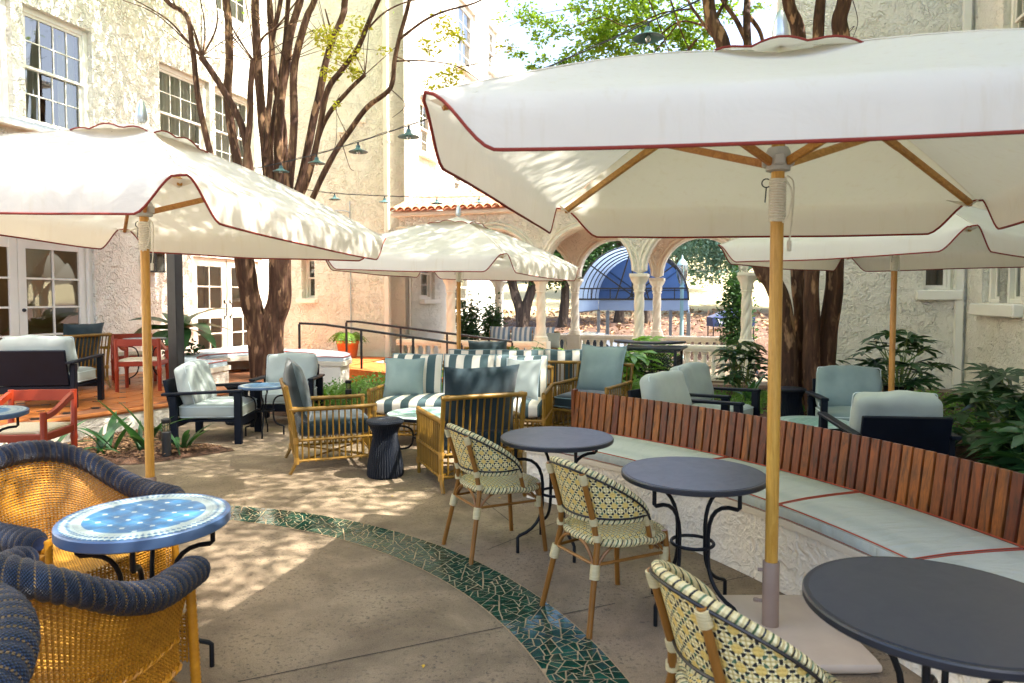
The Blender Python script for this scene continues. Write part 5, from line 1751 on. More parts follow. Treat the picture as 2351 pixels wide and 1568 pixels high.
def umbrella(label, xy, th, zc, S=2.5, rise=.56, tilt=(0, 0), val=.2, seed=0, plate=.72):
    t = thing('market_umbrella', label, 'umbrella', (xy[0], xy[1], 0), th, 'cream square market umbrellas')
    r = S / math.sqrt(2)
    def tl(x, y): return tilt[0] * x + tilt[1] * y
    cor = []
    for k in range(4):
        a = pi / 4 + k * pi / 2; x, y = r * math.cos(a), r * math.sin(a)
        cor.append(Vector((x, y, zc + tl(x, y))))
    apex = Vector((0, 0, zc + rise))
    NS_, NTT, NV = 84, 12, 7
    can = MB(); hem = []
    def dprof(s): return val * (.02 + .98 * smooth01(min(s, 1 - s) / .10))
    for k in range(4):
        a, b = cor[k], cor[(k + 1) % 4]
        ed = (b - a).normalized(); out = Vector((ed.y, -ed.x, 0)).normalized()
        def fn(s, q, a=a, b=b, out=out, k=k):
            m = 4 * s * (1 - s)
            E = a.lerp(b, s) - out * (.035 * m) - Vector((0, 0, .012 * m))
            w = q * (NTT + NV)
            if w <= NTT:
                u = .015 + .985 * w / NTT
                p = apex.lerp(E, u)
                p.z += .05 * math.sin(pi * u) * (1 - .85 * m) - .02 * m * math.sin(pi * u)
                p.z += .008 * u * mnoise.noise(Vector((s * 4 + k * 9 + seed, u * 3, 2)))
                return p
            v = (w - NTT) / NV
            d = dprof(s) * (1 + .05 * mnoise.noise(Vector((s * 3, k, seed))))
            o = .045 * math.sin(v * pi * .55) * min(1, d / val) + .012 * v * mnoise.noise(Vector((s * 5 + seed, k * 3, 1)))
            # the cloth turns over the edge before it hangs
            return E + out * (.03 * math.sin(min(1, v * 2) * pi / 2) + o * .4) - Vector((0, 0, d * (v ** 1.25)))
        can.grid(fn, NS_, NTT + NV)
        hem += [fn(i / NS_, 1.0) for i in range(NS_)]
    c = can.build('canopy', CANV, t, ang=75)
    for k in range(4): MB().tube([apex.lerp(cor[k], .1 + .9 * i / 14) + Vector((0, 0, .004 + .05 * math.sin(pi * (.1 + .9 * i / 14)))) for i in range(15)], .0032, 5).build('seam', CANV, c)
    MB().tube(hem, .0062, 6, closed=True).build('hem_piping', RPIPE_D, c)
    # vent cap
    vc_ = MB(); vh = []
    vr = .42
    for k in range(4):
        a = Vector((vr * math.cos(pi / 4 + k * pi / 2), vr * math.sin(pi / 4 + k * pi / 2), 0)); b = Vector((vr * math.cos(pi / 4 + (k + 1) * pi / 2), vr * math.sin(pi / 4 + (k + 1) * pi / 2), 0))
        def fv(s, u, a=a, b=b, k=k):
            p = (a.lerp(b, s)) * u
            base = zc + rise * (1 - p.length / r * (1.0 if True else 1))
            z = apex.z + .028 - (apex.z + .028 - (zc + rise * (1 - (a.lerp(b, s).length) / r * 1.05) + .035)) * u
            z += u * u * (.026 * abs(math.sin(pi * s * 2.5 + k * 1.7 + seed)) - .012)
            z += tl(p.x, p.y)
            return Vector((p.x, p.y, z))
        vc_.grid(fv, 16, 6); vh += [fv(i / 16, 1.0) for i in range(16)]
    v = vc_.build('vent_cap', CANV, t, ang=75)
    MB().tube(vh, .005, 6, closed=True).build('cap_piping', RPIPE_D, v)
    MB().lathe([(.022, apex.z + .035), (.036, apex.z + .05), (.038, apex.z + .09), (.03, apex.z + .14), (.016, apex.z + .18), (0, apex.z + .195)], 16).build('finial', SILV, t)
    MB().tube([(0, 0, .3), (0, 0, 1.2), (0, 0, zc + rise - .04)], .030, 12).build('pole', UPOLE, t)
    zr = zc + .01
    for k in range(4):
        e = cor[k]; d = Vector((e.x, e.y, 0)).normalized()
        top = d * .05 + Vector((0, 0, apex.z - .055)); end = e - d * .05 - Vector((0, 0, .030))
        mid = top.lerp(end, .55) + Vector((0, 0, .012))
        MB().bar(top, mid, .024, .042, .004).bar(mid, end, .024, .038, .004).build('rib', URIB, t)
        MB().bar(d * .05 + Vector((0, 0, zr - .02)), top.lerp(end, .42) - Vector((0, 0, .02)), .022, .038, .004).build('strut', URIB, t)
        sd2 = Vector((-d.y, d.x, 0))
        q = e - Vector((0, 0, .022))
        MB().add([q, q - d * .13 + sd2 * .11 - Vector((0, 0, -.022)), q - d * .13 - sd2 * .11 - Vector((0, 0, -.022)), q - d * .10 - Vector((0, 0, .03))], [(0, 1, 3), (0, 3, 2)]).build('corner_pocket', CANV, t, smooth=False)
    MB().lathe([(.033, zr - .06), (.055, zr - .055), (.055, zr + .03), (.045, zr + .05), (.032, zr + .05)], 16).box((0, .055, zr - .01), (.05, .03, .05), bev=.006).box((0, -.055, zr - .01), (.05, .03, .05), bev=.006).box((.055, 0, zr - .01), (.03, .05, .05), bev=.006).box((-.055, 0, zr - .01), (.03, .05, .05), bev=.006).build('runner', HUBM, t)
    cd = MB()
    pts = []
    for i in range(16 * 12):
        a = 2 * pi * i / 12; pts.append((.0345 * math.cos(a), .0345 * math.sin(a), zr - .09 - .20 * i / 192))
    cd.tube(pts, .0062, 5)
    cd.tube(spline([(.035, -.01, zr - .1), (.06, -.02, zr - .16), (.05, -.03, zr - .25), (.02, -.045, zr - .30)], 6), .004, 5)
    cd.tube(spline([(.04, 0, zr - .08), (.07, 0, zr - .12), (.065, 0, zr - .3), (.055, 0, zr - .38)], 6), .004, 5)
    cd.tube([(.055, 0, zr - .38), (.055, 0, zr - .43)], .010, 8)
    cd.build('cord', CORDM, t)
    pn = MB().tube([(-.05 + .02 * math.cos(a), .0, zr - .11 + .02 * math.sin(a)) for a in [2 * pi * i / 14 for i in range(14)]], .003, 5, closed=True)
    pn.tube([(-.05, 0, zr - .13), (-.055, 0, zr - .2)], .003, 5)
    pn.build('pin_chain', BLACKM, t)
    MB().lathe([(.039, .05), (.039, .36), (.036, .365), (.031, .365)], 18).tube([(-.06, 0, .32), (0, 0, .32)], .009, 8).tube([(-.06, 0, .17), (0, 0, .17)], .009, 8).lathe([(0, 0), (.014, 0), (.014, .012), (0, .012)], 8, (-.065, 0, .165)).build('base_sleeve', TAUPE, t)
    rbox(plate, plate, .055, .026, 0, 8).build('base_plate', PLATE, t, (0, 0, .0285), .25)
    return t
umbrella('cream market umbrella spreading over the right foreground', (1.24, 3.28), -.25, 2.26, 2.5, .50, (-.013, -.026), seed=1)
umbrella('cream market umbrella with dappled sunlight at left over the wicker chairs', (-2.55, 4.86), -.21, 2.235, 2.5, .56, (-.05, -.035), seed=4)
umbrella('cream market umbrella in the middle behind the striped sofa', (-.715, 9.35), -.42, 2.13, 2.5, .55, (-.03, -.02), seed=7)
umbrella('cream market umbrella at right behind the slatted bench', (4.02, 7.35), .60, 2.19, 2.5, .56, (-.015, 0), seed=9)

# ------------------------------------------------------------------ string lights
VERD = M('verdigris_enamel', hx('3d5f60'), hx('557a79'), 10, rough=.4, bump=.1)
BULB = m_glass('bulb_glass', (.95, .93, .85))
def lamp(label, p, sc=1.0, tilt=0.0):
    t = thing('pendant_lamp', label, 'lamp', p, 0, 'verdigris lamps on the wires')
    t.rotation_euler = (tilt, tilt * .6, 0); t.scale = (sc,) * 3
    MB().lathe([(.018, -.045), (.03, -.05), (.033, -.085), (.055, -.105), (.13, -.135), (.137, -.143), (.13, -.143), (.053, -.115), (.028, -.09)], 28, cap=False).build('shade', VERD, t)
    MB().lathe([(.0, .0), (.014, .0), (.016, -.05), (.024, -.055), (.024, -.085), (0, -.085)], 14).build('socket', BLACKM, t)
    MB().lathe([(.012, -.085), (.016, -.11), (.028, -.13), (.029, -.15), (.019, -.17), (0, -.176)], 14).build('bulb', BULB, t)
def light_string(label, pts, lamps):
    o = Vector(pts[0])
    c = thing('light_wire', label, 'cable', o)
    P = spline(pts, 10)
    MB().tube([p - o for p in P], .006, 6).tube([p - o + Vector((0, 0, .012 + .006 * math.sin(i * 1.3))) for i, p in enumerate(P)], .004, 5).build('wire', BLACKM, c)
    for (lab, p, s) in lamps:
        lamp(lab, p, s, rnd.uniform(-.06, .06))
L1 = [at(500, 402, 12.2), at(580, 388, 11.6), at(645, 374, 11.1), at(727, 354, 10.4), at(822, 326, 9.6), at(938, 288, 8.8), at(1000, 266, 8.4), at(1255, 156, 7.1), at(1488, 52, 6.3), at(1585, 10, 6.05), at(1700, -45, 5.8)]
light_string('black wire of lamps rising from the left tree across the courtyard', L1, [
    ('small verdigris lamp just left of the trunks, first on the upper wire', at(581, 388, 11.6), .9), ('verdigris lamp in front of the left tree trunks', at(645, 374, 11.1), .95), ('verdigris lamp at the right edge of the left tree trunks', at(727, 354, 10.4), .95),
    ('verdigris lamp hanging before the long leaning branch', at(822, 326, 9.6), .95), ('verdigris lamp against the corner of the sunlit wall', at(938, 288, 8.8), 1.0),
    ('verdigris lamp peeking over the big umbrella edge', at(1255, 156, 7.1), 1.0), ('largest verdigris lamp high above the big umbrella', at(1488, 50, 6.3), 1.0)])
L2 = [at(640, 425, 14.2), at(705, 436, 14.1), at(768, 444, 14.0), at(883, 450, 13.9), at(1003, 453, 13.9), at(1110, 450, 14.2), at(1250, 440, 14.9)]
light_string('lower black wire of small lamps over the ramp', L2, [('small lamp of the lower wire beside the wall conduit', at(768, 444, 14.0), .85), ('small lamp of the lower wire in front of the drainpipe', at(883, 450, 13.9), .85), ('small lamp of the lower wire on the white wall', at(1003, 453, 13.9), .85), ('small lamp of the lower wire beside the big umbrella', at(1100, 451, 14.2), .85)])

# ------------------------------------------------------------------ trees
BARK = m_bark('crape_myrtle_bark', hx('2e2018'), hx('54392a'), hx('7f6147'))
BARKD = m_bark('dark_bark', hx('2b2520'), hx('4a4038'), hx('5f5347'), .7)
LEAF1 = m_leaf('myrtle_leaf', hx('4a7320'), hx('93ad3c'), .5)
LEAFY = m_leaf('myrtle_leaf_yellow', hx('7f9a2a'), hx('c0b23c'), .45)
LEAFB = m_leaf('cedar_foliage', hx('4d7264'), hx('83a08c'), .2, .6, .2)
LEAFD = m_leaf('evergreen_leaf', hx('1d3a1c'), hx('3f6630'), .25)

def leaves(mb, centre, rad, n, size, rr, flat=.6, clump=0, droop=0.0):
    """n small leaves in an ellipsoid, gathered in clumps"""
    c = Vector(centre)
    cl = None
    if clump:
        cl = []
        for _ in range(clump):
            while True:
                p = Vector((rr.uniform(-1, 1), rr.uniform(-1, 1), rr.uniform(-1, 1)))
                if p.length <= 1: break
            cl.append((p, rr.uniform(.12, .30)))
    vs = []; fs = []
    for _ in range(n):
        if cl:
            p, s = rr.choice(cl); p = p + Vector((rr.gauss(0, s), rr.gauss(0, s), rr.gauss(0, s * flat)))
        else:
            while True:
                p = Vector((rr.uniform(-1, 1), rr.uniform(-1, 1), rr.uniform(-1, 1)))
                if p.length <= 1: break
        q = c + Vector((p.x * rad[0], p.y * rad[1], p.z * rad[2]))
        L = size * rr.uniform(.6, 1.25); w = L * rr.uniform(.4, .58)
        d = Vector((rr.gauss(0, 1), rr.gauss(0, 1), rr.gauss(0, .5) - droop)).normalized()
        s = d.orthogonal().normalized(); s = Matrix.Rotation(rr.uniform(0, 2 * pi), 3, d) @ s
        nn = d.cross(s) * (L * .12)
        o = len(vs)
        vs += [q, q + d * L * .5 + s * w * .5 + nn, q + d * L, q + d * L * .5 - s * w * .5 + nn]
        fs.append((o, o + 1, o + 2, o + 3))
    mb.add(vs, fs)

def stem(mb, pts, w0, w1, org, n=9, knots=True, seed=0):
    P = spline(pts, 6)
    m = len(P); rr = []
    for i, p in enumerate(P):
        r = lerp(w0, w1, (i / (m - 1)) ** .8) / 2
        rr.append(r * (1 + (.10 * mnoise.noise(p * 3.1 + Vector((seed, 0, 0))) if knots else 0)))
    P = [p - org + Vector((mnoise.noise(p * 1.7 + Vector((seed, 1, 0))), mnoise.noise(p * 1.7 + Vector((0, seed, 4))), 0)) * .022 for p in P]
    mb.tube(P, rr, n)

def twigs(mb, p, n, L, rr, org, up=.5, r=.008, ax=None):
    for _ in range(n):
        d = Vector((rr.gauss(0, 1), rr.gauss(0, .7), abs(rr.gauss(up, .5)))).normalized()
        if ax is not None: d = (d + Vector(ax)).normalized()
        l = L * rr.uniform(.5, 1.2)
        k = Vector((rr.gauss(0, .15), rr.gauss(0, .1), rr.gauss(.1, .1))) * l
        mb.tube([p - org, p - org + d * l * .5 + k * .5, p - org + d * l + k], [r, r * .7, r * .3], 5)

rt = random.Random(21)
LT = Vector((RCX + .12, RCY, 0))
lt = thing('crape_myrtle', 'many-stemmed brown tree rising from the round stone bench', 'tree', LT)
def px(pts, y0, y1): return [at(u, v, lerp(y0, y1, i / (len(pts) - 1))) for i, (u, v) in enumerate(pts)]
w2m = 12.0 / FPX
tr = MB()
bl = Vector((-4.3, 11.95, .05))
stem(tr, [bl] + px([(592, 760), (575, 690), (562, 600), (556, 520)], 11.95, 11.8), 52 * w2m, 40 * w2m, LT, 14, seed=1)
tr.build('trunk', BARK, lt)
tr = MB()
stem(tr, [Vector((-4.12, 12.0, .05))] + px([(622, 760), (640, 690), (643, 600), (645, 520)], 12.0, 12.0), 60 * w2m, 46 * w2m, LT, 14, seed=2)
tr.build('trunk', BARK, lt)
stems = [
    ([(566, 560), (560, 470), (546, 378), (525, 245), (525, 105), (521, 0), (510, -120)], 24, 15, -.2, .1),
    ([(556, 560), (510, 430), (480, 343), (458, 245), (441, 105), (427, 35), (381, 0), (330, -90)], 17, 8, -.4, -.9),
    ([(570, 540), (578, 440), (556, 297), (507, 196), (462, 130)], 17, 13, -.3, -.7),
    ([(572, 540), (567, 385), (574, 245), (581, 140)], 15, 12, -.5, -.6),
    ([(625, 540), (616, 410), (602, 280), (591, 105), (588, 0), (585, -120)], 24, 16, .1, .3),
    ([(606, 360), (612, 308), (623, 140), (630, 70), (644, 0), (655, -100)], 14, 9, -.3, -.4),
    ([(640, 540), (640, 410), (640, 280), (658, 140), (670, 60), (690, 0), (705, -100)], 24, 15, .2, .5),
    ([(652, 540), (665, 420), (675, 280), (675, 175), (686, 105), (707, 35), (721, 0), (745, -100)], 20, 13, -.2, -.1),
    ([(650, 530), (690, 420), (705, 350), (726, 245), (740, 175), (757, 105), (785, 35), (792, 0), (815, -120)], 20, 13, 0, .4),
    ([(655, 520), (697, 430), (719, 367), (750, 217), (785, 161), (820, 112), (841, 63), (870, 0), (900, -80)], 16, 9, -.3, -.4),
    ([(660, 530), (700, 420), (726, 336), (754, 262), (796, 210), (838, 171)], 14, 8, -.1, -.5),
    ([(660, 560), (690, 505), (719, 451), (747, 392), (796, 308), (845, 245), (896, 203), (906, 140), (918, 84), (932, 35), (940, 0), (950, -60)], 15, 7, -.4, -1.0),
    ([(648, 530), (655, 420), (650, 300), (630, 170), (622, 60), (618, 0), (610, -100)], 18, 12, .5, .7),
    ([(635, 540), (628, 420), (622, 320), (640, 200), (655, 90), (662, 0), (668, -90)], 16, 10, .6, .9)]
tops = []
for i, (p, w0, w1, d0, d1) in enumerate(stems):
    mb = MB(); P = px(p, 11.9 + d0, 11.9 + d1)
    stem(mb, P, w0 * w2m, w1 * w2m, LT, 10, seed=i * 3.7)
    mb.build('stem', BARK, lt); tops.append(P[-1])
br = MB()
for (p, w0, w1, d0, d1) in (([(462, 130), (430, 95), (390, 50), (345, 20), (300, -5)], 7, 2, -.7, -1), ([(462, 130), (440, 60), (400, 10), (385, -30)], 6, 2, -.7, -.9), ([(462, 130), (470, 80), (466, 30), (455, -30)], 5, 2, -.7, -.7), ([(462, 130), (495, 70), (498, 20), (490, -20)], 5, 2, -.7, -.6), ([(462, 130), (380, 50), (330, 18), (280, 0)], 4, 1.5, -.7, -1.1),
        ([(581, 140), (548, 90), (520, 30), (510, -10)], 5, 2, -.6, -.8), ([(581, 140), (600, 90), (640, 55), (690, -10)], 7, 3, -.6, -.7), ([(581, 140), (575, 60), (560, -10)], 4, 2, -.6, -.6), ([(581, 140), (630, 110), (670, 90), (720, 70)], 3, 1.2, -.6, -.8),
        ([(918, 88), (971, 49), (1020, 25), (1090, 7), (1130, -15)], 6, 3, -1.0, -1.3), ([(910, 140), (985, 140), (1055, 154), (1118, 200)], 4, 1.5, -.9, -1.2), ([(910, 130), (950, 150), (985, 190), (980, 230)], 2.5, 1, -.9, -1.0), ([(918, 84), (935, 20), (955, -20)], 4, 2, -1, -1.1), ([(840, 70), (880, 30), (930, 5), (1000, -8)], 5, 2, -.4, -.9), ([(1055, 154), (1110, 140), (1160, 105)], 2.5, 1, -1.1, -1.3),
        ([(796, 308), (770, 250), (780, 215)], 2.5, 1, -.8, -.8), ([(747, 392), (770, 330), (772, 240)], 2, 1, -.6, -.6), ([(780, 310), (800, 380), (812, 392)], 2.5, 1, -.8, -.9), ([(896, 203), (930, 240), (900, 270)], 2.5, 1, -.9, -1.0), ([(838, 171), (842, 140)], 4, 2, -.5, -.5), ([(757, 60), (748, 30), (745, 20)], 5, 3, .3, .3)):
    stem(br, px(p, 11.9 + d0, 11.9 + d1), w0 * w2m, w1 * w2m, LT, 6, False)
for (u, v, d) in ((462, 130, -.7), (581, 140, -.6), (525, 105, 0), (658, 140, .3), (757, 105, .2), (838, 171, -.5), (630, 70, -.4)):
    twigs(br, at(u, v, 11.9 + d), 7, .9, rt, LT, .7, .009)
for p in [q for q in tops if q.z > 6.2]:
    for _ in range(3):
        q = p + Vector((rt.gauss(0, 1.0), rt.gauss(0, .8), rt.uniform(.8, 2.2)))
        br.tube([p - LT, (p + q) / 2 - LT + Vector((0, 0, .2)), q - LT], [.035, .025, .012], 6)
br.build('branches', BARK, lt)
cr = MB()
leaves(cr, LT * 0 + Vector((.5, -.6, 9.6)), (3.9, 3.8, 1.6), 26000, .125, rt, .6, 150)
leaves(cr, Vector((-.7, 7.9, 8.3)) - LT, (2.3, 2.0, .8), 11000, .125, rt, .6, 60)  # extra leaf cluster added above the view to shade the terrace
tag(cr.build('crown', LEAF1, lt, smooth=False), kind='stuff')
cr = MB()
for (u, v, Y, r, n) in ((760, 85, 11.7, .30, 70), (735, 80, 11.9, .2, 40), (790, 120, 11.4, .32, 80), (815, 165, 11.4, .15, 36), (755, 165, 11.7, .2, 30), (1015, 50, 10.9, .25, 40), (1035, 80, 10.8, .22, 50), (990, 105, 10.9, .2, 36), (1040, 165, 10.8, .22, 55), (1030, 200, 10.8, .18, 36), (1000, 190, 10.8, .2, 30), (1160, 105, 10.6, .15, 16), (820, 60, 11.5, .25, 40), (880, 115, 11.2, .12, 12), (775, 240, 11.0, .08, 8)):
    leaves(cr, at(u, v, Y) - LT, (r, r * .6, r * .7), int(n * 2.4), .078, rt, 1, 0, .3)
tag(cr.build('leaf_sprays', LEAFY, lt, smooth=False), kind='stuff')

RT = Vector((3.95, 9.4, 0))
rtree = thing('crape_myrtle', 'thick many-stemmed brown tree standing at right behind the lounge chairs', 'tree', RT)
w2r = 9.4 / FPX
rst = [([(1808, 955), (1808, 864), (1798, 724), (1777, 654), (1745, 600), (1715, 450), (1690, 280), (1661, 112), (1637, 52), (1627, 0), (1610, -120)], 52, 26, -.1, .5),
       ([(1838, 955), (1826, 829), (1838, 724), (1833, 616), (1836, 400), (1838, 200), (1833, 70), (1819, 28), (1812, 0), (1795, -120)], 40, 26, .3, .1),
       ([(1868, 965), (1862, 829), (1864, 724), (1863, 616), (1868, 400), (1874, 200), (1878, 80), (1885, 0), (1895, -120)], 42, 20, -.25, .0),
       ([(1896, 955), (1893, 846), (1903, 759), (1912, 689), (1917, 616), (1928, 400), (1938, 200), (1934, 91), (1927, 45), (1938, 0), (1955, -120)], 48, 30, 0, -.2),
       ([(1770, 640), (1745, 420), (1725, 200), (1717, 98), (1714, 35), (1717, 0), (1720, -120)], 24, 15, .3, .9)]
rtops = []
for i, (p, w0, w1, d0, d1) in enumerate(rst):
    mb = MB(); P = px(p, 9.4 + d0, 9.4 + d1)
    if i < 4: P[0].z = .0
    stem(mb, P, w0 * w2r, w1 * w2r, RT, 14, seed=i * 5.1 + 1)
    mb.build('stem', BARK, rtree); rtops.append(P[-1])
br = MB()
for (p, w0, w1, d0, d1) in (([(1717, 98), (1690, 45), (1665, 10), (1650, -20)], 14, 9, .9, 1.0), ([(1714, 30), (1745, 70), (1755, 105)], 12, 9, .9, .9), ([(1661, 112), (1620, 60), (1590, 20), (1575, -10)], 9, 6, .5, .8), ([(1637, 52), (1660, 10), (1680, -20)], 10, 6, .5, .5), ([(1620, 60), (1560, 50), (1500, 90), (1440, 105)], 6, 2, .8, 1.6), ([(1590, 20), (1520, 30), (1440, 60), (1380, 40), (1300, 70)], 5, 2, .8, 2.0), ([(1600, 90), (1575, 120), (1560, 160)], 7, 5, .6, .7), ([(1560, 50), (1480, 140), (1400, 150), (1330, 190)], 4, 1.5, 1.0, 1.9), ([(1540, 0), (1570, 90), (1600, 150)], 5, 2, 1.0, 1.0), ([(1490, 0), (1530, 100), (1545, 150)], 4, 1.5, 1.4, 1.2), ([(1440, 60), (1350, 20), (1250, 30), (1170, 60)], 3, 1.2, 1.8, 2.6), ([(1955, 0), (1968, 50), (1955, 90)], 2, 1.2, -.2, -.2), ([(1938, 85), (1960, 60), (1945, 70)], 2, 1, -.2, -.2)):
    stem(br, px(p, 9.4 + d0, 9.4 + d1), w0 * w2r, w1 * w2r, RT, 7, False)
for p in rtops:
    for _ in range(4):
        q = p + Vector((rt.gauss(-.6, 1.1), rt.gauss(0, 1.0), rt.uniform(.8, 2.4)))
        br.tube([p - RT, (p + q) / 2 - RT + Vector((0, 0, .2)), q - RT], [.045, .03, .012], 6)
br.build('branches', BARK, rtree)
cr = MB()
leaves(cr, Vector((2.4, 8.6, 8.4)) - RT, (3.6, 3.3, 1.4), 28000, .12, rt, .6, 140)
for (u, v, Y, r, n) in ((1420, 60, 11.6, .75, 520), (1530, 40, 11.4, .6, 420), (1600, 80, 11.0, .45, 240), (1330, 120, 11.8, .5, 260), (1250, 60, 12.0, .45, 170), (1460, 130, 11.4, .5, 300), (1390, 10, 11.8, .7, 420), (1560, 130, 11.2, .4, 200), (1210, 130, 12.0, .25, 60), (1190, 30, 12.2, .35, 60), (1290, 175, 11.8, .35, 110), (1660, 30, 10.6, .3, 60), (1640, 130, 10.6, .22, 60), (1480, 0, 11.6, .6, 320), (1240, 170, 12.0, .2, 40), (1735, 30, 10.8, .2, 26)):
    leaves(cr, at(u, v, Y) - RT, (r, r * .8, r * .75), int(n * 2.6), .088, rt, .7, max(4, n // 18), .1)
tag(cr.build('crown', LEAF1, rtree, smooth=False), kind='stuff')

# the tree behind the camera whose crown dapples the paving at left
NT0 = Vector((3.9, -1.6, 0))
nt_ = thing('crape_myrtle', 'tree beside the camera casting dappled shade across the paving', 'tree', NT0)
mb = MB()
stem(mb, [NT0, NT0 + Vector((-.2, .3, 2)), NT0 + Vector((-.9, 1.2, 4.2)), NT0 + Vector((-1.6, 2.2, 6))], .34, .16, NT0, 12)
stem(mb, [NT0 + Vector((.1, 0, 0)), NT0 + Vector((.2, .8, 2)), NT0 + Vector((-.2, 2.2, 4.6)), NT0 + Vector((-1.0, 3.8, 6.6))], .3, .12, NT0, 12, seed=4)
mb.build('trunk', BARK, nt_)
br = MB()
for _ in range(26):
    p = NT0 + Vector((rt.uniform(-2.4, -.6), rt.uniform(1.4, 3.4), rt.uniform(5.2, 6.4))); q = Vector((rt.uniform(-1.0, 3.6), rt.uniform(-.4, 6.0), rt.uniform(5.8, 7.8)))
    br.tube([p - NT0, (p + q) / 2 - NT0 + Vector((0, 0, .25)), q - NT0], [.035, .022, .008], 5)
br.build('branches', BARK, nt_)
cr = MB()
leaves(cr, Vector((1.5, 2.9, 6.9)) - NT0, (3.0, 3.8, 1.1), 11500, .12, rt, .6, 90)
leaves(cr, Vector((.5, 4.7, 7.2)) - NT0, (1.9, 1.4, .5), 6500, .12, rt, .6, 46)  # more leaves added out of view to shade the left umbrella
tag(cr.build('crown', LEAF1, nt_, smooth=False), kind='stuff')
# ------------------------------------------------------------------ plants
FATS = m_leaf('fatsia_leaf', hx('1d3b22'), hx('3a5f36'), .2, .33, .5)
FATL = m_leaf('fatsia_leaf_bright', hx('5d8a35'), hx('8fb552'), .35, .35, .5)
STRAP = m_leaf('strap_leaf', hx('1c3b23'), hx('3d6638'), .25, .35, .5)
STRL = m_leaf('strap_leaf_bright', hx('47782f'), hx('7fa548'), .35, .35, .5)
FERN = m_leaf('fern_leaf', hx('4c7a2a'), hx('86ab45'), .4, .5, .3)
COVER = m_leaf('ground_cover_leaf', hx('3c6a2c'), hx('7ba14a'), .35)
STALK = M('green_stalk', hx('5f7a3a'), hx('7a8a4a'), 10, rough=.5)
POTD = M('black_pot', hx('1d1d1f'), rough=.4)
POTT = M('terracotta_pot', hx('b5673a'), hx('c57a4c'), 5, rough=.75, bump=.1)
POTW = M('white_glazed_pot', hx('e8e2d2'), hx('ded6c2'), 6, rough=.45)

def fatsia_leaf(seed, mat, lobes=7):
    rr = random.Random(seed); mb = MB()
    ctr = (0, 0, 0); pts = []
    span = R(280)
    ring = []
    for k in range(lobes):
        a = -span / 2 + span * k / (lobes - 1)
        L = 1.0 - .25 * abs(k - (lobes - 1) / 2) / ((lobes - 1) / 2)
        def P(r, da, z): return Vector((r * math.sin(a + da), r * math.cos(a + da), z))
        hw = span / lobes * .46
        base_l, base_r = P(.36, -hw * 1.05, .035), P(.36, hw * 1.05, .035)
        m_l, m_r = P(.66 * L, -hw * .74, .03), P(.66 * L, hw * .74, .03)
        t_ = P(L, rr.uniform(-.05, .05), -.10 * L)
        mid0, mid1 = P(.3, 0, .0), P(.66 * L, 0, -.02)
        o = len(mb.v)
        mb.add([Vector(ctr), base_l, m_l, t_, m_r, base_r, mid0, mid1], [(0, 6, 1), (0, 5, 6), (1, 6, 7, 2), (6, 5, 4, 7), (2, 7, 3), (7, 4, 3)])
        if k:
            # web between the lobes
            mb.add([Vector(ctr), P(.36, -hw * 1.05, .035), P(.34, -span / lobes * .6, .03)], [(0, 1, 2)])
    return mb.mesh('leaf', mat, True, 60)
FL = [fatsia_leaf(i, FATS) for i in range(3)]
FLB = [fatsia_leaf(i + 9, FATL) for i in range(3)]

def aim(o, p, d, roll=0.0):
    """stand leaf mesh (y forward, z up) at p along direction d"""
    d = Vector(d).normalized()
    x = d.cross(Vector((0, 0, 1)))
    if x.length < 1e-3: x = Vector((1, 0, 0))
    x.normalize(); z = x.cross(d)
    m = Matrix((x, d, z)).transposed() @ Matrix.Rotation(roll, 3, 'Y')
    o.matrix_local = Matrix.Translation(p) @ m.to_4x4()

def fatsia(label, loc, W, H, n, size, bright=False, pot=None, group='glossy hand-leaved fatsia plants', seed=0, z0=0.0):
    rr = random.Random(seed + 100)
    t = thing('fatsia_plant', label, 'plant', loc, 0, group)
    st = MB(); ms = FLB if bright else FL
    for i in range(n):
        a = rr.uniform(0, 2 * pi); el = rr.uniform(.05, 1.0)
        r = W * math.sqrt(1 - (el * .8) ** 2) * rr.uniform(.45, 1)
        p = Vector((r * math.cos(a), r * math.sin(a), z0 + H * (.15 + .85 * el) * rr.uniform(.75, 1.0)))
        b = Vector((.12 * math.cos(a), .12 * math.sin(a), z0 + p.z * .35 - z0 * .35))
        st.tube([b, b.lerp(p, .6) + Vector((0, 0, .06)), p], [.008, .006, .004], 4)
        d = Vector((math.cos(a), math.sin(a), rr.uniform(-.45, .25)))
        o = obj('leaf', rr.choice(ms), t); s = size * rr.uniform(.7, 1.2)
        aim(o, p, d, rr.uniform(-.4, .4)); o.scale = (s, s, s)
    for k in range(3): st.tube([(0, 0, z0), (rr.gauss(0, .08), rr.gauss(0, .08), z0 + H * .4), (rr.gauss(0, .15), rr.gauss(0, .15), z0 + H * .75)], [.018, .014, .008], 6)
    st.build('stalks', STALK, t)
    if pot: pot(t)
    return t

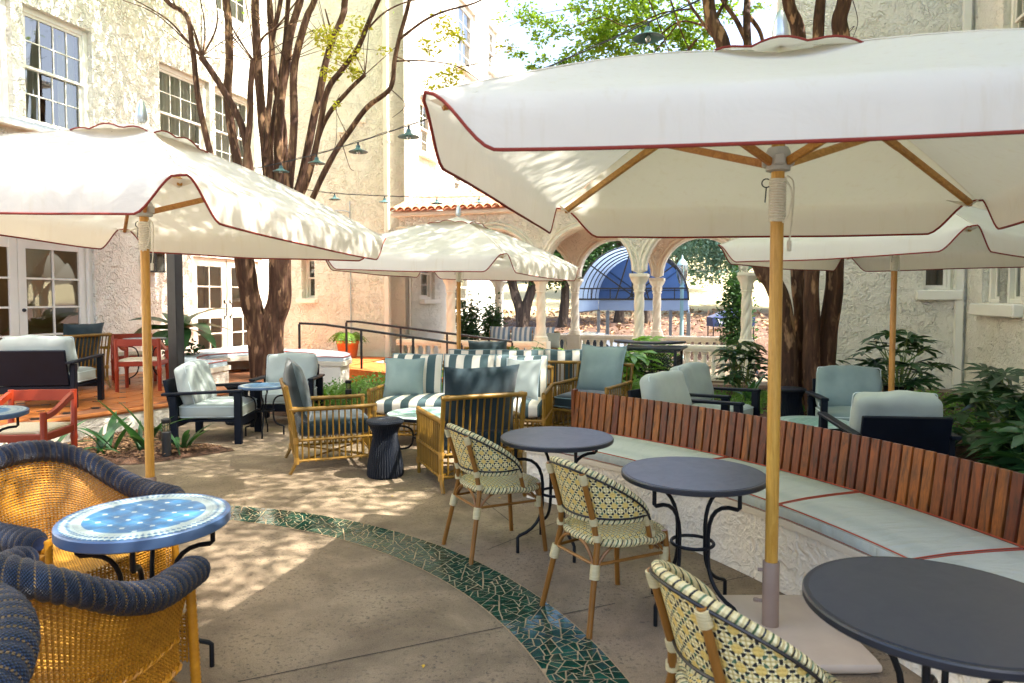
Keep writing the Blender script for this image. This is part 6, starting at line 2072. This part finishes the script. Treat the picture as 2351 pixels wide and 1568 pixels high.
def strap_mesh(L, w, curve, mat, fold=.25):
    mb = MB(); n = 9
    vs = []
    for i in range(n + 1):
        u = i / n
        ww = w * math.sin(pi * min(1, .08 + u * .95)) ** .8 if u < 1 else 0
        y = L * u * (1 - .25 * curve * u); z = L * (u * .0 - curve * u * u * .6)
        vs += [Vector((-ww / 2, y, z + ww * fold)), Vector((0, y, z)), Vector((ww / 2, y, z + ww * fold))]
    fs = []
    for i in range(n):
        o = 3 * i; fs += [(o, o + 1, o + 4, o + 3), (o + 1, o + 2, o + 5, o + 4)]
    return mb.add(vs, fs).mesh('leaf', mat, True, 60)
SM = [strap_mesh(1, .115, c, STRAP) for c in (.3, .6, .9)]
SMB = [strap_mesh(1, .15, c, STRL) for c in (.2, .5, .9)]
def straps(label, loc, n, L, spread=.7, bright=False, seed=0, group='broad strap-leaved plants', name='strap_leaf_plant', wide=1.0, up=1.0):
    rr = random.Random(seed + 300)
    t = thing(name, label, 'plant', loc, 0, group)
    for i in range(n):
        a = rr.uniform(0, 2 * pi); e = rr.uniform(.5, 1.6) * up
        o = obj('leaf', rr.choice(SMB if bright else SM), t)
        s = L * rr.uniform(.6, 1.1)
        aim(o, Vector((rr.gauss(0, .05), rr.gauss(0, .05), 0)), Vector((math.cos(a) * spread, math.sin(a) * spread, e)), rr.uniform(-.5, .5))
        o.scale = (s * wide, s, s)
    return t

def fern_mesh(mb, base, a, L, rr, arch=.6, w=.11):
    P = []
    d = Vector((math.cos(a), math.sin(a), 0))
    for i in range(15):
        u = i / 14
        P.append(Vector(base) + d * (L * u * .8) + Vector((0, 0, L * (arch * u - arch * 1.05 * u * u) + L * .35 * u * (1 - u))))
    mb.tube(P, .004, 4, cap=False)
    s = Vector((-d.y, d.x, 0))
    vs = []; fs = []
    for i in range(1, 15):
        u = i / 14; ww = w * (math.sin(pi * min(1, u * .9 + .1)) ** .7) * L / .5
        for sg in (-1, 1):
            o = len(vs); t = (P[i] - P[i - 1]).normalized()
            q = P[i] + s * sg * ww + t * .015 - Vector((0, 0, ww * .35))
            vs += [P[i] - t * .012, q, P[i] + t * .014]
            fs.append((o, o + 1, o + 2))
    mb.add(vs, fs)

def pot_lathe(prof, mat, n=28): return lambda t: MB().lathe(prof, n).build('pot', mat, t)
def fern_pot(label, loc, prof, mat, n=28, L=.45, seed=0, dimple=False, name='potted_fern'):
    rr = random.Random(seed + 500)
    t = thing(name, label, 'potted plant', loc, 0, 'potted ferns and vines')
    top = prof[-1][1]
    b = MB().lathe(prof + [(prof[-1][0] - .02, top), (prof[-1][0] - .03, top - .06), (0, top - .06)], 36)
    b.build('pot', mat, t)
    if dimple:
        sc_ = MB()
        rows = 9
        for j in range(rows):
            z = lerp(.03, top - .03, (j + .5) / rows); k = (z - prof[0][1]) / (top - prof[0][1])
            i = 0
            while i < len(prof) - 2 and prof[i + 1][1] < z: i += 1
            f = (z - prof[i][1]) / max(1e-6, prof[i + 1][1] - prof[i][1]); r = lerp(prof[i][0], prof[i + 1][0], f)
            m = 26
            for q in range(m):
                a = 2 * pi * (q + .5 * (j % 2)) / m
                d = Vector((math.cos(a), math.sin(a), 0)); s = Vector((-d.y, d.x, 0)); c = d * r + Vector((0, 0, z)); h = top / rows * .62; w = pi * r / m * .95
                sc_.add([c + s * w + Vector((0, 0, h * .5)), c + Vector((0, 0, h)), c - s * w + Vector((0, 0, h * .5)), c - Vector((0, 0, h)) + d * .012, c + d * .016], [(0, 1, 4), (1, 2, 4), (2, 3, 4), (3, 0, 4)])
        sc_.build('dimples', mat, t)
    MB().lathe([(prof[-1][0] - .03, top - .04), (0, top - .03)], 20, cap=False).build('soil', SOIL, t)
    fr = MB()
    for i in range(n): fern_mesh(fr, (rr.gauss(0, .03), rr.gauss(0, .03), top - .03), rr.uniform(0, 2 * pi), L * rr.uniform(.6, 1.15), rr, rr.uniform(.4, 1.3))
    fr.build('fronds', FERN, t, smooth=False)
    return t

def shrub(label, loc, H, W, n, mat, seed=0, name='shrub', group=None, lsize=.07, trunk_mat=None):
    rr = random.Random(seed + 700)
    t = thing(name, label, 'shrub', loc, 0, group)
    st = MB()
    for k in range(6):
        a = rr.uniform(0, 2 * pi); st.tube([(0, 0, 0), (W * .3 * math.cos(a), W * .3 * math.sin(a), H * .45), (W * .6 * math.cos(a), W * .6 * math.sin(a), H * .85)], [.016, .012, .006], 5)
    st.build('stems', trunk_mat or BARKD, t)
    mb = MB()
    leaves(mb, (0, 0, H * .55), (W, W, H * .48), n, lsize, rr, 1, max(8, n // 22), -.2)
    tag(mb.build('foliage', mat, t, smooth=False), kind='stuff')
    return t

# right-hand bed
fatsia('big dark fatsia in a black pot against the shaded right wall', (5.35, 9.6, .06), .62, .95, 44, .30, seed=1, z0=.2, pot=pot_lathe([(.10, 0), (.15, .02), (.19, .34), (.2, .36), (.18, .36)], POTD))
fatsia('dark fatsia spreading at the right edge of the picture', (4.75, 6.6, .06), .62, .82, 46, .33, seed=2)
fatsia('fatsia filling the far right corner below the paired windows', (6.0, 8.2, .06), .6, .8, 38, .33, seed=3)
fatsia('fatsia on the right just behind the slatted bench', (4.15, 5.3, .06), .5, .6, 34, .30, seed=4)
fatsia('bronze tinged fatsia growing before the balustrade', (3.75, 11.4, .05), .42, .98, 32, .28, seed=5)
fatsia('low fatsia between the right tree and the wall', (4.75, 10.7, .05), .45, .68, 30, .28, seed=6)
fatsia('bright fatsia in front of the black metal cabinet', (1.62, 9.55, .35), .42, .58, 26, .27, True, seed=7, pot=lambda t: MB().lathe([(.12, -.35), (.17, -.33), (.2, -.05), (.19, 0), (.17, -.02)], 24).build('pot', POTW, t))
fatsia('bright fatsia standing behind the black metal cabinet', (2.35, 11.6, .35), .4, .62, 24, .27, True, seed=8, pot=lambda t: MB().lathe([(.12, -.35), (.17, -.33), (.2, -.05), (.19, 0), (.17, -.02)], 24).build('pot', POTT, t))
straps('aspidistra leaves standing near the foot of the right tree', (3.5, 10.2, .05), 9, .62, .35, seed=1)
straps('strap leaves at the right edge close to the slatted bench', (3.55, 4.35, .05), 11, .62, .8, seed=2)
straps('strap leaves spilling over the soil at the right edge', (3.45, 4.9, .05), 10, .55, .9, seed=3)
straps('strap leaves beside the dark backed armchair at right', (3.95, 5.85, .05), 9, .5, .8, seed=4)
straps('low strap leaves in the soil behind the right armchair', (4.6, 7.6, .05), 8, .5, .8, seed=12)
# left bed along the terrace edge
straps('strap leaves left of the left umbrella pole by the terrace wall', (-4.18, 7.1, .03), 10, .60, .55, seed=5, wide=1.1)
straps('tall strap leaves directly behind the left umbrella pole', (-3.78, 7.12, .03), 11, .72, .6, seed=6)
straps('strap leaves right of the left umbrella pole near the bollard', (-3.42, 7.2, .03), 9, .55, .5, seed=7)
straps('dark strap leaves at the left end of the planting strip', (-4.6, 6.95, .03), 8, .5, .6, seed=8)
# bed behind the left rattan chair
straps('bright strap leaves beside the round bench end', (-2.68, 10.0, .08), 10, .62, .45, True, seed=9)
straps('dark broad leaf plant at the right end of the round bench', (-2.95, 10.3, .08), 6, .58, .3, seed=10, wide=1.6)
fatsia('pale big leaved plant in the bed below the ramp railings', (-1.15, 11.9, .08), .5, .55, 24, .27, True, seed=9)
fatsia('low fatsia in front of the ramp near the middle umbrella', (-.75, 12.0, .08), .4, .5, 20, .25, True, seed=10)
def cover(name, label, poly, n, h, size, mat, seed):
    rr = random.Random(seed); mb = MB()
    xs = [p[0] for p in poly]; ys = [p[1] for p in poly]
    k = 0
    while k < n:
        x, y = rr.uniform(min(xs), max(xs)), rr.uniform(min(ys), max(ys))
        if not inside(x, y, poly): continue
        k += 1
        hh = h * (.5 + .6 * mnoise.noise(Vector((x * 2, y * 2, seed))))
        leaves(mb, (x, y, .08 + max(.02, hh) * .6), (.05, .05, max(.03, hh) * .6), 5, size, rr, 1, 0, -.3)
    tag(mb.build(name, mat, smooth=False), label, 'ground cover', kind='stuff')
cover('ground_cover', 'feathery green ground cover between the rattan chair and the ramp', [(-3.0, 9.4), (-2.5, 9.3), (-1.9, 9.6), (-1.3, 10.4), (-.6, 11.5), (-2.9, 12.6)], 900, .30, .06, COVER, 1)
cover('ground_cover', 'low variegated ground cover about the foot of the right tree', [(2.8, 9.3), (4.4, 9.0), (5.0, 10.5), (3.6, 11.6), (2.75, 11)], 800, .16, .05, COVER, 2)
cover('ground_cover', 'low green leaves at the foot of the right wall', [(4.6, 7.6), (5.6, 6.6), (7.3, 9.0), (7.0, 11.5), (5, 12.4)], 700, .2, .06, COVER, 3)
# scattered mulch chips
def chips(name, label, poly, n, seed, z=.06):
    rr = random.Random(seed); mb = MB()
    xs = [p[0] for p in poly]; ys = [p[1] for p in poly]
    CH = M('bark_chip', hx('5a3d28'), hx('a8835c'), 3, rough=.9, rv=0)
    k = 0
    while k < n:
        x, y = rr.uniform(min(xs), max(xs)), rr.uniform(min(ys), max(ys))
        if not inside(x, y, poly): continue
        k += 1
        mb.box((x, y, z + rr.uniform(0, .03)), (rr.uniform(.015, .05), rr.uniform(.01, .02), .006), Matrix.Rotation(rr.uniform(0, 6.3), 3, 'Z') @ Matrix.Rotation(rr.gauss(0, .35), 3, 'X'))
    tag(mb.build(name, CH, smooth=False), label, 'mulch', kind='stuff')
chips('bark_mulch', 'bark chips strewn in the bed under the strap leaves', [(-4.9, 6.75), (-3.6, 6.85), (-3.05, 7.38), (-3.8, 7.42), (-4.3, 8.4), (-4.8, 7.8)], 1400, 4, .05)
chips('bark_mulch', 'bark chips strewn in the shaded bed at right', [(2.9, 3.0), (5.5, 4.0), (6.5, 8.0), (4.6, 8.6), (5.0, 7.2), (3.6, 5.3), (2.9, 4.8)], 2600, 5, .08)
# banana-like plant by the orange doors
bp = thing('banana_plant', 'broad leaved banana plant in a pot behind the black post', 'potted plant', (-5.72, 11.98, TZ))
rr = random.Random(44)
BAN = strap_mesh(1, .34, .75, STRAP, .1); BAN2 = strap_mesh(1, .38, 1.1, STRAP, .1)
for (a, e, L) in ((170, .55, .85), (195, .35, .7), (15, .45, .85), (-20, .2, .8), (60, 1.2, .85), (250, .25, .7), (290, .15, .75), (330, .8, .75), (120, 1.4, .8), (220, .9, .7)):
    o = obj('leaf', rr.choice((BAN, BAN2)), bp)
    aim(o, Vector((0, 0, .78)), Vector((math.cos(R(a)), math.sin(R(a)), e)), rr.uniform(-.3, .3)); o.scale = (L * 1.5, L * 1.25, L * 1.25)
MB().tube([(0, 0, .3), (.02, 0, .55), (0, 0, .82)], [.05, .045, .03], 8).build('stalk', STALK, bp)
MB().lathe([(.17, 0), (.22, .02), (.25, .36), (.26, .38), (.23, .38), (.22, .33), (0, .33)], 24).build('pot', POTD, bp)
cr = MB(); leaves(cr, (0, 0, .5), (.42, .3, .16), 170, .10, rr, 1, 0, .5); tag(cr.build('underplanting', FATS, bp, smooth=False), kind='stuff')

fern_pot('fern in a terracotta pot beside the plain wall', (-3.72, 15.75, .25), [(.16, 0), (.2, .06), (.24, .34), (.26, .36), (.26, .42)], POTT, 42, .62, 1)
fern_pot('fern in a ribbed grey pot beside the pale seafoam pillow', (.98, 10.9, 0), [(.14, 0), (.19, .04), (.23, .28), (.23, .36)], M('grey_pot', hx('c9c3b4'), rough=.7), 40, .62, 2)
fern_pot('fern spilling from a white dimpled planter near the bench end', (1.60, 8.75, 0), [(.17, 0), (.22, .03), (.25, .2), (.255, .36), (.235, .47)], POTW, 26, .42, 3, True, 'dimpled_planter')
fern_pot('white dimpled planter tucked behind the black metal cabinet', (2.15, 9.95, 0), [(.17, 0), (.22, .03), (.25, .2), (.255, .36), (.235, .47)], POTW, 10, .3, 4, True, 'dimpled_planter')
fatsia('dark leafy vine in a pot before the arcade balustrade', (.28, 12.3, .3), .5, .55, 34, .20, seed=20, pot=lambda t: MB().lathe([(.14, -.3), (.2, -.28), (.22, 0), (.19, -.02)], 20).build('pot', POTW, t))
fatsia('small green plant on the ground at the middle of the balustrade', (.95, 12.9, .2), .35, .5, 16, .2, True, seed=21)
shrub('dark clipped laurel inside the arcade behind the middle umbrella', (-1.05, 16.2, .05), 1.45, .30, 2200, FATS, 1, group='laurels inside the arcade', lsize=.1)
shrub('narrow laurel against the white wall end in the arcade', (-.5, 17.4, .05), 1.5, .24, 1700, LEAFD, 2, group='laurels inside the arcade', lsize=.1)
shrub('tall dark shrub beside the right-hand column', (5.12, 15.9, .05), 2.1, .34, 3600, LEAFD, 3, group='laurels inside the arcade', lsize=.1)

# ------------------------------------------------------------------ bollard lights
def bollard(label, loc):
    t = thing('bollard_light', label, 'lamp', loc, 0, 'black bollard lights')
    MB().lathe([(.045, 0), (.045, .24), (.04, .245)], 20).build('post', BLACKM, t)
    MB().lathe([(.038, .245), (.038, .335)], 20, cap=False).lathe([(.018, .245), (.018, .335)], 10, cap=False).build('lens', BULB, t)
    MB().lathe([(.04, .333), (.045, .34), (.045, .37), (.03, .378), (0, .378)], 20).build('cap', BLACKM, t)
bollard('black bollard light in the bed right of the left umbrella pole', (-3.50, 7.0, .03))
bollard('black bollard light among the ground cover below the ramp', (-2.3, 9.75, .1))
bollard('black bollard light before the balustrade at right', (3.05, 10.9, .05))

# ------------------------------------------------------------------ black metal cabinet with pierced panels
cab = thing('bar_cabinet', 'black metal bar cabinet with pierced flower panels and curved top', 'cabinet', (2.0, 9.75, 0), R(-22))
f = MB()
for (x, y) in ((-.33, -.28), (.33, -.28), (-.33, .28), (.33, .28)): f.box((x, y, .46), (.035, .035, .92))
for z in (.18, .6, .9):
    for s in (-1, 1):
        f.box((0, s * .28, z), (.625, .02, .03)); f.box((s * .33, 0, z), (.02, .525, .03))
f.build('frame', BLACKM, cab)
MB().box((0, 0, .935), (.82, .66, .03), bev=.008).build('top', M('bar_top', hx('26282c'), rough=.3), cab)
MB().lathe([(.25, .98), (.52, .98), (.52, 1.01), (.25, 1.01), (.25, .98)], 30, (-.15, .42, 0), R(180), R(360)).build('raised_counter', M('bar_top2', hx('2a2c31'), rough=.3), cab)
MB().box((.0, 0, .2), (.62, .53, .02)).build('shelf', BLACKM, cab)
def lattice(w, h):
    mb = MB(); r = .052
    nx, nz = int(w / (2 * r)), int(h / (2 * r))
    for i in range(nx):
        for j in range(nz):
            c = Vector(((i + .5 - nx / 2) * 2 * r, 0, (j + .5 - nz / 2) * 2 * r))
            mb.tube([c + Vector((r * math.cos(a), 0, r * math.sin(a))) for a in [2 * pi * k / 14 for k in range(14)]], .0055, 4, closed=True)
            for q in range(4):
                a = q * pi / 2 + pi / 4; d = Vector((math.cos(a), 0, math.sin(a)))
                mb.tube([c + d * r * .55 + Vector((r * .3 * math.cos(b), 0, r * .3 * math.sin(b))) for b in [2 * pi * k / 9 for k in range(9)]], .0055, 4, closed=True)
    return mb
lattice(.62, .72).build('pierced_panel', BLACKM, cab, (0, -.28, .52))
lattice(.62, .72).build('pierced_panel', BLACKM, cab, (0, .28, .52))
for s in (-1, 1): lattice(.5, .72).build('pierced_panel', BLACKM, cab, (s * .33, 0, .52), pi / 2)

# loggia sofa
ls_ = rattan('striped cushioned sofa inside the arcade by the white wall', 'sofa', (.15, 16.3, .05), R(-18), W=1.7, D=.75, name='rattan_sofa', hb=.78)
cushion(ls_, 'seat_cushion', 1.6, .66, .16, (0, -.02, .41), STR_S, None, seed=2)
for i in range(3): back_pillow(ls_, 'back_cushion', .54, .46, .2, ((i - 1) * .54, .24, .68), R(-10), STR_S, None, seed=i)
throw_l = pillow(.5, .36, .16, .08, 14, .01, 3)[0].build('throw_pillow', MIST)
put(throw_l, Vector((.85, 15.75, .68)), R(-15), 0, R(-18)); tag(throw_l, 'small pale pillow on the sofa inside the arcade', 'pillow')

# ------------------------------------------------------------------ beyond the arcade
# blue barrel awning over the entrance walk
aw = thing('barrel_awning', 'blue barrel vault awning on a dark metal frame over the drive', 'awning', (3.55, 20.6, -.95), R(-14))
AR, AL, AZ = 1.62, 5.2, 2.55
def vault(a, b): 
    th = pi * a
    return (-AR * math.cos(th), b * AL, AZ + AR * math.sin(th) * .98)
MB().grid(vault, 30, 8).build('fabric', BLUEFAB, aw)
MB().add([(0, AL - .02, AZ)] + [Vector(vault(k / 20, 1.0)) - Vector((0, .02, 0)) for k in range(21)], [(0, k + 1, k + 2) for k in range(20)]).build('end_panel', m_fabric('awning_end', hx('4a648e'), hx('546e98'), .2), aw)
for s in (-1, 1):
    MB().add([(s * AR, 0, AZ), (s * AR, AL, AZ), (s * AR * 1.01, AL, AZ - .42), (s * AR * 1.01, 0, AZ - .42)], [(0, 1, 2, 3)]).build('valance', BLUEFAB, aw)
MB().add([(-AR, AL, AZ), (AR, AL, AZ), (AR, AL, AZ - .42), (-AR, AL, AZ - .42)], [(0, 1, 2, 3)]).build('valance', BLUEFAB, aw)
fm = MB()
for j in range(6):
    fm.tube([Vector(vault(k / 24, j / 5)) * 1.0 - Vector((0, 0, .025)) for k in range(25)], .022, 6)
fm.build('hoops', BLACKM, aw)
tr_ = MB()
for y in (0, AL):
    tr_.bar((-AR, y, AZ + .0), (AR, y, AZ + .0), .05); tr_.bar((-AR, y, AZ + .32), (AR, y, AZ + .32), .04)
    tr_.bar((-.3 * AR, y, AZ), (0, y, AZ + AR), .04) ; tr_.bar((.3 * AR, y, AZ), (0, y, AZ + AR), .04)
    tr_.bar((-.75 * AR, y, AZ + 1.0), (.1 * AR, y, AZ - .0), .04); tr_.bar((.75 * AR, y, AZ + 1.0), (-.1 * AR, y, AZ - .0), .04); tr_.bar((0, y, AZ), (0, y, AZ + AR), .04)
    for k in (-.75, -.4, .4, .75): tr_.bar((k * AR, y, AZ), (k * AR, y, AZ + .32), .03)
for s in (-1, 1): tr_.bar((s * AR, 0, AZ), (s * AR, AL, AZ), .05); tr_.bar((s * AR, 0, AZ - .4), (s * AR, AL, AZ - .4), .03)
tr_.build('truss', BLACKM, aw)
GREYM = M('grey_post', hx('6f7274'), rough=.45)
for (x, y) in ((-AR, 0), (AR, 0), (-AR, AL), (AR, AL), (-.62 * AR, AL * .5), (.62 * AR, AL * .98)):
    MB().box((x, y, AZ / 2 - .2), (.11, .11, AZ - .4 + .02), bev=.01).build('post', GREYM, aw)

# lamp post
lp = thing('street_lamp', 'grey green acorn globe street lamp beyond the arcade', 'street lamp', (5.65, 23.2, -.95))
GRN = M('lamp_green', hx('7f9b98'), rough=.5)
MB().lathe([(.16, 0), (.16, .15), (.11, .3), (.075, .5), (.062, 2.4), (.062, 2.9), (.085, 2.95), (.05, 3.0), (.09, 3.08)], 20).build('post', GRN, lp)
MB().lathe([(.10, 3.08), (.17, 3.3), (.19, 3.5), (.17, 3.68)], 20, cap=False).build('globe', BULB, lp)
MB().lathe([(.18, 3.68), (.15, 3.76), (.07, 3.86), (.03, 3.9), (.02, 4.0), (0, 4.02)], 20).build('cap', GRN, lp)
fr_ = MB()
for k in range(4):
    a = k * pi / 2; fr_.tube([(r * math.cos(a), r * math.sin(a), z) for r, z in ((.10, 3.08), (.172, 3.3), (.192, 3.5), (.172, 3.68))], .008, 5)
fr_.lathe([(.03, 3.1), (.04, 3.4), (0, 3.42)], 8)
fr_.build('cage', GRN, lp)

# valet stand with lettered drape
vs_ = thing('valet_stand', 'navy draped valet stand with white letters by the shrub', 'stand', (7.9, 25.2, -.0), R(-4))
NVF = m_fabric('navy_drape', hx('2a3350'), hx('333d60'))
MB().add([(-.75, -.5, .95), (.75, -.5, .95), (.75, .5, .95), (-.75, .5, .95), (0, 0, 1.28)], [(0, 1, 4), (1, 2, 4), (2, 3, 4), (3, 0, 4)]).add([(-.75, -.5, .95), (.75, -.5, .95), (.72, -.52, .62), (-.72, -.52, .62)], [(0, 3, 2, 1)]).add([(-.75, .5, .95), (.75, .5, .95), (.75, .5, .62), (-.75, .5, .62)], [(0, 1, 2, 3)]).add([(-.75, -.5, .95), (-.75, .5, .95), (-.75, .5, .62), (-.72, -.52, .62)], [(0, 1, 2, 3)]).add([(.75, -.5, .95), (.75, .5, .95), (.75, .5, .62), (.72, -.52, .62)], [(3, 2, 1, 0)]).build('drape', NVF, vs_, smooth=False)
for (x, y) in ((-.7, -.45), (.7, -.45), (-.7, .45), (.7, .45)): MB().box((x, y, .25), (.04, .04, 1.4)).build('post', BLACKM, vs_)
cu = bpy.data.curves.new('letters', 'FONT'); cu.body = 'VAL'; cu.size = .34; cu.extrude = .004; cu.align_x = 'LEFT'
to = bpy.data.objects.new('lettering_source', cu); C.objects.link(to)
dg = bpy.context.evaluated_depsgraph_get()
me = bpy.data.meshes.new_from_object(to.evaluated_get(dg)); bpy.data.objects.remove(to)
me.materials.clear(); me.materials.append(M('white_letter', hx('f4f4f0'), rough=.6))
lo = obj('lettering', me, vs_); put(lo, (-.56, -.53, .66), R(90 - 3), 0, 0)

# parked car, only its roof shows above the rail
car = thing('parked_car', 'silver white car on the drive beyond the arcade', 'car', (2.1, 22.4, -1.0), R(-14))
CARP = M('car_paint', hx('dfe2e4'), rough=.25, metal=.2, coat=.6)
def carprof(u):
    pts = [(-2.2, .55), (-2.15, .8), (-1.4, .92), (-.75, 1.42), (0, 1.52), (.9, 1.48), (1.7, 1.1), (2.2, 1.0), (2.25, .6)]
    return pts
P = [Vector((x, 0, z)) for x, z in carprof(0)]
P = spline(P, 5)
b = MB()
def cb(a, s):
    k = a * (len(P) - 1); i = min(int(k), len(P) - 2); p = P[i].lerp(P[i + 1], k - i)
    w = .86 - .16 * smooth01((p.z - .9) / .6)
    if s < .2: return (p.x, -.86, lerp(.3, min(p.z, .9), s / .2))
    if s > .8: return (p.x, .86, lerp(min(p.z, .9), .3, (s - .8) / .2))
    q = (s - .2) / .6 * 2 - 1
    z = lerp(min(p.z, .9), p.z, smooth01((1 - abs(q)) * 3.2))
    return (p.x, q * lerp(.86, w / .86 * .86, .5), z)
b.grid(cb, 44, 24).build('body', CARP, car)
DGL = M('car_glass', hx('2a3238'), rough=.05)
for s in (-1, 1):
    MB().add([(-1.15, s * .80, .98), (1.3, s * .80, 1.0), (.85, s * .70, 1.36), (-.65, s * .70, 1.36)], [(0, 1, 2, 3)]).build('side_window', DGL, car, smooth=False)
    for x in (-1.4, 1.4):
        w_ = MB().lathe([(.0, -.1), (.2, -.1), (.33, -.08), (.34, 0), (.33, .08), (.2, .1), (0, .1)], 24).build('wheel', POTD, car); put(w_, (x, s * .80, .34), pi / 2, 0, 0)
MB().add([(-1.33, -.68, .97), (-1.33, .68, .97), (-.72, .56, 1.45), (-.72, -.56, 1.45)], [(0, 1, 2, 3)]).build('windscreen', DGL, car, smooth=False)

# trees on the slope
def slope_tree(label, x, y, H, tw, crowns, leafm, n, lsize, seed, fork=0, bark=BARKD, droop=0.0):
    rr = random.Random(seed + 900)
    z = hill_z(x, y) - .1
    o = Vector((x, y, z))
    t = thing('slope_tree', label, 'tree', o, 0, 'trees on the slope beyond the arcade')
    tb = MB()
    if fork:
        for s in (-1, 1): stem(tb, [o, o + Vector((s * .1, 0, H * .2)), o + Vector((s * .45, 0, H * .5)), o + Vector((s * .8, 0, H))], tw, tw * .5, o, 10, seed=seed + s)
    else: stem(tb, [o, o + Vector((rr.gauss(0, .1), 0, H * .4)), o + Vector((rr.gauss(0, .2), 0, H))], tw, tw * .45, o, 10, seed=seed)
    tb.build('trunk', bark, t)
    bb = MB()
    for (cx, cy, cz, r) in crowns:
        bb.tube([(0, 0, H * .55), (cx * .5, cy * .5, (H * .55 + cz) / 2), (cx, cy, cz)], [tw * .25, tw * .15, .02], 6)
    bb.build('limbs', bark, t)
    mb = MB()
    tot = sum(c[3] ** 2 for c in crowns)
    for (cx, cy, cz, r) in crowns: leaves(mb, (cx, cy, cz), (r, r * .8, r * .75), int(n * r * r / tot), lsize, rr, .7, max(10, int(n * r * r / tot / 30)), droop)
    tag(mb.build('crown', leafm, t, smooth=False), kind='stuff')
def xy(u, Y): return (u - UC) / FPX * Y
slope_tree('forked dark tree framed by the left arch', xy(1200, 28), 28, 4.2, .55, [(-1.2, 0, 2.9, 1.2), (.9, 0, 3.0, 1.4), (0, .5, 4.2, 1.9)], LEAFD, 9000, .2, 1, 1)
slope_tree('straight dark tree between the second pair of columns', xy(1290, 29), 29, 4.5, .5, [(0, 0, 2.8, 1.2), (.9, .2, 3.2, 1.4), (-.7, 0, 4.3, 1.7)], LEAFD, 9000, .2, 2)
slope_tree('tree trunk on the slope behind the awning post', xy(1420, 30), 30, 5.5, .5, [(0, 0, 5.3, 2.2)], LEAFD, 6000, .24, 3)
slope_tree('pale trunked tree on the slope just right of the awning post', xy(1484, 29.5), 29.5, 5.5, .5, [(0, 0, 5.5, 2.2)], LEAFD, 6000, .24, 4)
slope_tree('blue green cedar hanging over the slope at right', xy(1690, 33), 33, 9, .5, [(-.8, 0, 2.5, 1.5), (-2.0, .2, 3.4, 1.6), (.4, 0, 3.4, 1.8), (-.6, 0, 5.8, 2.2), (1.4, .3, 3.9, 1.6), (-2.3, 0, 5.4, 1.2), (.4, 0, 7.2, 2.6)], LEAFB, 22000, .17, 5, droop=.6)
slope_tree('dark leafy tree behind the street lamp', xy(1555, 38), 38, 8, .5, [(-.3, 0, 3.8, 1.6), (0, 0, 5.6, 2.3), (-.8, 0, 7.6, 2.6)], LEAFD, 11000, .24, 6)
for i, (u, Y, H) in enumerate(((1120, 60, 11), (1230, 56, 12), (1340, 62, 13), (1480, 60, 13), (1640, 66, 13), (1800, 34, 12), (1420, 44, 12), (1560, 46, 12))):  # the one hidden by the right wall is added to shade the slope
    slope_tree(['far tree behind the narrow laurel in the arcade', 'far tree filling the sky behind the forked tree', 'far tree behind the left side of the awning', 'far tree behind the right side of the awning', 'far tree beyond the cedar', 'unseen tree added beyond the right wall to shade the slope', 'far tree above the middle of the awning', 'far tree seen through the street lamp globe'][i], xy(u, Y), Y, H * .7, .6, [(0, 0, H * .35, H * .28), (1.5, 0, H * .5, H * .3), (-1.5, 0, H * .6, H * .32), (0, 0, H * .78, H * .3)], LEAFD, 8000, .46, 30 + i)
# leaf litter on the slope and a few dropped leaves on the paving
rr = random.Random(77); mb = MB()
for _ in range(1800):
    x = rr.uniform(-3, 12); y = rr.uniform(25.5, 36); z = hill_z(x, y)
    leaves(mb, (x, y, z + .04), (.01, .01, .01), 1, .24, rr)
tag(mb.build('leaf_litter', LEAFLIT, smooth=False), 'dry fallen leaves covering the slope beyond the arcade', 'leaves', kind='stuff')
DROP = M('yellow_fallen_leaf', hx('c9a02e'), rough=.7)
for i, (u, v) in enumerate(((972, 1531), (1147, 1144), (1120, 1125), (900, 1140))):
    o = MB().add([(0, -.014, .002), (.009, 0, .006), (0, .016, .003), (-.009, 0, .007)], [(0, 1, 2, 3)]).build('fallen_leaf', DROP, None, gnd(u, v) + Vector((0, 0, .001)), i * 1.3, smooth=False)
    tag(o, ['single yellow leaf on the paving inside the tile band', 'small yellow leaf on the paving before the navy stool', 'tiny yellow leaf next to the armchair legs', 'yellow leaf lying on the dappled paving'][i], 'leaf', 'fallen yellow leaves on the paving')
# dry bits swept against the bench and the beds
rr = random.Random(91); mb = MB()
for _ in range(260):
    k = rr.random()
    if k < .45:
        a = rr.uniform(R(8), R(50)); r = 4.70 - abs(rr.gauss(0, .12)); p = Vector((BC.x + r * math.cos(a), BC.y + r * math.sin(a), .004))
    else:
        p = Vector((rr.uniform(-3, 1.2), rr.uniform(2.2, 8.5), .004))
        if (p - BC).length > 4.68: continue
    leaves(mb, p, (.001, .001, .001), 1, rr.uniform(.012, .028), rr, .1)
mb.v = [(x, y, max(.011, min(z, .018))) for (x, y, z) in mb.v]
tag(mb.build('leaf_bits', M('dry_leaf_bits', hx('5a4127'), hx('8a6a3a'), 3, rough=.9), smooth=False), 'tiny dry leaf bits scattered over the paving', 'leaves', kind='stuff')
